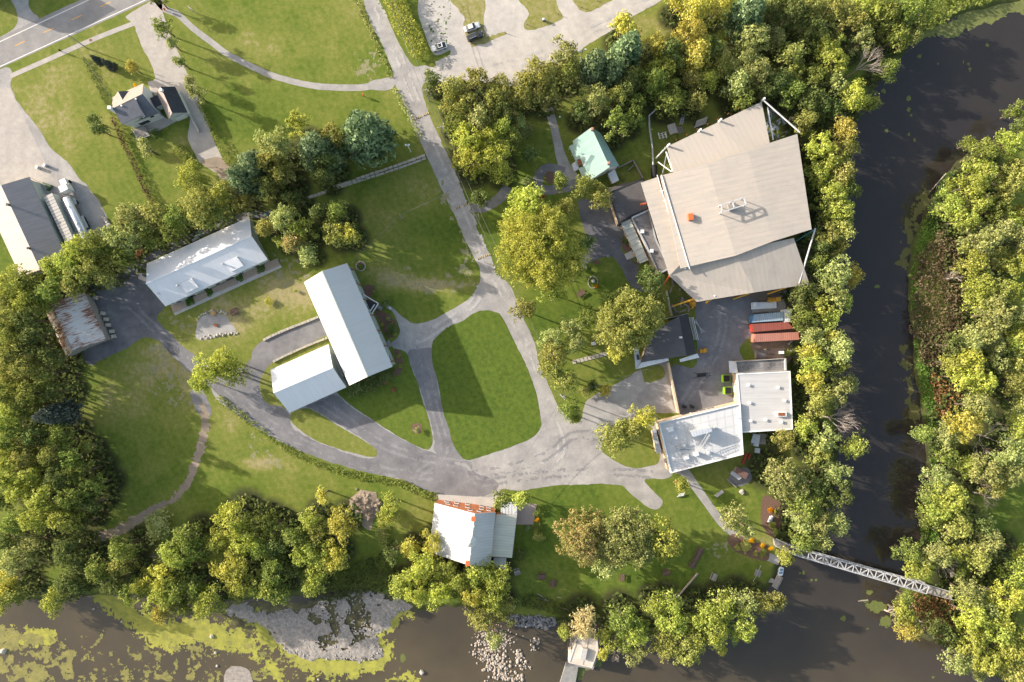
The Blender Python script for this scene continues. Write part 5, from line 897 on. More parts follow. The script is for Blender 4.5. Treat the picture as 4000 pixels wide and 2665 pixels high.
# --- white workshop behind the belt of trees
he, hr = 3.8, 6.6
A, R1, B = W(0,1,1283,852,he), W(0,1,1278,1028,hr), W(0,1,1447,1225,he)
D, R2, C = W(0,1,2182,443,he), W(0,1,2200,607,hr), W(1,1,102,815,he)
u = roofdir(A, D)
root = thing('workshop', 'long white metal-roofed workshop with wooden decks along its lower side', 'building', (*centroid([A, B, C, D]), 0))
MR_W = ribbed('white ribbed roofing', (.69, .695, .705), u, .55, .5, .015, (.65, .655, .665), line=.93)
wa, wb, wc, wd_ = gable(root, A, R1, B, D, R2, C, he, hr, MR_W, MR_W, M_GREYW, .5, ridge=M_WHITE)
ux = Vector((u[0], u[1], 0)).normalized()
for tx in (1600, 1995):
    qs = [(tx - 45, 0), (tx + 75, 0)]
    y0 = 1030 if tx == 1600 else 840
    a, b, c, d = W(0,1,tx - 40,y0,6.0), W(0,1,tx + 72,y0 - 52,6.0), W(0,1,tx + 130,y0 + 28,5.2), W(0,1,tx + 28,y0 + 80,5.2)
    w_ = MB(); hz = 5.35
    w_.add([(a[0], a[1], hz - .5), (b[0], b[1], hz - .5), (c[0], c[1], hz - 1.5), (d[0], d[1], hz - 1.5), (a[0], a[1], hz + .1), (b[0], b[1], hz + .1), (c[0], c[1], hz - .5), (d[0], d[1], hz - .5)], [(0, 1, 5, 4), (1, 2, 6, 5), (2, 3, 7, 6), (3, 0, 4, 7), (7, 6, 5, 4)])
    dm = w_.obj('roof_dormer', MR_W, root)
    for qx, qy in ((tx - 48, y0 + 12), (tx + 82, y0 - 45)):
        p = W(0,1,qx,qy,5.6); roof_vent(root, p[0], p[1], 5.2, .35, .8, M_GALV)
p = W(0,1,1393,1115,4.8); roof_vent(root, p[0], p[1], 4.5, .4, .8, M_GALV)
for t in (.08, .2, .36, .48, .6, .72, .88): opening(root, wb, wc, t, 1.0 if t not in (.2, .6) else .05, 1.4 if t not in (.2, .6) else 2.4, 1.3 if t not in (.2, .6) else 2.2, 'window' if t not in (.2, .6) else 'door')
w0, w1 = W(0,1,1500,1228), W(1,1,190,803)
structure(MB().prism(WL(0,1,[(1532,1306),(1515,1275),(2225,935),(2450,850),(2467,885),(2240,985)]), .012, .10).obj('deck_walk', M_CONC))
for pts in ([(1497,1220),(1620,1165),(1648,1225),(1522,1282)], [(1690,1145),(1800,1090),(1830,1140),(1710,1195)], [(1850,1070),(2060,975),(2090,1025),(1880,1110)], [(2120,930),(2290,858),(2315,910),(2135,1000)], [(2312,858),(2430,803),(2455,865),(2335,918)]):
    MB().prism(WL(0,1,pts), -.05, .32).obj('deck', M_WOOD, root)
for i, (pts, lb) in enumerate((([(1632,1175),(1690,1150),(1705,1200),(1650,1225)], 'leftmost'), ([(1808,1090),(1845,1075),(1865,1115),(1830,1140)], 'second from left'), ([(2085,960),(2115,950),(2135,995),(2105,1012)], 'third from left'), ([(2246,880),(2300,865),(2318,916),(2265,940)], 'rightmost'))):
    hedge('planter_bed', [tuple(p) for p in WL(0,1,pts)], 1, .8, 'L', f'green planter bed between workshop decks, {lb} of four', 'planter', .25, 26, True)
# --- big barn
he, hr = 7.8, 12.6
A, R1, B = W(1,1,418,1015,he), W(1,1,578,917,hr), W(1,1,797,847,he)
D, R2, C = W(1,2,817,462,he), W(1,2,977,385,hr), W(1,2,1195,297,he)
u = roofdir(A, D)
root = thing('barn', 'large grey-white gabled barn in the middle of the lawns', 'building', (*centroid([A, B, C, D]), 0))
MR_B = ribbed('grey ribbed roofing', (.56, .555, .555), u, .6, .55, .015, (.53, .525, .525), line=.93)
wa, wb, wc, wd_ = gable(root, A, R1, B, D, R2, C, he, hr, MR_B, MR_B, M_GREYW, .5, ridge=M_GREYW)
for t in (.03, .16, .29, .42, .67, .80, .93):
    opening(root, wc, wb, 1 - t, 4.6, 1.3, 1.0)
for k in range(7):
    t = .02 + k * .158; p = Vector((wb.x, wb.y, 0)).lerp(Vector((wc.x, wc.y, 0)), t); nrm = Vector((wc.y - wb.y, -(wc.x - wb.x), 0)).normalized()
    MB().box(p - nrm * -.0 + Vector((0, 0, 3.6)) + nrm * -.1, (.22, .22, 7.2), math.atan2(wc.y - wb.y, wc.x - wb.x)).obj('wall_post', M_RUST, root)
p0, p1, p2 = W(1,1,955,1165,2.5), W(1,1,1070,1200,3.2), W(1,1,1005,1295,2.5)
MB().slab([v3(p0, 3.0), v3(p1, 3.3), v3(p2, 3.0)], .2).obj('entrance_roof', M_DARK, root)
MB().bar(v3(W(1,1,920,1110,3), 3.0), v3(W(1,1,1072,1200,3), 3.2), .25, .3).bar(v3(W(1,1,1070,1205,3), 3.2), v3(W(1,1,1010,1295,3), 3.0), .25, .3).bar(v3(W(1,1,1040,1210,3), 3.4), v3(W(1,1,990,1285,3), 3.3), .25, .3).obj('entrance_beam', M_WHITE, root)
for q in ((1066, 1204), (1012, 1290)): 
    a = W(1,1,q[0],q[1],1.5); MB().box((a[0], a[1], 1.55), (.2, .2, 3.1)).obj('porch_post', M_WHITE, root)
MB().prism(WL(1,1,[(1045,1230),(1075,1205),(1112,1235),(1095,1265)]), .02, .5).obj('entrance_step', M_CONC_D, root)
MB().prism(WL(1,2,[(1140,85),(1165,60),(1195,110),(1160,130)]), .02, .35).obj('side_step', M_CONC_D, root)
# --- garage wing
he, hr = 5.6, 9.4
A, R1, B = W(1,2,127,325,he), W(1,2,152,525,hr), W(1,2,292,700,he)
D, R2, C = W(1,2,633,102,he), W(1,2,670,303,hr), W(1,2,790,478,he)
root = thing('garage_barn', 'white-roofed gabled garage wing overlapping the big barn corner', 'building', (*centroid([A, B, C, D]), 0))
MR_G = ribbed('bright white roofing', (.69, .695, .70), roofdir(A, D), .55, .5, .015, (.65, .655, .66), line=.93)
wa, wb, wc, wd_ = gable(root, A, R1, B, D, R2, C, he, hr, MR_G, MR_G, M_GREYW, .5, ridge=M_WHITE)
for t in (.25, .5, .75): opening(root, wb, wc, t, 0.05, 3.2, 3.2, 'door', M_WHITE, M_DARK)
MB().prism(WL(1,2,[(655,150),(690,180),(770,380),(735,400)], 2), 2.4, 2.6).obj('link_roof', M_GALV, root)
MB().prism(offset_in(WL(1,2,[(655,150),(690,180),(770,380),(735,400)], 2), .2), -.1, 2.38).obj('link_wall', M_GREYW, root)
# --- rusty shed
he, hr = 3.6, 6.6
A, R1, B = W(0,1,393,1259,he), W(0,1,448,1189,hr), W(0,1,735,1100,he)
D, R2, C = W(0,1,585,1676,he), W(0,1,640,1606,hr), W(0,1,927,1517,he)
root = thing('rusty_shed', 'old shed with streaky rust and white tin roof in the left wood', 'shed', (*centroid([A, B, C, D]), 0))
def rustroof():
    m, nt, b = nodes_mat('rust streaked tin'); b.inputs['Roughness'].default_value = .7
    g = N(nt, 'ShaderNodeNewGeometry'); mp = N(nt, 'ShaderNodeMapping'); a = math.atan2(*(roofdir(A, D)[::-1]))
    mp.inputs['Rotation'].default_value = (0, 0, -a); nt.links.new(g.outputs['Position'], mp.inputs[0])
    mp2 = N(nt, 'ShaderNodeMapping'); mp2.inputs['Scale'].default_value = (2.2, .32, .3); nt.links.new(mp.outputs[0], mp2.inputs[0])
    f = noise_fac(nt, 1.1, 6, .75, mp2.outputs[0]); f2 = noise_fac(nt, .16, 3, .5)
    ad = N(nt, 'ShaderNodeMath', operation='MULTIPLY_ADD'); nt.links.new(f2, ad.inputs[0]); ad.inputs[1].default_value = .55; sb = N(nt, 'ShaderNodeMath', operation='SUBTRACT'); nt.links.new(f, sb.inputs[0]); sb.inputs[1].default_value = .28; nt.links.new(sb.outputs[0], ad.inputs[2])
    nt.links.new(ramp(nt, ad.outputs[0], [(.44, (.50, .49, .48)), (.50, (.36, .26, .21)), (.58, (.17, .075, .05))]), b.inputs['Base Color']); return m
MR_R = rustroof()
gable(root, A, R1, B, D, R2, C, he, hr, MR_R, MR_R, M_WOODG, .4)
for i, (x, y) in enumerate([(828,1147),(893,1285),(922,1338),(940,1388),(972,1445),(987,1488)]):
    X, Y = W(0,1,x,y,.8); o = MB().box((X, Y, .42), (1.2, 1.0, .8), -.3 + i * .1).box((X, Y, .86), (.9, .8, .09), -.3 + i * .1).obj('concrete_block', M_STONE)
    tag(o, f'pale concrete block beside the rusty shed, {ORD[i]} from the top of six', 'concrete block', 'concrete blocks in a row by the rusty shed')
# --- left building with storage bay and tanker
he, hr = 4.8, 7.6
R1, B = W(0,1,8,165,hr), W(0,1,255,93,he); R2, C = W(0,1,352,905,hr), W(0,1,599,833,he)
A = W(0,1,-215,300,he); D = W(0,1,180,965,he); A = (D[0] + B[0] - C[0], D[1] + B[1] - C[1])
root = thing('depot', 'grey and beige gabled depot cut by the left picture edge', 'building', (*centroid([A, B, C, D]), 0))
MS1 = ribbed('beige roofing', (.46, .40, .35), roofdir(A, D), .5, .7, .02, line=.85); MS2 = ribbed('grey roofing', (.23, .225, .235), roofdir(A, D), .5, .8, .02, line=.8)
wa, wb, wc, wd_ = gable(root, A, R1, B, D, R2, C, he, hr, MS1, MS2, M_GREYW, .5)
for t in (.48, .83): opening(root, wc, wb, 1 - t, 1.6, 1.6, 1.0)
for p in ((85,340),(265,720)): a = W(0,1,*p,hr - .3); roof_vent(root, a[0], a[1], hr - .5, .55, 1.1, M_DARK)
pts = [(380,265),(455,235),(640,630),(570,665)]
root = thing('storage_trailer', 'long grey ribbed box trailer between depot and tanker truck', 'trailer', (*W(0,1,520,450), 0))
pw = WL(0,1,pts,3.9); MB().prism(pw, .9, 3.8).obj('body', M_GREYW, root)
rf = MB().prism(offset_in(pw, -.05), 3.8, 3.92); 
rf.obj('roof', ribbed('trailer roof', (.47, .44, .40), roofdir(W(0,1,380,265), W(0,1,570,665)), .95, .7, .04, line=.45), root)
for t in (.12, .8, .88):
    p = v3(pw[1], 0).lerp(v3(pw[2], 0), t); MB().tube([p + Vector((-.3, .1, .5)), p + Vector((.05, -.05, .5))], .5, 12).obj('wheel', M_BLACK, root)
def lerp2(a, b, t): return (a[0] + (b[0] - a[0]) * t, a[1] + (b[1] - a[1]) * t)
# tanker truck
root = thing('tanker_truck', 'white-cab tanker truck with polished tank beside the depot', 'truck', (*W(0,1,640,400), 0))
a, b = v3(W(0,1,583,275,2.2), 2.2), v3(W(0,1,765,655,2.2), 2.2); d = (b - a).normalized(); nn = Vector((-d.y, d.x, 0))
MB().tube([a, a + d * .3, b - d * .3, b], [.9, 1.15, 1.15, .9], 20).obj('tank', mat('polished tank', (.70, .71, .73), (.60, .61, .63), 1, .25, 0, .6), root, True)
for t in (.22, .60, .74):
    p = a.lerp(b, t) + Vector((0, 0, 1.1)); MB().tube([p, p + Vector((0, 0, .3))], .4, 12).obj('hatch', M_GALV, root)
MB().bar(a + Vector((0, 0, -1.0)), b + Vector((0, 0, -1.0)), 1.6, .3).obj('chassis', M_DARK, root)
mb = MB()
for k in range(9):
    p = a.lerp(b, .04 + k * .11) - nn * -0 ; q = p + nn * -1.6 * -1
    mb.bar(p + nn * -1.15 + Vector((0, 0, .35)), p + nn * -1.75 + Vector((0, 0, .1)), .08, .08)
mb.bar(a + nn * -1.75 + Vector((0, 0, .1)), b + nn * -1.75 + Vector((0, 0, .1)), .1, .1).bar(a + nn * -1.3 + Vector((0, 0, .3)), b + nn * -1.3 + Vector((0, 0, .3)), .1, .1); mb.obj('side_rail', M_GALV, root)
for t in (.12, .50, .58, .66, .85, .92):
    for s in (-1, 1):
        p = a.lerp(b, t) + nn * s * 1.25; p.z = .55; MB().tube([p - nn * .2, p + nn * .2], .55, 14).obj('wheel', M_BLACK, root)
for t in (.07, .48, .62, .8): p = a.lerp(b, t + .04) + nn * 1.3; p.z = 1.5; MB().box(p, (1.9, .7, .15), math.atan2(d.y, d.x)).obj('mudguard', M_GALV, root)
h = v3(W(0,1,562,172,2.4), 0); ca = math.atan2(d.y, d.x)
MB().box(h + Vector((0, 0, 2.1)) - d * -.9, (1.8, 2.3, 2.9), ca).box(h + Vector((0, 0, 1.35)) - d * 1.0, (2.4, 1.7, 1.5), ca).obj('cab', M_WHITE, root)
MB().box(h + Vector((0, 0, 2.7)) - d * .02, (.12, 2.0, .9), ca).obj('windscreen', M_GLASS, root)
for s in (-1, 1):
    MB().tube([h + nn * s * 1.2 + d * 1.9 + Vector((0, 0, 1)), h + nn * s * 1.2 + d * 1.9 + Vector((0, 0, 4.0))], .1, 8).obj('exhaust', M_GALV, root)
    MB().tube([h + nn * s * .95 - d * 1.3 + Vector((0, 0, .5)), h + nn * s * 1.25 - d * 1.3 + Vector((0, 0, .5))], .52, 14).obj('wheel', M_BLACK, root)
    MB().box(h + nn * s * 1.45 + d * .2 + Vector((0, 0, 2.4)), (.15, .35, .6), ca).obj('mirror', M_GALV, root)
# --- house
root = thing('house', 'grey-shingled house with white dormer gables and deck, upper left', 'house', (*W(0,0,1200,960), 0))
hr, he = 7.4, 4.6
R1, R2 = W(0,0,985,950,hr), W(0,0,1245,822,hr); S1, S2 = W(0,0,1100,1100,he), W(0,0,1385,990,he); N1, N2 = W(0,0,985,850,he), W(0,0,1255,730,he)
wa, wb, wc, wd_ = gable(root, N1, R1, S1, N2, R2, S2, he, hr, mat('shingles with painted sunlight', (.36, .30, .26), (.29, .24, .21), .9, .9, .02), M_SHING, M_WALLW, .4)  # sunlight is put into the street slope's colour; garden slope stays grey
# raised shed dormer across the left part of the garden side
a, b, c, d_ = W(0,0,990,950,7.6), W(0,0,1185,862,7.6), W(0,0,1255,1005,6.6), W(0,0,1068,1092,6.6)
MB().slab([v3(a, 7.55), v3(b, 7.55), v3(c, 6.7), v3(d_, 6.7)], .18).obj('dormer_roof', M_SHING, root)
MB().prism(offset_in([a, b, c, d_], .3), 4.0, 6.5).obj('dormer_wall', M_WALLW, root)
opening(root, d_, c, .8, 5.2, .9, .9); opening(root, wb, wc, .78, 3.0, 1.1, .9); opening(root, wb, wc, .35, 1.0, 1.8, 1.6); opening(root, wb, wc, .52, 1.0, 1.2, 1.6)
# street-side cross gable
g0, g1, g2 = W(0,0,1030,800,6), W(0,0,1150,795,6), W(0,0,1085,880,7)
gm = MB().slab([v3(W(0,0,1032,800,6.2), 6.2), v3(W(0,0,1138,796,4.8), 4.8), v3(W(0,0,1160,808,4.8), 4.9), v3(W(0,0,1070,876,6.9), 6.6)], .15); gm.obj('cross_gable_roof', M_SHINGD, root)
MB().slab([v3(W(0,0,1032,800,6.2), 6.2), v3(W(0,0,1070,876,6.9), 6.6), v3(W(0,0,978,915,5.2), 5.2), v3(W(0,0,990,870,4.8), 4.9)], .15).obj('cross_gable_roof', mat('shingles with painted sunlight', (0, 0, 0)), root)  # sun-facing half reuses the shingle colour with sunlight painted in
MB().prism([W(0,0,1035,815,4.6), W(0,0,1130,805,4.6), W(0,0,1130,860,4.6), W(0,0,1010,900,4.6)], -.1, 4.7).obj('front_bay', M_WALLW, root)
a = W(0,0,962,950,7.5); MB().box((a[0] + .3, a[1], 4.2), (.9, .9, 8.6)).obj('chimney', M_WHITE, root)
for q in ((1062,925),(1188,865)): a = W(0,0,*q,7.7); roof_vent(root, a[0], a[1], 7.4, .3, .3)
MB().prism(WL(0,0,[(1160,1140),(1265,1100),(1310,1185),(1205,1230)], .8), .75, .9).obj('deck', M_WOODG, root)
for q in ((1170,1145),(1205,1225),(1305,1185)): a = W(0,0,*q,.5); MB().box((a[0], a[1], .8), (.15, .15, 1.7)).obj('deck_post', M_WHITE, root)
dp = WL(0,0,[(1162,1142),(1205,1228),(1308,1186)], 1.6); MB().bar(v3(dp[0], 1.6), v3(dp[1], 1.6), .08, .1).bar(v3(dp[1], 1.6), v3(dp[2], 1.6), .08, .1).obj('deck_rail', M_WHITE, root)
MB().prism(WL(0,0,[(1250,1110),(1425,1020),(1530,1070),(1385,1150),(1310,1170)]), .01, .08).obj('patio', M_PAVE, root)
MB().prism(WL(0,0,[(1310,1135),(1350,1125),(1365,1160),(1325,1170)], .4), .1, .5).obj('steps', M_WHITE, root)
MB().prism(WL(0,0,[(1312,860),(1390,828),(1415,915),(1358,942)], 3), 2.9, 3.1).obj('link_roof', M_SHINGD, root)
MB().prism(offset_in(WL(0,0,[(1312,860),(1390,828),(1415,915),(1358,942)], 3), .2), -.1, 2.88).obj('link_wall', M_WALLW, root)
root = thing('detached_garage', 'dark-roofed white garage beside the grey-shingled house', 'garage', (*W(0,0,1520,900), 0))
hr, he = 5.6, 3.2
R1, R2 = W(0,0,1405,760,hr), W(0,0,1505,988,hr); B, C = W(0,0,1530,757,he), W(0,0,1640,985,he); A = W(0,0,1368,810,he); D = W(0,0,1478,1052,he)
wa, wb, wc, wd_ = gable(root, A, R1, B, D, R2, C, he, hr, mat('shingles with painted sunlight', (0, 0, 0)), M_SHINGD, M_WALLW, .3)  # left slope's paler colour paints in the sunlight; right slope stays charcoal
opening(root, wd_, wc, .5, .05, 2.9, 2.2, 'door', M_WHITE, M_WHITE)
a = W(0,0,1412,790,6); MB().box((a[0], a[1], 3.4), (.7, .7, 6.0)).obj('chimney', M_WHITE, root)
tag(MB().bar(v3(W(0,0,1665,1000), .5), v3(W(0,0,1750,1160), .5), .35, 1.0).obj('garden_wall', M_CONC), 'low pale concrete wall running down from the detached garage', 'wall')
# --- teal house
root = thing('teal_house', 'white wooden house with pale teal metal roof and two chimneys', 'house', (*W(2,0,720,1330), 0))
hr, he = 7.4, 4.4
R1, R2 = W(2,0,695,1115,hr), W(2,0,855,1462,hr); B, C = W(2,0,775,1165,he), W(2,0,940,1455,he); A, D = W(2,0,530,1235,he), W(2,0,690,1576,he)
MT = ribbed('teal metal roofing', (.29, .41, .365), roofdir(R1, R2), .5, .5, .02, (.25, .37, .33), line=.84)
wa, wb, wc, wd_ = gable(root, A, R1, B, D, R2, C, he, hr, MT, MT, M_WHITE, .35)
MB().slab([v3(W(2,0,497,1280,3.2), 3.0), v3(W(2,0,542,1258,4.2), 4.1), v3(W(2,0,605,1400,4.2), 4.1), v3(W(2,0,565,1425,3.2), 3.0)], .14).obj('porch_roof', MT, root)
MB().slab([v3(W(2,0,580,1470,3.2), 3.0), v3(W(2,0,635,1450,4.2), 4.1), v3(W(2,0,690,1578,4.2), 4.1), v3(W(2,0,640,1600,3.2), 3.0)], .14).obj('porch_roof', MT, root)
MB().prism(WL(2,0,[(568,1400),(610,1382),(628,1430),(590,1452)], 4.2), 4.15, 4.32).obj('rust_patch', M_RUST, root)
MB().slab([v3(W(2,0,590,1368,4.6), 4.5), v3(W(2,0,690,1352,6.3), 6.3), v3(W(2,0,630,1462,4.6), 4.7)], .14).slab([v3(W(2,0,690,1352,6.3), 6.32), v3(W(2,0,760,1380,6.6), 6.2), v3(W(2,0,660,1500,4.6), 4.6), v3(W(2,0,632,1460,4.6), 4.7)], .14).obj('dormer_roof', MT, root)
for q in ((703,1130),(846,1428)): a = W(2,0,*q,7.8); MB().box((a[0], a[1], 7.3), (.75, .75, 1.7)).box((a[0], a[1], 8.2), (.5, .5, .12)).obj('chimney', mat('pinkish brick', (.50, .28, .21), (.38, .2, .15), 2, .9), root)
for t, z in ((.2, 1.2), (.5, 1.2), (.8, 1.2)): opening(root, wd_, wc, t, z, .9, 1.3)
for t in (.2, .4, .6): opening(root, wa, wd_, t, 1.1, .9, 1.3)
for q in ((500,1300),(528,1350),(556,1410)): a = W(2,0,*q,1.5); MB().box((a[0], a[1], 1.5), (.16, .16, 3)).obj('porch_post', M_WHITE, root)
MB().slab([v3(W(2,0,520,1440,2.4), 2.4), v3(W(2,0,560,1425,2.6), 2.7), v3(W(2,0,590,1480,2.6), 2.7), v3(W(2,0,548,1500,2.4), 2.4)], .1).obj('side_canopy', M_GALV, root)
MB().prism(offset_in(WL(2,0,[(520,1440),(560,1425),(590,1480),(548,1500)]), .2), -.1, 2.2).obj('side_porch', M_WHITE, root)
root = thing('garden_shed', 'small white-roofed shed beside the lower end of the teal house', 'shed', (*W(2,1,890,85), 0))
a = WL(2,1,[(838,62),(898,28),(935,125),(878,150)], 2.4)
MB().slab([v3(a[0], 2.3), v3(a[1], 2.7), v3(a[2], 2.7), v3(a[3], 2.3)], .12).obj('roof', ribbed('white ribbed roofing', (0, 0, 0), (1, 0)), root); MB().prism(offset_in(a, .25), -.1, 2.15).obj('wall', M_WHITE, root)
tag(MB().bar(v3(W(2,0,920,1480), .6), v3(W(2,0,1055,1410), .6), .18, 1.5).bar(v3(W(2,0,1055,1410), .6), v3(W(2,0,1140,1568), .6), .2, 1.5).bar(v3(W(2,0,1060,1455), .5), v3(W(2,0,1010,1500), .5), .15, 1.2).obj('garden_fence', M_WOODG), 'grey wooden fence round the small garden right of the teal house', 'fence')
# --- great hall
def HZ(x): return 0
root = thing('great_hall', 'huge tan membrane-roofed hall beside the river', 'building', (*P(1680,500), 0))
MF = ribbed('tan roof membrane', (.41, .362, .312), roofdir(P(1515,403), P(1560,617)), 1.35, .8, .03, (.365, .335, .295), line=.97, dirty=(.32, .29, .26))
MF2 = ribbed('tan roof membrane, cross seams', (.39, .345, .297), roofdir(P(1540,635), P(1840,553)), 1.35, .8, .03, (.345, .315, .275), line=.97, dirty=(.28, .255, .225))
MF3 = ribbed('tan roof membrane, upper wing', (.385, .34, .293), roofdir(P(1533,337), P(1750,234)), 1.35, .8, .03, (.35, .32, .28), line=.97)
def panel(name, pts, m, th=.25): return MB().slab([v3(P(x, y, h), h) for x, y, h in pts], th).obj(name, m, root)
def panels(name, quadl, m):
    mb = MB()
    for pts in quadl:
        p = [v3(P(x, y, h), h) for x, y, h in pts]
        for i in range(1, len(p) - 1): mb.slab([p[0], p[i], p[i + 1]], .22)
    mb.obj(name, m, root)
panels('upper_wing_roof', [[(1533,337,8.9),(1642,285,9.2),(1660,376,10.6),(1548,402,10.0)], [(1642,285,9.2),(1750,234,9.0),(1770,335,10.4),(1720,355,10.8),(1660,376,10.6)]], MF3)
panels('main_roof', [[(1517,404,10.6),(1625,377,11.9),(1690,588,11.9),(1564,617,10.6)], [(1625,377,11.9),(1718,345,12.2),(1775,555,12.0),(1690,588,11.9)], [(1718,345,12.2),(1832,308,11.9),(1865,527,11.7),(1775,555,12.0)]], MF)
panels('side_aisle_roof', [[(1473,420,8.3),(1511,407,8.9),(1578,619,8.9),(1538,634,8.3)]], MF)
panels('lower_wing_roof', [[(1538,634,8.3),(1560,611,10.1),(1688,581,11.2),(1735,672,8.8),(1601,694,8.2)], [(1688,581,11.2),(1774,558,11.3),(1824,547,10.9),(1860,653,8.5),(1735,672,8.8)]], MF2)
outl = PL([(1520,408),(1590,392),(1545,345),(1742,246),(1760,330),(1822,316),(1850,520),(1822,560),(1845,642),(1612,680),(1550,632)], 7)
MB().prism(PL([(1526,412),(1716,352),(1822,318),(1852,522),(1780,560),(1570,608)], 9), -.1, 9.2).obj('hall_wall', mat('pale hall cladding', (.42, .39, .35), (.34, .31, .28), .8, .9), root)
MB().prism(PL([(1552,345),(1742,246),(1756,322),(1560,388)], 8), 5.5, 8.0).obj('upper_wall', mat('pale hall cladding', (0, 0, 0)), root)
MB().prism(PL([(1560,640),(1812,572),(1838,640),(1615,678)], 7), -.1, 6.6).obj('lower_wall', M_DARK, root)
MB().prism(PL([(1484,424),(1512,415),(1574,614),(1546,626)], 7), -.1, 6.7).obj('aisle_wall', mat('pale hall cladding', (0, 0, 0)), root)
# gutter slot with white rails and cross bars
a, b = v3(P(1515,408,9.2), 9.1), v3(P(1580,616,9.2), 9.1); MB().bar(a, b + Vector((0, 0, .1)), 1.1, .15).obj('gutter', M_RUST, root)
for dx, dz in ((-5.2, .1), (4.6, 1.6)):
    a, b = v3(P(1515 + dx,402,9.3 + dz), 9.3 + dz), v3(P(1580 + dx,618,9.3 + dz), 9.3 + dz); MB().bar(a, b, .2, .2).obj('gutter_rail', M_WHITE, root)
for k in range(8):
    t = .16 + k * .105; p = v3(P(1514 + 66 * t, 404 + 214 * t, 10.2), 10.2); MB().tube([p + Vector((-.9, -.1, -.3)), p + Vector((.6, .15, .55))], .09, 6).obj('cross_bar', M_WHITE, root)
def post(x, y, c, r_, h0, h1, m, name='roof_post', rr=.28):
    X, Y = W(c, r_, x, y, h0); MB().tube([(X, Y, h0 - .4), (X, Y, h1)], rr, 10).obj(name, m, root)
for x, y in ((1635,1150),(1812,1063),(1362,1280)): post(x, y, 2, 0, 8.9, 10.9, M_WHITE)
post(2190,880,2,0,8.4,10.2,M_WHITE); post(1765,1135,2,1,7.6,8.6,M_WHITE,'roof_post',.22)
def pipe(a, b, m, r=.32, name='brace_pipe'): MB().tube([a, b], r, 10).obj(name, m, root)
pipe(v3(P(1754,232,9), 9.3), v3(P(1836,306,10), 10.6), M_TRUSS, .22); pipe(v3(P(1872,525,10), 10.4), v3(P(1834,652,8), 8.6), M_TRUSS, .24)
pipe(v3(P(1764,247,8.5), 8.4), v3(P(1776,322,8.5), 8.6), M_WHITE, .2); pipe(v3(W(2,0,1350,1330,8), 8), v3(W(2,0,1405,1500,8.5), 8.7), M_WHITE, .22)
pipe(v3(W(2,0,1350,1290,8.5), 8.6), v3(W(2,0,1265,1380,4), 3.5), M_TRUSS, .25); pipe(v3(W(2,0,1285,1410,6), 5), v3(W(2,0,1400,1500,8), 7.5), M_GALV, .18); pipe(v3(W(2,0,1360,1330,7), 6.5), v3(W(2,0,1335,1500,3), .5), M_GALV, .18)
for (a1, b1), (a2, b2), h1, h2, mm in (((1590,1162),(1400,1225),7.2,3.5,M_YELLOW),((2080,1110),(1935,1160),7.2,4,M_YELLOW),((1745,1160),(1700,1195),7,4.5,M_YELLOW),((2215,1062),(2165,1078),8,7.8,M_YELLOW),((1398,932),(1330,1030),8.2,3.0,M_ORANGE),((1175,325),(1122,334),7.4,7.0,M_ORANGE)):
    pipe(v3(W(2,1,a1,b1,h1), h1), v3(W(2,1,a2,b2,h2), h2), mm, .26)
pipe(v3(W(3,1,160,1060,7), 6.8), v3(W(3,1,0,1115,5), 4.5), M_YELLOW, .24); pipe(v3(W(3,1,415,545,10), 10.6), v3(W(3,1,225,668,8), 7.5), mat('teal pipe', (.06, .22, .2), (.04, .15, .14), 2, .6), .16)
for (x, y) in ((2170,860),(2078,905),(1986,948),(1893,995),(1802,1045),(1714,1085),(1622,1130),(1530,1178),(1438,1222),(1347,1265)):
    X, Y = W(2,0,x,y,8); MB().box((X, Y, 7.9), (.14, .14, 1.2)).obj('edge_bracket', M_RUST, root)
a = W(2,1,1555,448,10.8); MB().box((a[0], a[1], 11.3), (1.3, 1.7, 1.9), .1).obj('chimney_box', M_ORANGE, root)
# rooftop frame
fz = 13.0; q = [(1818,345),(2010,283),(2035,342),(1825,408)]; mb = MB(); fp = [v3(W(2,1,x,y,fz), fz + 1.4) for x, y in q]
for i in range(4): mb.bar(fp[i], fp[(i + 1) % 4], .28, .28)
mb.bar(fp[0].lerp(fp[1], .5), fp[3].lerp(fp[2], .5), .28, .28)
for p in fp + [fp[0].lerp(fp[1], .5), fp[3].lerp(fp[2], .5)]: mb.box((p.x, p.y, fz - .2), (.2, .2, 3.2))
mb.obj('rooftop_frame', M_TRUSS, root); fc = v3(W(2,1,1925,355,12.6), 12.55); MB().box(fc, (2.2, 1.6, .9), .3).obj('rooftop_hatch', M_CONC_D, root)
# attached low buildings
root = thing('entrance_annex', 'flat dark-roofed annex at the upper left side of the great hall', 'building', (*W(2,1,1010,300), 0))
flat_roof(root, WL(2,1,[(845,228),(1152,100),(1195,370),(1040,440),(930,502)], 4.2), 4.2, M_TAR, M_BUFF, .12, M_DARK)
a = WL(2,1,[(845,190),(1030,133),(1010,160),(850,225)], 3.0); MB().prism(a, 2.8, 3.0).obj('rear_canopy', M_TAR, root)
root = thing('office_wing', 'long narrow grey flat-roofed wing along the left side of the great hall', 'building', (*W(2,1,1200,650), 0))
flat_roof(root, WL(2,1,[(1045,445),(1192,378),(1265,640),(1375,900),(1287,948),(1160,680)], 5.0), 5.0, M_TAR2, M_BUFF, .25, M_GALV)
for q in ((1140,570),(1222,740)): a = W(2,1,*q,5.4); roof_vent(root, a[0], a[1], 5.0, .75, .45)
a = W(2,1,1092,487,5.2); MB().tube([(a[0], a[1], 5), (a[0], a[1], 5.5)], .15, 8).obj('drain_pipe', M_DARK, root)
root = thing('lean_to', 'pale green-grey lean-to roof along the lower left of the office wing', 'building', (*W(2,1,1070,650), 0))
a = WL(2,1,[(955,495),(1032,460),(1192,822),(1122,850)], 3.4)
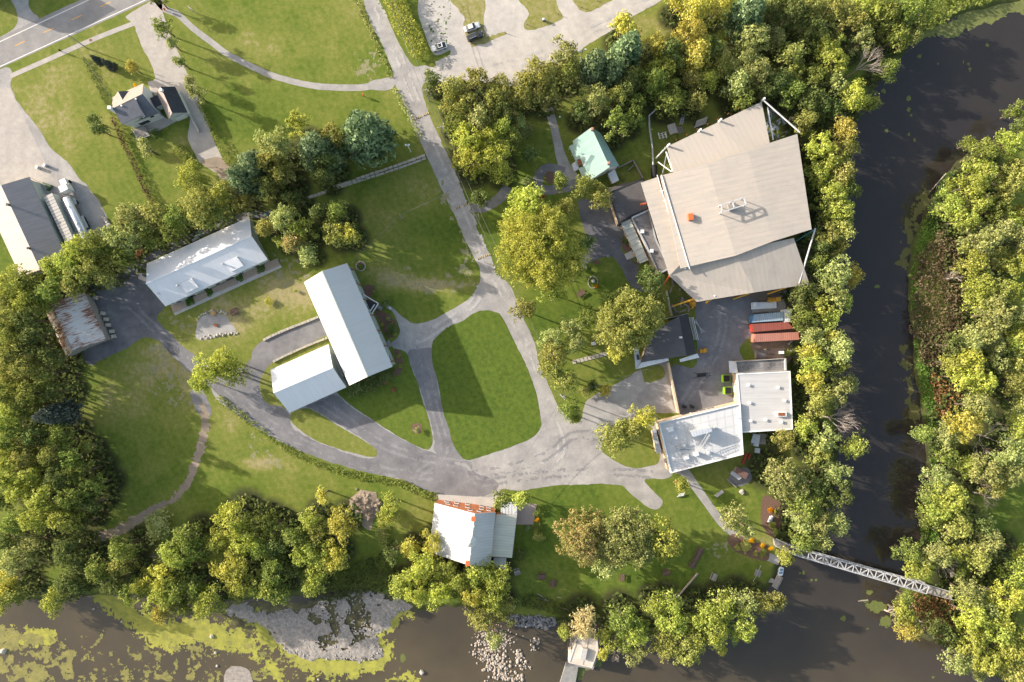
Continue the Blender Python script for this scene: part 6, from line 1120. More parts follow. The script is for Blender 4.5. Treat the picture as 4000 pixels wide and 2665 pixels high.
MB().slab([v3(a[0], 3.1), v3(a[1], 3.7), v3(a[2], 3.7), v3(a[3], 3.1)], .15).obj('roof', ribbed('pale standing seam', (.44, .45, .40), roofdir(a[0], a[3]), 1.6, .7, .03, line=.75), root)
wl = offset_in(a, .35); MB().prism(wl, -.1, 2.9).obj('wall', M_BUFF, root)
for t in (.15, .4, .65, .88): opening(root, wl[0], wl[3], t, 1.0, 1.2, 1.1)
tag(MB().prism(WL(2,1,[(982,770),(1045,738),(1085,790),(1005,820)]), .02, .25).obj('entrance_slab', M_CONC), 'pale concrete slab at the lean-to entrance', 'slab')
# --- dark roofed shed
root = thing('dark_roofed_shed', 'dark tar-roofed shed with white awnings behind the golden tree', 'building', (*W(2,2,1350,60), 0))
he = 4.4; RG1, RG2 = W(2,1,1460,1312,he + .6), W(2,2,1528,200,he + .6)
NW, SW = W(2,1,1215,1450,he), W(2,2,1130,258,he); NE, SE = W(2,1,1535,1290,he), W(2,2,1612,182,he)
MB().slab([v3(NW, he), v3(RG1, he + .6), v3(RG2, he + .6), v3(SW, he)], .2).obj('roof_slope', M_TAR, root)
MB().slab([v3(RG1, he + .6), v3(NE, he), v3(SE, he), v3(RG2, he + .6)], .2).obj('roof_slope', mat('tar roofing with painted shade', (.055, .052, .055), (.04, .038, .04), .5, .9, .01), root)  # slope away from the sun: its shade is put into the tar colour
MB().prism(offset_in([NW, RG1, NE, SE, RG2, SW], .4), -.1, he - .25).obj('wall', M_BUFF, root)
def awning(pts, h, m): 
    p = WL(2,2,pts,h); MB().slab([v3(p[0], h + .5), v3(p[1], h + .5), v3(p[2], h), v3(p[3], h)], .1).obj('awning', m, root)
MA = ribbed('pale awning metal', (.62, .64, .66), (1, .25), .6, .5, .02, line=.85)
awning([(1130,262),(1362,212),(1372,245),(1085,320)], 3.2, MA); awning([(1060,100),(1092,92),(1128,262),(1082,320)], 3.2, MA); awning([(1463,232),(1618,182),(1638,218),(1472,258)], 3.0, MA)
a = W(2,1,1475,1497,5.3); MB().box((a[0], a[1], 5.3), (.7, .5, 1.0)).obj('chimney', M_WHITE, root)
a = W(2,2,1105,215,4.3); MB().box((a[0], a[1], 3.3), (.5, 1.4, 2.2), .2).obj('roof_hatch', M_DARK, root)
# --- flat-roofed L building
root = thing('pump_works', 'flat white-roofed buff-walled building with lattice mast, lower right', 'building', (*W(2,2,1650,900), 0))
h = 5.6; rp = WL(2,2,[(1280,787),(1995,617),(2023,1064),(1386,1228)], h)
MWR = mat('pale grey roof membrane', (.54, .545, .54), (.48, .485, .48), .25, .8, 0, c3=(.51, .515, .51))
flat_roof(root, rp, h, MWR, M_BUFF, .4, M_WHITE)
mb = MB()
for k in range(1, 10):
    t = k / 10; a = lerp2(rp[0], rp[1], t); b = lerp2(rp[3], rp[2], t); mb.bar(v3(lerp2(a, b, .04), h + .004), v3(lerp2(a, b, .96), h + .004), .07, .02)
for k in range(1, 5):
    t = k / 5; a = lerp2(rp[0], rp[3], t); b = lerp2(rp[1], rp[2], t); mb.bar(v3(lerp2(a, b, .02), h + .012), v3(lerp2(a, b, .98), h + .012), .06, .02)
mb.obj('roof_seam', mat('seam grey', (.50, .505, .505), None, 2, .8), root)
for t in (.62, .72, .82): opening(root, rp[1], rp[0], t - .3, 2.0, 2.2, 1.4)
for t in (.2, .8): opening(root, rp[0], rp[3], t, 1.5, 1.2, 1.6)
mp = WL(2,2,[(1562,868),(1738,825),(1748,866),(1592,912)], 9.0); hm = 8.9
MB().prism(mp, h - .1, hm).obj('roof_monitor', M_GALV, root); MB().slab([v3(p, hm + .1 + (.35 if i in (0, 1) else 0)) for i, p in enumerate([lerp2(centroid(mp), q, 1.04) for q in mp])], .12).obj('monitor_roof', ribbed('monitor metal', (.62, .64, .66), roofdir(mp[0], mp[1]), .8, .5, .02), root)
def vent(x, y, s, hh, m=M_GALV, name='roof_unit', c=2, r_=2, base=5.6):
    X, Y = W(c, r_, x, y, base + hh / 2); MB().box((X, Y, base + hh / 2), (s * 1.2, s, hh), .25).box((X, Y, base + hh + .04), (s, s * .8, .12), .25).obj(name, m, root)
vent(1387,845,1.3,.8,M_WHITE); vent(1500,992,.9,1.0); vent(1523,1088,1.3,.9,M_WHITE); vent(1612,1060,1.0,1.4,M_WHITE); vent(1380,968,.25,.8); vent(1772,830,.25,.7); vent(1598,1125,.2,.8); vent(1980,745,.2,.8)
for x in (1430, 1452): X, Y = W(2,2,x,1012,6.4); MB().tube([(X, Y, 5.6), (X, Y, 6.8)], .3, 12).tube([(X, Y, 6.8), (X, Y, 7.0)], .42, 12).obj('chimney_pipe', M_GALV, root)
X, Y = W(2,2,1718,1047,6.8); MB().tube([(X, Y, 5.6), (X, Y, 7.6)], .4, 12).tube([(X, Y, 7.6), (X, Y, 7.9)], [.6, .3], 12).obj('chimney_pipe', M_GALV, root)
a, b = v3(W(2,2,1718,880,8.5), 9.2), v3(W(2,2,1615,1055,7), 7.0); mb = MB(); s = (b - a).cross(Vector((0, 0, 1))).normalized() * .45
for o_ in (s, -s, Vector((0, 0, .7))): mb.bar(a + o_, b + o_, .09, .09)
for k in range(12):
    p, q = a.lerp(b, k / 12), a.lerp(b, (k + 1) / 12); mb.bar(p + s, q - s, .07, .07).bar(p - s, q + Vector((0, 0, .7)), .07, .07)
mb.obj('lattice_mast', M_TRUSS, root)
cm = MB(); pts = [v3(W(2,2,1460 + 120 * t,1025,6.3), 6.4 - .5 * math.sin(3.14 * t)) for t in np.linspace(0, 1, 8)]; cm.tube(pts, .05, 5).obj('cable', M_DARK, root)
# entrance canopy and steps at left
MB().prism(WL(2,2,[(1224,855),(1258,842),(1310,1048),(1265,1058)], 2.6), 2.5, 2.7).obj('entrance_canopy', M_GALV, root)
MB().prism(offset_in(WL(2,2,[(1224,855),(1258,842),(1310,1048),(1265,1058)], 2.6), .3), 0, 2.4).obj('canopy_wall', M_BUFF, root)
# wall of the courtyard
tag(MB().bar(v3(W(2,2,1367,262,2), 1.5), v3(W(2,2,1458,705,2), 1.5), .35, 3.0).bar(v3(W(2,2,1367,262,3), 3.06), v3(W(2,2,1458,705,3), 3.06), .5, .12).obj('courtyard_wall', M_BUFF), 'long buff wall with white coping along the courtyard', 'wall')
root = thing('river_side_block', 'pale flat-roofed block with rusty hatch joined to the pump works', 'building', (*W(3,2,0,600), 0))
h = 5.0; rp = WL(2,2,[(1966,357),(2435,335),(2458,847),(2010,875)], h)
flat_roof(root, rp, h, ribbed('grey metal deck roof', (.48, .47, .455), (0, 1), 1.6, .7, .01, (.44, .43, .42), line=.93), M_BUFF, .12, M_WHITE)
vw = lambda x, y, c: (W(c, 2, x, y, h + .3))
for x, y, c in ((2070,457,2),(2080,614,2),(2090,772,2),(2220,763,2),(147,593,3),(118,780,3),(90,478,3)): a = vw(x, y, c); roof_vent(root, a[0], a[1], h - .05, .55, .45, M_WHITE)
a = vw(115, 712, 3); MB().box((a[0], a[1], h + .4), (2.6, 1.3, .9)).obj('hatch_frame', M_WHITE, root); MB().box((a[0] - .1, a[1], h + .88), (1.9, .9, .1)).obj('rusty_cover', M_RUST, root)
opening(root, lerp2(rp[0], rp[3], 0), rp[3], .25, .1, 2.4, 2.6, 'door', M_WHITE, M_GREYW); opening(root, rp[0], rp[3], .6, 1.2, 1.0, 1.4)
root = thing('open_pen_block', 'roofless dark walled block above the pale flat roof', 'building', (*W(2,2,2150,290), 0))
flat_roof(root, WL(2,2,[(1946,252),(2395,224),(2400,330),(1960,352)], 4.6), 4.4, mat('stained dark roofing', (.30, .285, .27), (.05, .048, .05), .28, .9, .01), M_BUFF, .5, M_CONC)
MB().slab([v3(p, 3.9 + (.5 if i in (1, 2) else 0)) for i, p in enumerate(WL(2,2,[(1898,246),(1943,252),(1958,352),(1905,350)], 4))], .12).obj('side_roof', M_GALV, root)
# --- the red-brick mill
root = thing('mill', 'white metal-roofed mill with orange brick front and octagonal cupola', 'building', (*W(1,3,1850,300), 0))
hr, he1, he2 = 11.5, 5.6, 6.4
R1, R2 = W(1,3,1910,92,hr), W(1,3,1860,545,hr); A, D = W(1,3,1563,0,he1), W(1,3,1515,430,he1); B, C = W(1,3,2098,82,he2), W(1,3,2050,560,he2)
MRM = ribbed('mill roof metal', (.53, .525, .52), roofdir(A, D), .75, .55, .02, (.48, .475, .47), line=.88)
wa, wb, wc, wd_ = gable(root, A, R1, B, D, R2, C, he1, hr, MRM, MRM, M_BRICK, .25, he2, ridge=M_WHITE)
nw = lambda t: t
mtop = Vector((R1[0], R1[1] - .2, 0)); left = Vector((wa.x, wa.y, 0)); right = Vector((wb.x, wb.y, 0))
for t, z in ((.25, 1.0), (.5, 1.0), (.78, 1.0), (.5, 4.0), (.8, 4.3), (.88, 7.0), (.3, 3.2)): opening(root, mtop, left, 1 - t, z, 1.1, 1.2)
for t, z in ((.3, 1.0), (.65, 1.0), (.3, 4.0), (.68, 4.0), (.2, 6.8)): opening(root, right, mtop, 1 - t, z, 1.1, 1.2)
for q in ((1903,138),(1852,527)): a = W(1,3,*q,hr + .6); MB().box((a[0], a[1], hr + .2), (1.0, 1.0, 1.9)).box((a[0], a[1], hr + 1.2), (1.15, 1.15, .15)).obj('chimney', M_ORANGE, root)
for q in ((1903,205),(1873,447)): a = W(1,3,*q,hr + .3); roof_vent(root, a[0], a[1], hr - .2, .35, .5)
cx_, cy_ = W(1,3,1875,340,13.6); oc = [(cx_ + 1.35 * math.cos(a), cy_ + 1.35 * math.sin(a)) for a in np.arange(8) * math.pi / 4 + .39]
MB().prism(oc, 10.6, 13.0).obj('cupola', M_GREYW, root); oc2 = [(cx_ + 1.75 * math.cos(a), cy_ + 1.75 * math.sin(a), 13.0) for a in np.arange(8) * math.pi / 4 + .39]
MB().add(oc2 + [(cx_, cy_, 14.4)], [(i, (i + 1) % 8, 8) for i in range(8)] + [tuple(range(7, -1, -1))]).obj('cupola_roof', M_GALV, root)
rot = W(1,3,2098,97,3.6)
lt = WL(1,3,[(2100,97),(2283,113),(2240,485),(2058,465)], 3.8)
MB().slab([v3(lt[0], 4.3), v3(lt[1], 3.4), v3(lt[2], 3.4), v3(lt[3], 4.3)], .15).obj('side_roof', ribbed('cream roofing', (.60, .61, .52), roofdir(lt[0], lt[3]), .75, .6, .02, line=.85), root)
MB().prism(offset_in(lt, .35), -.1, 3.2).obj('side_wall', M_BRICK, root)
lt = WL(1,3,[(2145,0),(2285,-12),(2283,108),(2140,100)], 3); MB().slab([v3(lt[0], 3.0), v3(lt[1], 2.7), v3(lt[2], 2.7), v3(lt[3], 3.0)], .12).obj('porch_roof', ribbed('corrugated porch', (.62, .63, .64), (1, 0), .9, .5, .04, line=.6), root)
MB().prism(offset_in(lt, .4), 0, 2.5).obj('porch_wall', M_WOODG, root)
lt = WL(1,3,[(2085,482),(2186,487),(2180,575),(2082,560)], 3); MB().prism(lt, -.1, 2.9).obj('rear_shed', M_WALLW, root); MB().prism(offset_in(lt, -.15), 2.9, 3.02).obj('rear_shed_roof', M_GALV, root)
structure(MB().prism(WL(1,2,[(1590,1413),(2048,1443),(2095,1440),(2090,1535),(2060,1530),(1602,1472)]), .01, .45).obj('pavement', M_CONC))
structure(MB().prism(WL(2,3,[(35,60),(60,0),(110,-5),(215,12),(188,190),(32,188)]), .01, .09).obj('brick_patio', mat('patio brick', (.42, .34, .30), (.30, .24, .21), 4, .9)))
# --- pump house on the weir
root = thing('gatehouse', 'small beige flat-roofed gatehouse on the concrete weir', 'building', (*W(2,3,640,1300), 0))
gp = WL(2,3,[(575,1165),(748,1195),(758,1292),(700,1447),(498,1402)], 3.6); MG = mat('beige membrane', (.60, .53, .45), (.52, .45, .38), .5, .8)
flat_roof(root, gp, 3.4, MG, M_CONC, .1, MG)
a = W(2,3,628,1322,4.2); MB().box((a[0], a[1], 3.9), (1.5, 3.2, 1.0), -.22).obj('roof_hatch', M_CONC, root); MB().bar(v3(W(2,3,672,1195,3.6), 3.45), v3(W(2,3,620,1420,3.6), 3.45), .08, .05).obj('roof_seam', M_CONC_D, root)
MB().prism(WL(2,3,[(520,1285),(500,1300),(495,1390),(505,1395)], 2), -1.2, 2.4).obj('side_box', MG, root)
o = MB().prism(WL(2,3,[(475,1395),(582,1422),(545,1640),(400,1640)], -.2), -2.5, -.15).obj('weir_deck', M_CONC_D); tag(o, 'mossy concrete weir deck below the beige gatehouse', 'weir')
o = MB().prism(WL(2,3,[(520,1150),(770,1160),(775,1300),(710,1460),(480,1415)], 0), -2.5, -.05).obj('concrete_footing', M_CONC_D); tag(o, 'concrete footing under the beige gatehouse', 'footing')
# ================================================================== FOOTBRIDGE
root = thing('footbridge', 'pale steel truss footbridge across the river', 'bridge', (*W(3,3,700,600), 0))
def BR(t, s, h): # t along, s across (0 = upper side, 1 = lower side)
    a0, a1 = v3(W(3,3,200,372,2), 0), v3(W(3,3,1370,702,2), 0); b0, b1 = v3(W(3,3,190,430,2), 0), v3(W(3,3,1345,770,2), 0)
    p = a0.lerp(a1, t).lerp(b0.lerp(b1, t), s); p.z = h; return p
mb = MB()
for i in range(78):
    t = i / 78; mb.bar(BR(t + .003, .04, 1.5), BR(t + .003, .96, 1.5), .42, .08)
mb.obj('deck', mat('dark deck planks', (.15, .135, .12), (.09, .08, .07), 2, .9), root)
for s in (0.0, 1.0):
    mb = MB(); mb.bar(BR(0, s, 1.4), BR(1, s, 1.4), .22, .25).bar(BR(.0, s, 4.2), BR(1, s, 4.2), .24, .24).bar(BR(0, s, 2.6), BR(1, s, 2.6), .08, .12)
    for i in range(19): mb.bar(BR(i / 18, s, 1.4), BR(i / 18, s, 4.2), .14, .14) if False else mb.box(BR(i / 18, s, 2.8), (.14, .14, 2.8))
    for i in range(18): mb.bar(BR(i / 18, s, 1.45), BR((i + 1) / 18, s, 4.15) if i % 2 else BR((i + 1) / 18, s, 4.15), .1, .1)
    mb.obj('side_truss', M_TRUSS, root)
mb = MB()
for i in range(2, 19): mb.bar(BR(i / 18, 0, 4.25), BR(i / 18, 1, 4.25), .2, .14)
for i in range(2, 18): mb.bar(BR(i / 18, i % 2, 4.2), BR((i + 1) / 18, (i + 1) % 2, 4.2), .26, .12)
mb.obj('top_bracing', M_TRUSS, root)
mb = MB(); e0, e1, f0, f1 = W(3,3,1370,702,1), W(3,3,1600,772,1), W(3,3,1600,835,1), W(3,3,1345,770,1)
mb.prism([e0, e1, f0, f1], 1.2, 1.45).obj('end_ramp', M_PAVE, root); MB().bar(v3(e0, 2.3), v3(e1, 2.3), .1, .1).bar(v3(f0, 2.3), v3(f1, 2.3), .1, .1).obj('ramp_rail', M_WHITE, root)
MB().prism([W(3,3,50,310,1), W(3,3,160,345,1), W(3,3,155,402,1), W(3,3,60,375,1)], .02, 1.3).obj('approach_steps', M_WOODG, root)
MB().bar(v3(W(3,3,70,312,2), 2.2), v3(W(3,3,200,372,2), 2.6), .12, .2).bar(v3(W(3,3,62,375,2), 2.2), v3(W(3,3,190,430,2), 2.6), .12, .2).obj('approach_rail', M_WHITE, root)
for t in (0, 1): MB().bar(BR(t, -.1, -.3), BR(t, 1.1, -.3), 1.4, 3.2).obj('abutment', M_CONC_D, root)

# ================================================================== CARS
def car(c, r_, x1, y1, x2, y2, body, label, kind, hgt=1.45, sunroof=False, rails=False):
    """(x1,y1) is the rear, (x2,y2) the front"""
    a, b = v3(W(c, r_, x1, y1, .7), 0), v3(W(c, r_, x2, y2, .7), 0); L = (b - a).length; ctr = (a + b) / 2; ang = math.atan2(b.y - a.y, b.x - a.x)
    root = thing('car', label, 'car', (0, 0, 0), 'cars in the gravel parking lot'); wd = .92
    def st(x, w_, z): return [(x, -w_, z), (x, w_, z)]
    prof = [(-L/2, .80, .45, .80), (-L/2 + .15, .88, .3, .95), (-L/2 + .8, wd, .25, 1.0), (0, wd, .22, .98), (L/2 - 1.1, wd, .25, .92), (L/2 - .3, .86, .3, .78), (L/2, .66, .42, .62)]
    vs = []; fs = []
    for x, w_, z0, z1 in prof:
        vs += [(x, -w_ * .94, z0), (x, -w_, (z0 + z1) / 2), (x, -w_ * .9, z1), (x, 0, z1 + .05), (x, w_ * .9, z1), (x, w_, (z0 + z1) / 2), (x, w_ * .94, z0)]
    for i in range(len(prof) - 1):
        for k in range(7):
            p, q = i * 7 + k, i * 7 + (k + 1) % 7; fs.append((p, p + 7, q + 7, q))
    fs += [tuple(range(7)), tuple(range(len(vs) - 1, len(vs) - 8, -1))]
    def pl(mb, nm, m, smooth=False):
        o = mb.obj(nm, m, None, smooth); o.parent = root; return o
    pl(MB().add(vs, fs), 'body', body, False)
    x0, x1_, x2_, x3 = -L/2 + .55, -L/2 + 1.25 if not rails else -L/2 + .75, L/2 - 2.15, L/2 - 1.35
    if kind == 'suv': x0 = -L/2 + .25
    cab = [(x0, -.74, .98), (x0, .74, .98), (x3, .76, .93), (x3, -.76, .93), (x1_, -.60, hgt), (x1_, .60, hgt), (x2_, .60, hgt), (x2_, -.60, hgt)]
    pl(MB().add(cab, [(0, 4, 5, 1), (1, 5, 6, 2), (2, 6, 7, 3), (3, 7, 4, 0), (4, 7, 6, 5)]), 'windows', M_GLASS)
    rf = MB().box(((x1_ + x2_) / 2, 0, hgt + .02), (x2_ - x1_ + .05, 1.28, .06)); rfo = pl(rf, 'roof', body)
    if sunroof: 
        g = MB().box(((x1_ + x2_) / 2 + .1, 0, hgt + .06), ((x2_ - x1_) * .75, .95, .03)).obj('sunroof', M_GLASS, None); g.parent = rfo
    if rails:
        for s in (-.58, .58): pl(MB().box(((x1_ + x2_) / 2, s, hgt + .1), (x2_ - x1_, .05, .06)), 'roof_rail', M_GALV)
    for sx in (-L/2 + .85, L/2 - .9):
        for s in (-1, 1): pl(MB().tube([(sx, s * .70, .33), (sx, s * .93, .33)], .34, 14), 'wheel', M_BLACK)
    for s in (-1, 1):
        pl(MB().box((L/2 - .22, s * .58, .66), (.28, .3, .12)), 'headlight', M_WHITE); pl(MB().box((-L/2 + .1, s * .68, .8), (.12, .25, .15)), 'tail_light', M_RED); pl(MB().box((x3 - .25, s * 1.0, .98), (.15, .2, .14)), 'mirror', body)
    root.location = (ctr.x, ctr.y, .03); root.rotation_euler = (0, 0, ang); return root
CW = mat('white car paint', (.80, .80, .80), (.76, .76, .76), 1, .25, spec=.5); CG = mat('dark grey car paint', (.06, .065, .075), (.05, .055, .06), 1, .25, spec=.5); CS = mat('silver white car paint', (.66, .66, .66), (.62, .62, .62), 1, .25, spec=.5)
car(1,0,1822,262,1957,212,CS,'white sedan parked above the dark grey car','sedan'); car(1,0,1848,345,1986,290,CG,'dark grey estate car with roof rails on the weedy strip','suv',1.6,False,True)
car(1,0,1667,390,1533,432,CW,'white hatchback with dark glass roof beside the hedgerow','suv',1.5,True)

# ================================================================== CONTAINERS AND YARD CLUTTER
def container(ps, h, m, label, name='shipping_container', group='containers in the yard', extra=None):
    root = thing(name, label, 'container', (*centroid(ps), 0), group); inn = ps
    MB().prism(inn, .1, h - .08).obj('body', m, root); MB().prism(offset_in(ps, .12), h - .09, h).obj('roof', ribbed(m.name + ' corrugation', extra or (.4, .4, .4), roofdir(ps[0], ps[1]), .55, .6, .05, line=.6), root)
    d = Vector(roofdir(ps[0], ps[3])); MB().bar(v3(lerp2(ps[0], ps[3], .5), .3), v3(lerp2(ps[0], ps[3], .5), h - .3), .1, .1) 
    for t in (.28, .72):
        p = v3(lerp2(ps[0], ps[3], t), h / 2) + Vector((-.06, 0, 0)); MB().box(p, (.1, .95, h - .6), math.atan2(d.y, d.x) + 1.5708).obj('door', m, root)
    return root
Q = lambda l, h: [W(c, 1, x, y, h) for c, x, y in l]
container(Q([(2,2113,1298),(2,2240 + 135,1272),(2,2240 + 138,1350),(2,2100,1368)], 2.6), 2.6, M_BLUE, 'blue container with white roof section, uppermost of the three', extra=(.30, .38, .45))
container(Q([(2,2095,1380),(2,2240 + 175,1362),(2,2240 + 232,1420),(2,2110,1452)], 2.6), 2.6, M_RED, 'dark red container in the middle of the three', extra=(.27, .085, .065))
container(Q([(2,2125,1468),(2,2240 + 270,1450),(2,2240 + 276,1518),(2,2115,1540)], 2.6), 2.6, M_SALMON, 'faded salmon container, lowest of the three', extra=(.40, .18, .135))
container(Q([(2,2240 + 130,1255),(2,2240 + 215,1245),(2,2240 + 195,1362),(2,2240 + 142,1365)], 2.4), 2.4, M_WHITE, 'short white container end-on beside the blue one', extra=(.62, .63, .65))
def junk(name, label, cat, c, r_, x, y, boxes, m, group=None, z=0):
    X, Y = W(c, r_, x, y, .6); mb = MB()
    for bx, by, bz, sx, sy, sz, a in boxes: mb.box((X + bx, Y + by, z + bz), (sx, sy, sz), a)
    return tag(mb.obj(name, m), label, cat, group)
k = S4 / 2.24
junk('flatbed_trailer', 'long white flatbed trailer piled above the containers', 'trailer', 2,1,2200,1218, [(0,0,.8,7.2,1.9,.25,.05),(-2.8,.2,1.3,1.2,1.3,.8,.05),(1,.3,1.1,3,.6,.4,.05),(2,0,.4,.8,2.0,.7,0),(-2,0,.4,.8,2.0,.7,0)], M_WHITE)
junk('flatbed_trailer', 'grey-brown flatbed trailer just above the blue container', 'trailer', 2,1,2200,1262, [(0,0,.7,6.6,1.0,.25,.05),(1,.1,1.0,3.4,.5,.3,.05),(2,0,.35,.8,1.2,.6,0)], M_WOODG)
junk('yellow_machine', 'yellow boom machine by the river end of the trailers', 'machine', 3,1,45,1168, [(0,0,1.0,3.0,1.2,.7,.1),(1.0,.1,1.7,1.3,1.1,.9,.1),(-.5,-.1,1.6,3.2,.3,.3,.15),(1.2,.5,.4,.9,.4,.8,0),(-1.0,.5,.4,.9,.4,.8,0),(1.2,-.5,.4,.9,.4,.8,0),(-1,-.5,.4,.9,.4,.8,0)], M_YELLOW)
junk('platform', 'grey weathered timber platform above the white container', 'platform', 3,1,100,1200, [(0,0,.3,3.6,4.6,.3,.15),(.5,.5,.6,1.6,1.6,.3,.4)], M_WOODG)
junk('ladder_frame', 'small steel ladder frame by the lower hall corner', 'ladder', 3,1,150,1110, [(0,0,.6,1.6,.12,.12,-1.0),(.5,.2,.6,1.6,.12,.12,-1.0)] + [(.25 + .25 * i * .5, .1 - .3 * i * .5, .6, .6, .08, .08, .5) for i in range(-2, 3)], M_GALV)
junk('yellow_forklift', 'yellow lift truck under the lower left hall corner', 'machine', 2,1,1575,1200, [(0,0,.9,1.3,2.2,1.0,.5),(.1,.1,1.9,1.1,1.0,.9,.5),(-.6,.9,.4,.7,.3,.7,0),(.6,.9,.4,.7,.3,.7,0),(-.3,-1.4,1.1,.8,.2,2.0,.5)], M_YELLOW)
junk('mini_loader', 'small orange loader beside the dark-roofed shed', 'machine', 2,2,1668,160, [(0,0,.6,1.6,.9,.7,.2),(.3,.1,1.2,.8,.8,.7,.2),(1.1,.2,.4,.4,1.2,.5,.2),(-.5,.5,.35,.6,.25,.6,.2),(-.5,-.5,.35,.6,.25,.6,.2),(.5,.6,.35,.6,.25,.6,.2),(.5,-.4,.35,.6,.25,.6,.2)], M_YELLOW)
rnd = random.Random(11)
root = thing('pipe_pile', 'pile of long pale pipes along the shed by the work yard', 'pipe pile', (*W(2,1,1590,1440), 0))
mb = MB()
for i in range(9):
    ox = rnd.uniform(-.7, .7); mb.tube([v3(W(2,1,1560,1320), .3 + .25 * (i % 3)) + Vector((ox, 0, 0)), v3(W(2,1,1600,1520), .3 + .25 * (i % 3)) + Vector((ox + .2, 0, 0))], .11, 6)
mb.obj('pipes', M_WHITE, root); mb = MB()
for i in range(6): a = rnd.uniform(-1.2, -.7); p = v3(W(2,1,1630,1400), .4 + i * .1); dd = Vector((math.cos(a), math.sin(a), 0)) * 2.2; mb.tube([p - dd, p + dd], .09, 6)
mb.obj('loose_pipes', M_GALV, root)
root = thing('scrap_pile', 'heap of scrap steel under the upper right hall corner', 'scrap', (*W(3,0,40,1080), 0)); mb = MB()
for i in range(46):
    x, y = rnd.uniform(-20, 150), rnd.uniform(960, 1220)
    if x * .9 + 960 > y + 60: continue
    p = v3(W(3,0,x,y), rnd.uniform(.2, 1.2)); a = rnd.uniform(0, 3.14); dd = Vector((math.cos(a), math.sin(a), rnd.uniform(-.2, .2))) * rnd.uniform(.4, 1.5); mb.bar(p - dd, p + dd, rnd.choice([.08, .12, .5]), .1)
mb.obj('scrap', M_GALV, root)
root = thing('scrap_pile', 'heap of scrap steel and frames beside the lower left hall corner', 'scrap', (*W(2,1,1450,1150), 0)); mb = MB()
for i in range(40):
    p = v3(W(2,1,rnd.uniform(1385,1540),rnd.uniform(1020,1290)), rnd.uniform(.2, .9)); a = rnd.uniform(0, 3.14); dd = Vector((math.cos(a), math.sin(a), rnd.uniform(-.2, .2))) * rnd.uniform(.3, 1.1); mb.bar(p - dd, p + dd, rnd.choice([.07, .12, .45]), .1)
mb.obj('scrap', M_WOODG, root)
tag(MB().bar(v3(W(2,1,1345,1090), .9), v3(W(2,1,1390,1310), .9), .12, 1.8).bar(v3(W(2,1,1335,1335), .9), v3(W(2,1,1530,1290), .9), .12, 1.8).obj('yard_fence', M_GALV), 'grey metal fence between garden and work yard', 'fence')
junk('wall_slab', 'large pale panel lying on the grass by the upper hall wall', 'panel', 2,0,1405,1128, [(0,0,.45,2.3,2.9,.25,.3)], M_CONC)
junk('pallet_stack', 'stack of slatted pallets beside the large pale panel', 'pallets', 2,0,1472,1135, [(0,0,.2 + .0,1.9,1.8,.12,.35)] + [(-.7 + .35 * i, .1, .45, .12, 1.7, .3, .35) for i in range(5)], M_WOODG)
junk('steel_staircase', 'pale steel staircase lying above the pallets', 'staircase', 2,0,1478,1048, [(.0,.0,.35,.1,3.0,.4,-.25),(.9,.2,.35,.1,3.0,.4,-.25)] + [(.42 + .10 * (i - 3), .1 + .42 * (i - 3), .4, .95, .22, .08, -.25) for i in range(7)], M_GALV)
junk('steel_bench_frame', 'white steel frame on the grass left of the pale panel', 'frame', 2,0,1318,1185, [(0,-.7,.6,2.3,.1,.1,.3),(0,.7,.6,2.3,.1,.1,.3),(0,0,.8,2.3,.1,.1,.3),(-1,0,.5,.1,1.6,.9,.3),(1,0,.5,.1,1.6,.9,.3),(0,0,.4,.1,1.6,.7,.3)], M_WHITE)
root = thing('covered_trailer', 'tarp-covered trailer near the upper hall roof edge', 'trailer', (*W(2,0,1650,1075), 0)); X, Y = W(2,0,1650,1075,1)
MB().box((X, Y, .8), (3.6, 1.8, .5), .5).obj('bed', M_DARK, root); MB().add([(X - 1.9, Y - 1.6, 1.0), (X - 1.1, Y + .6, 1.0), (X + 2.1, Y + 1.9, 1.0), (X + 1.6, Y - .3, 1.0), (X - 1.4, Y - .4, 1.8), (X + 1.6, Y + .9, 1.8)], [(0, 4, 1), (3, 2, 5), (0, 3, 5, 4), (1, 4, 5, 2), (0, 1, 2, 3)]).obj('tarpaulin', M_GALV, root)
for s in (-1, 1): MB().tube([(X + .3, Y + s * .8, .4), (X + .3, Y + s * 1.0, .4)], .38, 12).obj('wheel', M_BLACK, root)
# black flue along the hall
tag(MB().tube([v3(W(2,0,1250,970), .7), v3(W(2,0,1195,1020), .7), v3(W(2,0,1200,1130), .7), v3(W(2,0,1225,1300), .7), v3(W(2,0,1230,1450), .9)], .26, 8).obj('flume_pipe', M_GALV), 'long grey pipe bending down the lawn left of the great hall', 'pipe')
tag(MB().tube([v3(W(2,0,1238,1455), .8), v3(W(2,0,1240,1560), .8)], .85, 14).obj('black_tank', M_BLACK), 'black cylindrical tank at the upper left hall corner', 'tank')
for x, y, lb in ((1868,400,'upper'),(1882,505,'lower')):
    X, Y = W(2,2,x,y,1); root = thing('skip', f'lime green waste skip with black lid, {lb} of two', 'skip', (X, Y, 0), 'green waste skips by the flat-roofed building')
    MB().add([(X - 1.0, Y - .8, .1), (X + 1.0, Y - .8, .1), (X + 1.0, Y + .8, .1), (X - 1.0, Y + .8, .1), (X - 1.3, Y - 1.05, 1.5), (X + 1.2, Y - 1.05, 1.5), (X + 1.2, Y + 1.05, 1.5), (X - 1.3, Y + 1.05, 1.5)], [(3, 2, 1, 0), (0, 1, 5, 4), (1, 2, 6, 5), (2, 3, 7, 6), (3, 0, 4, 7), (4, 5, 6, 7)]).obj('bin', M_LIME, root)
    MB().box((X + .2, Y, 1.56), (1.75, 1.85, .12)).obj('lid', M_BLACK, root)
X, Y = W(2,2,1660,375,1.5); mb = MB()
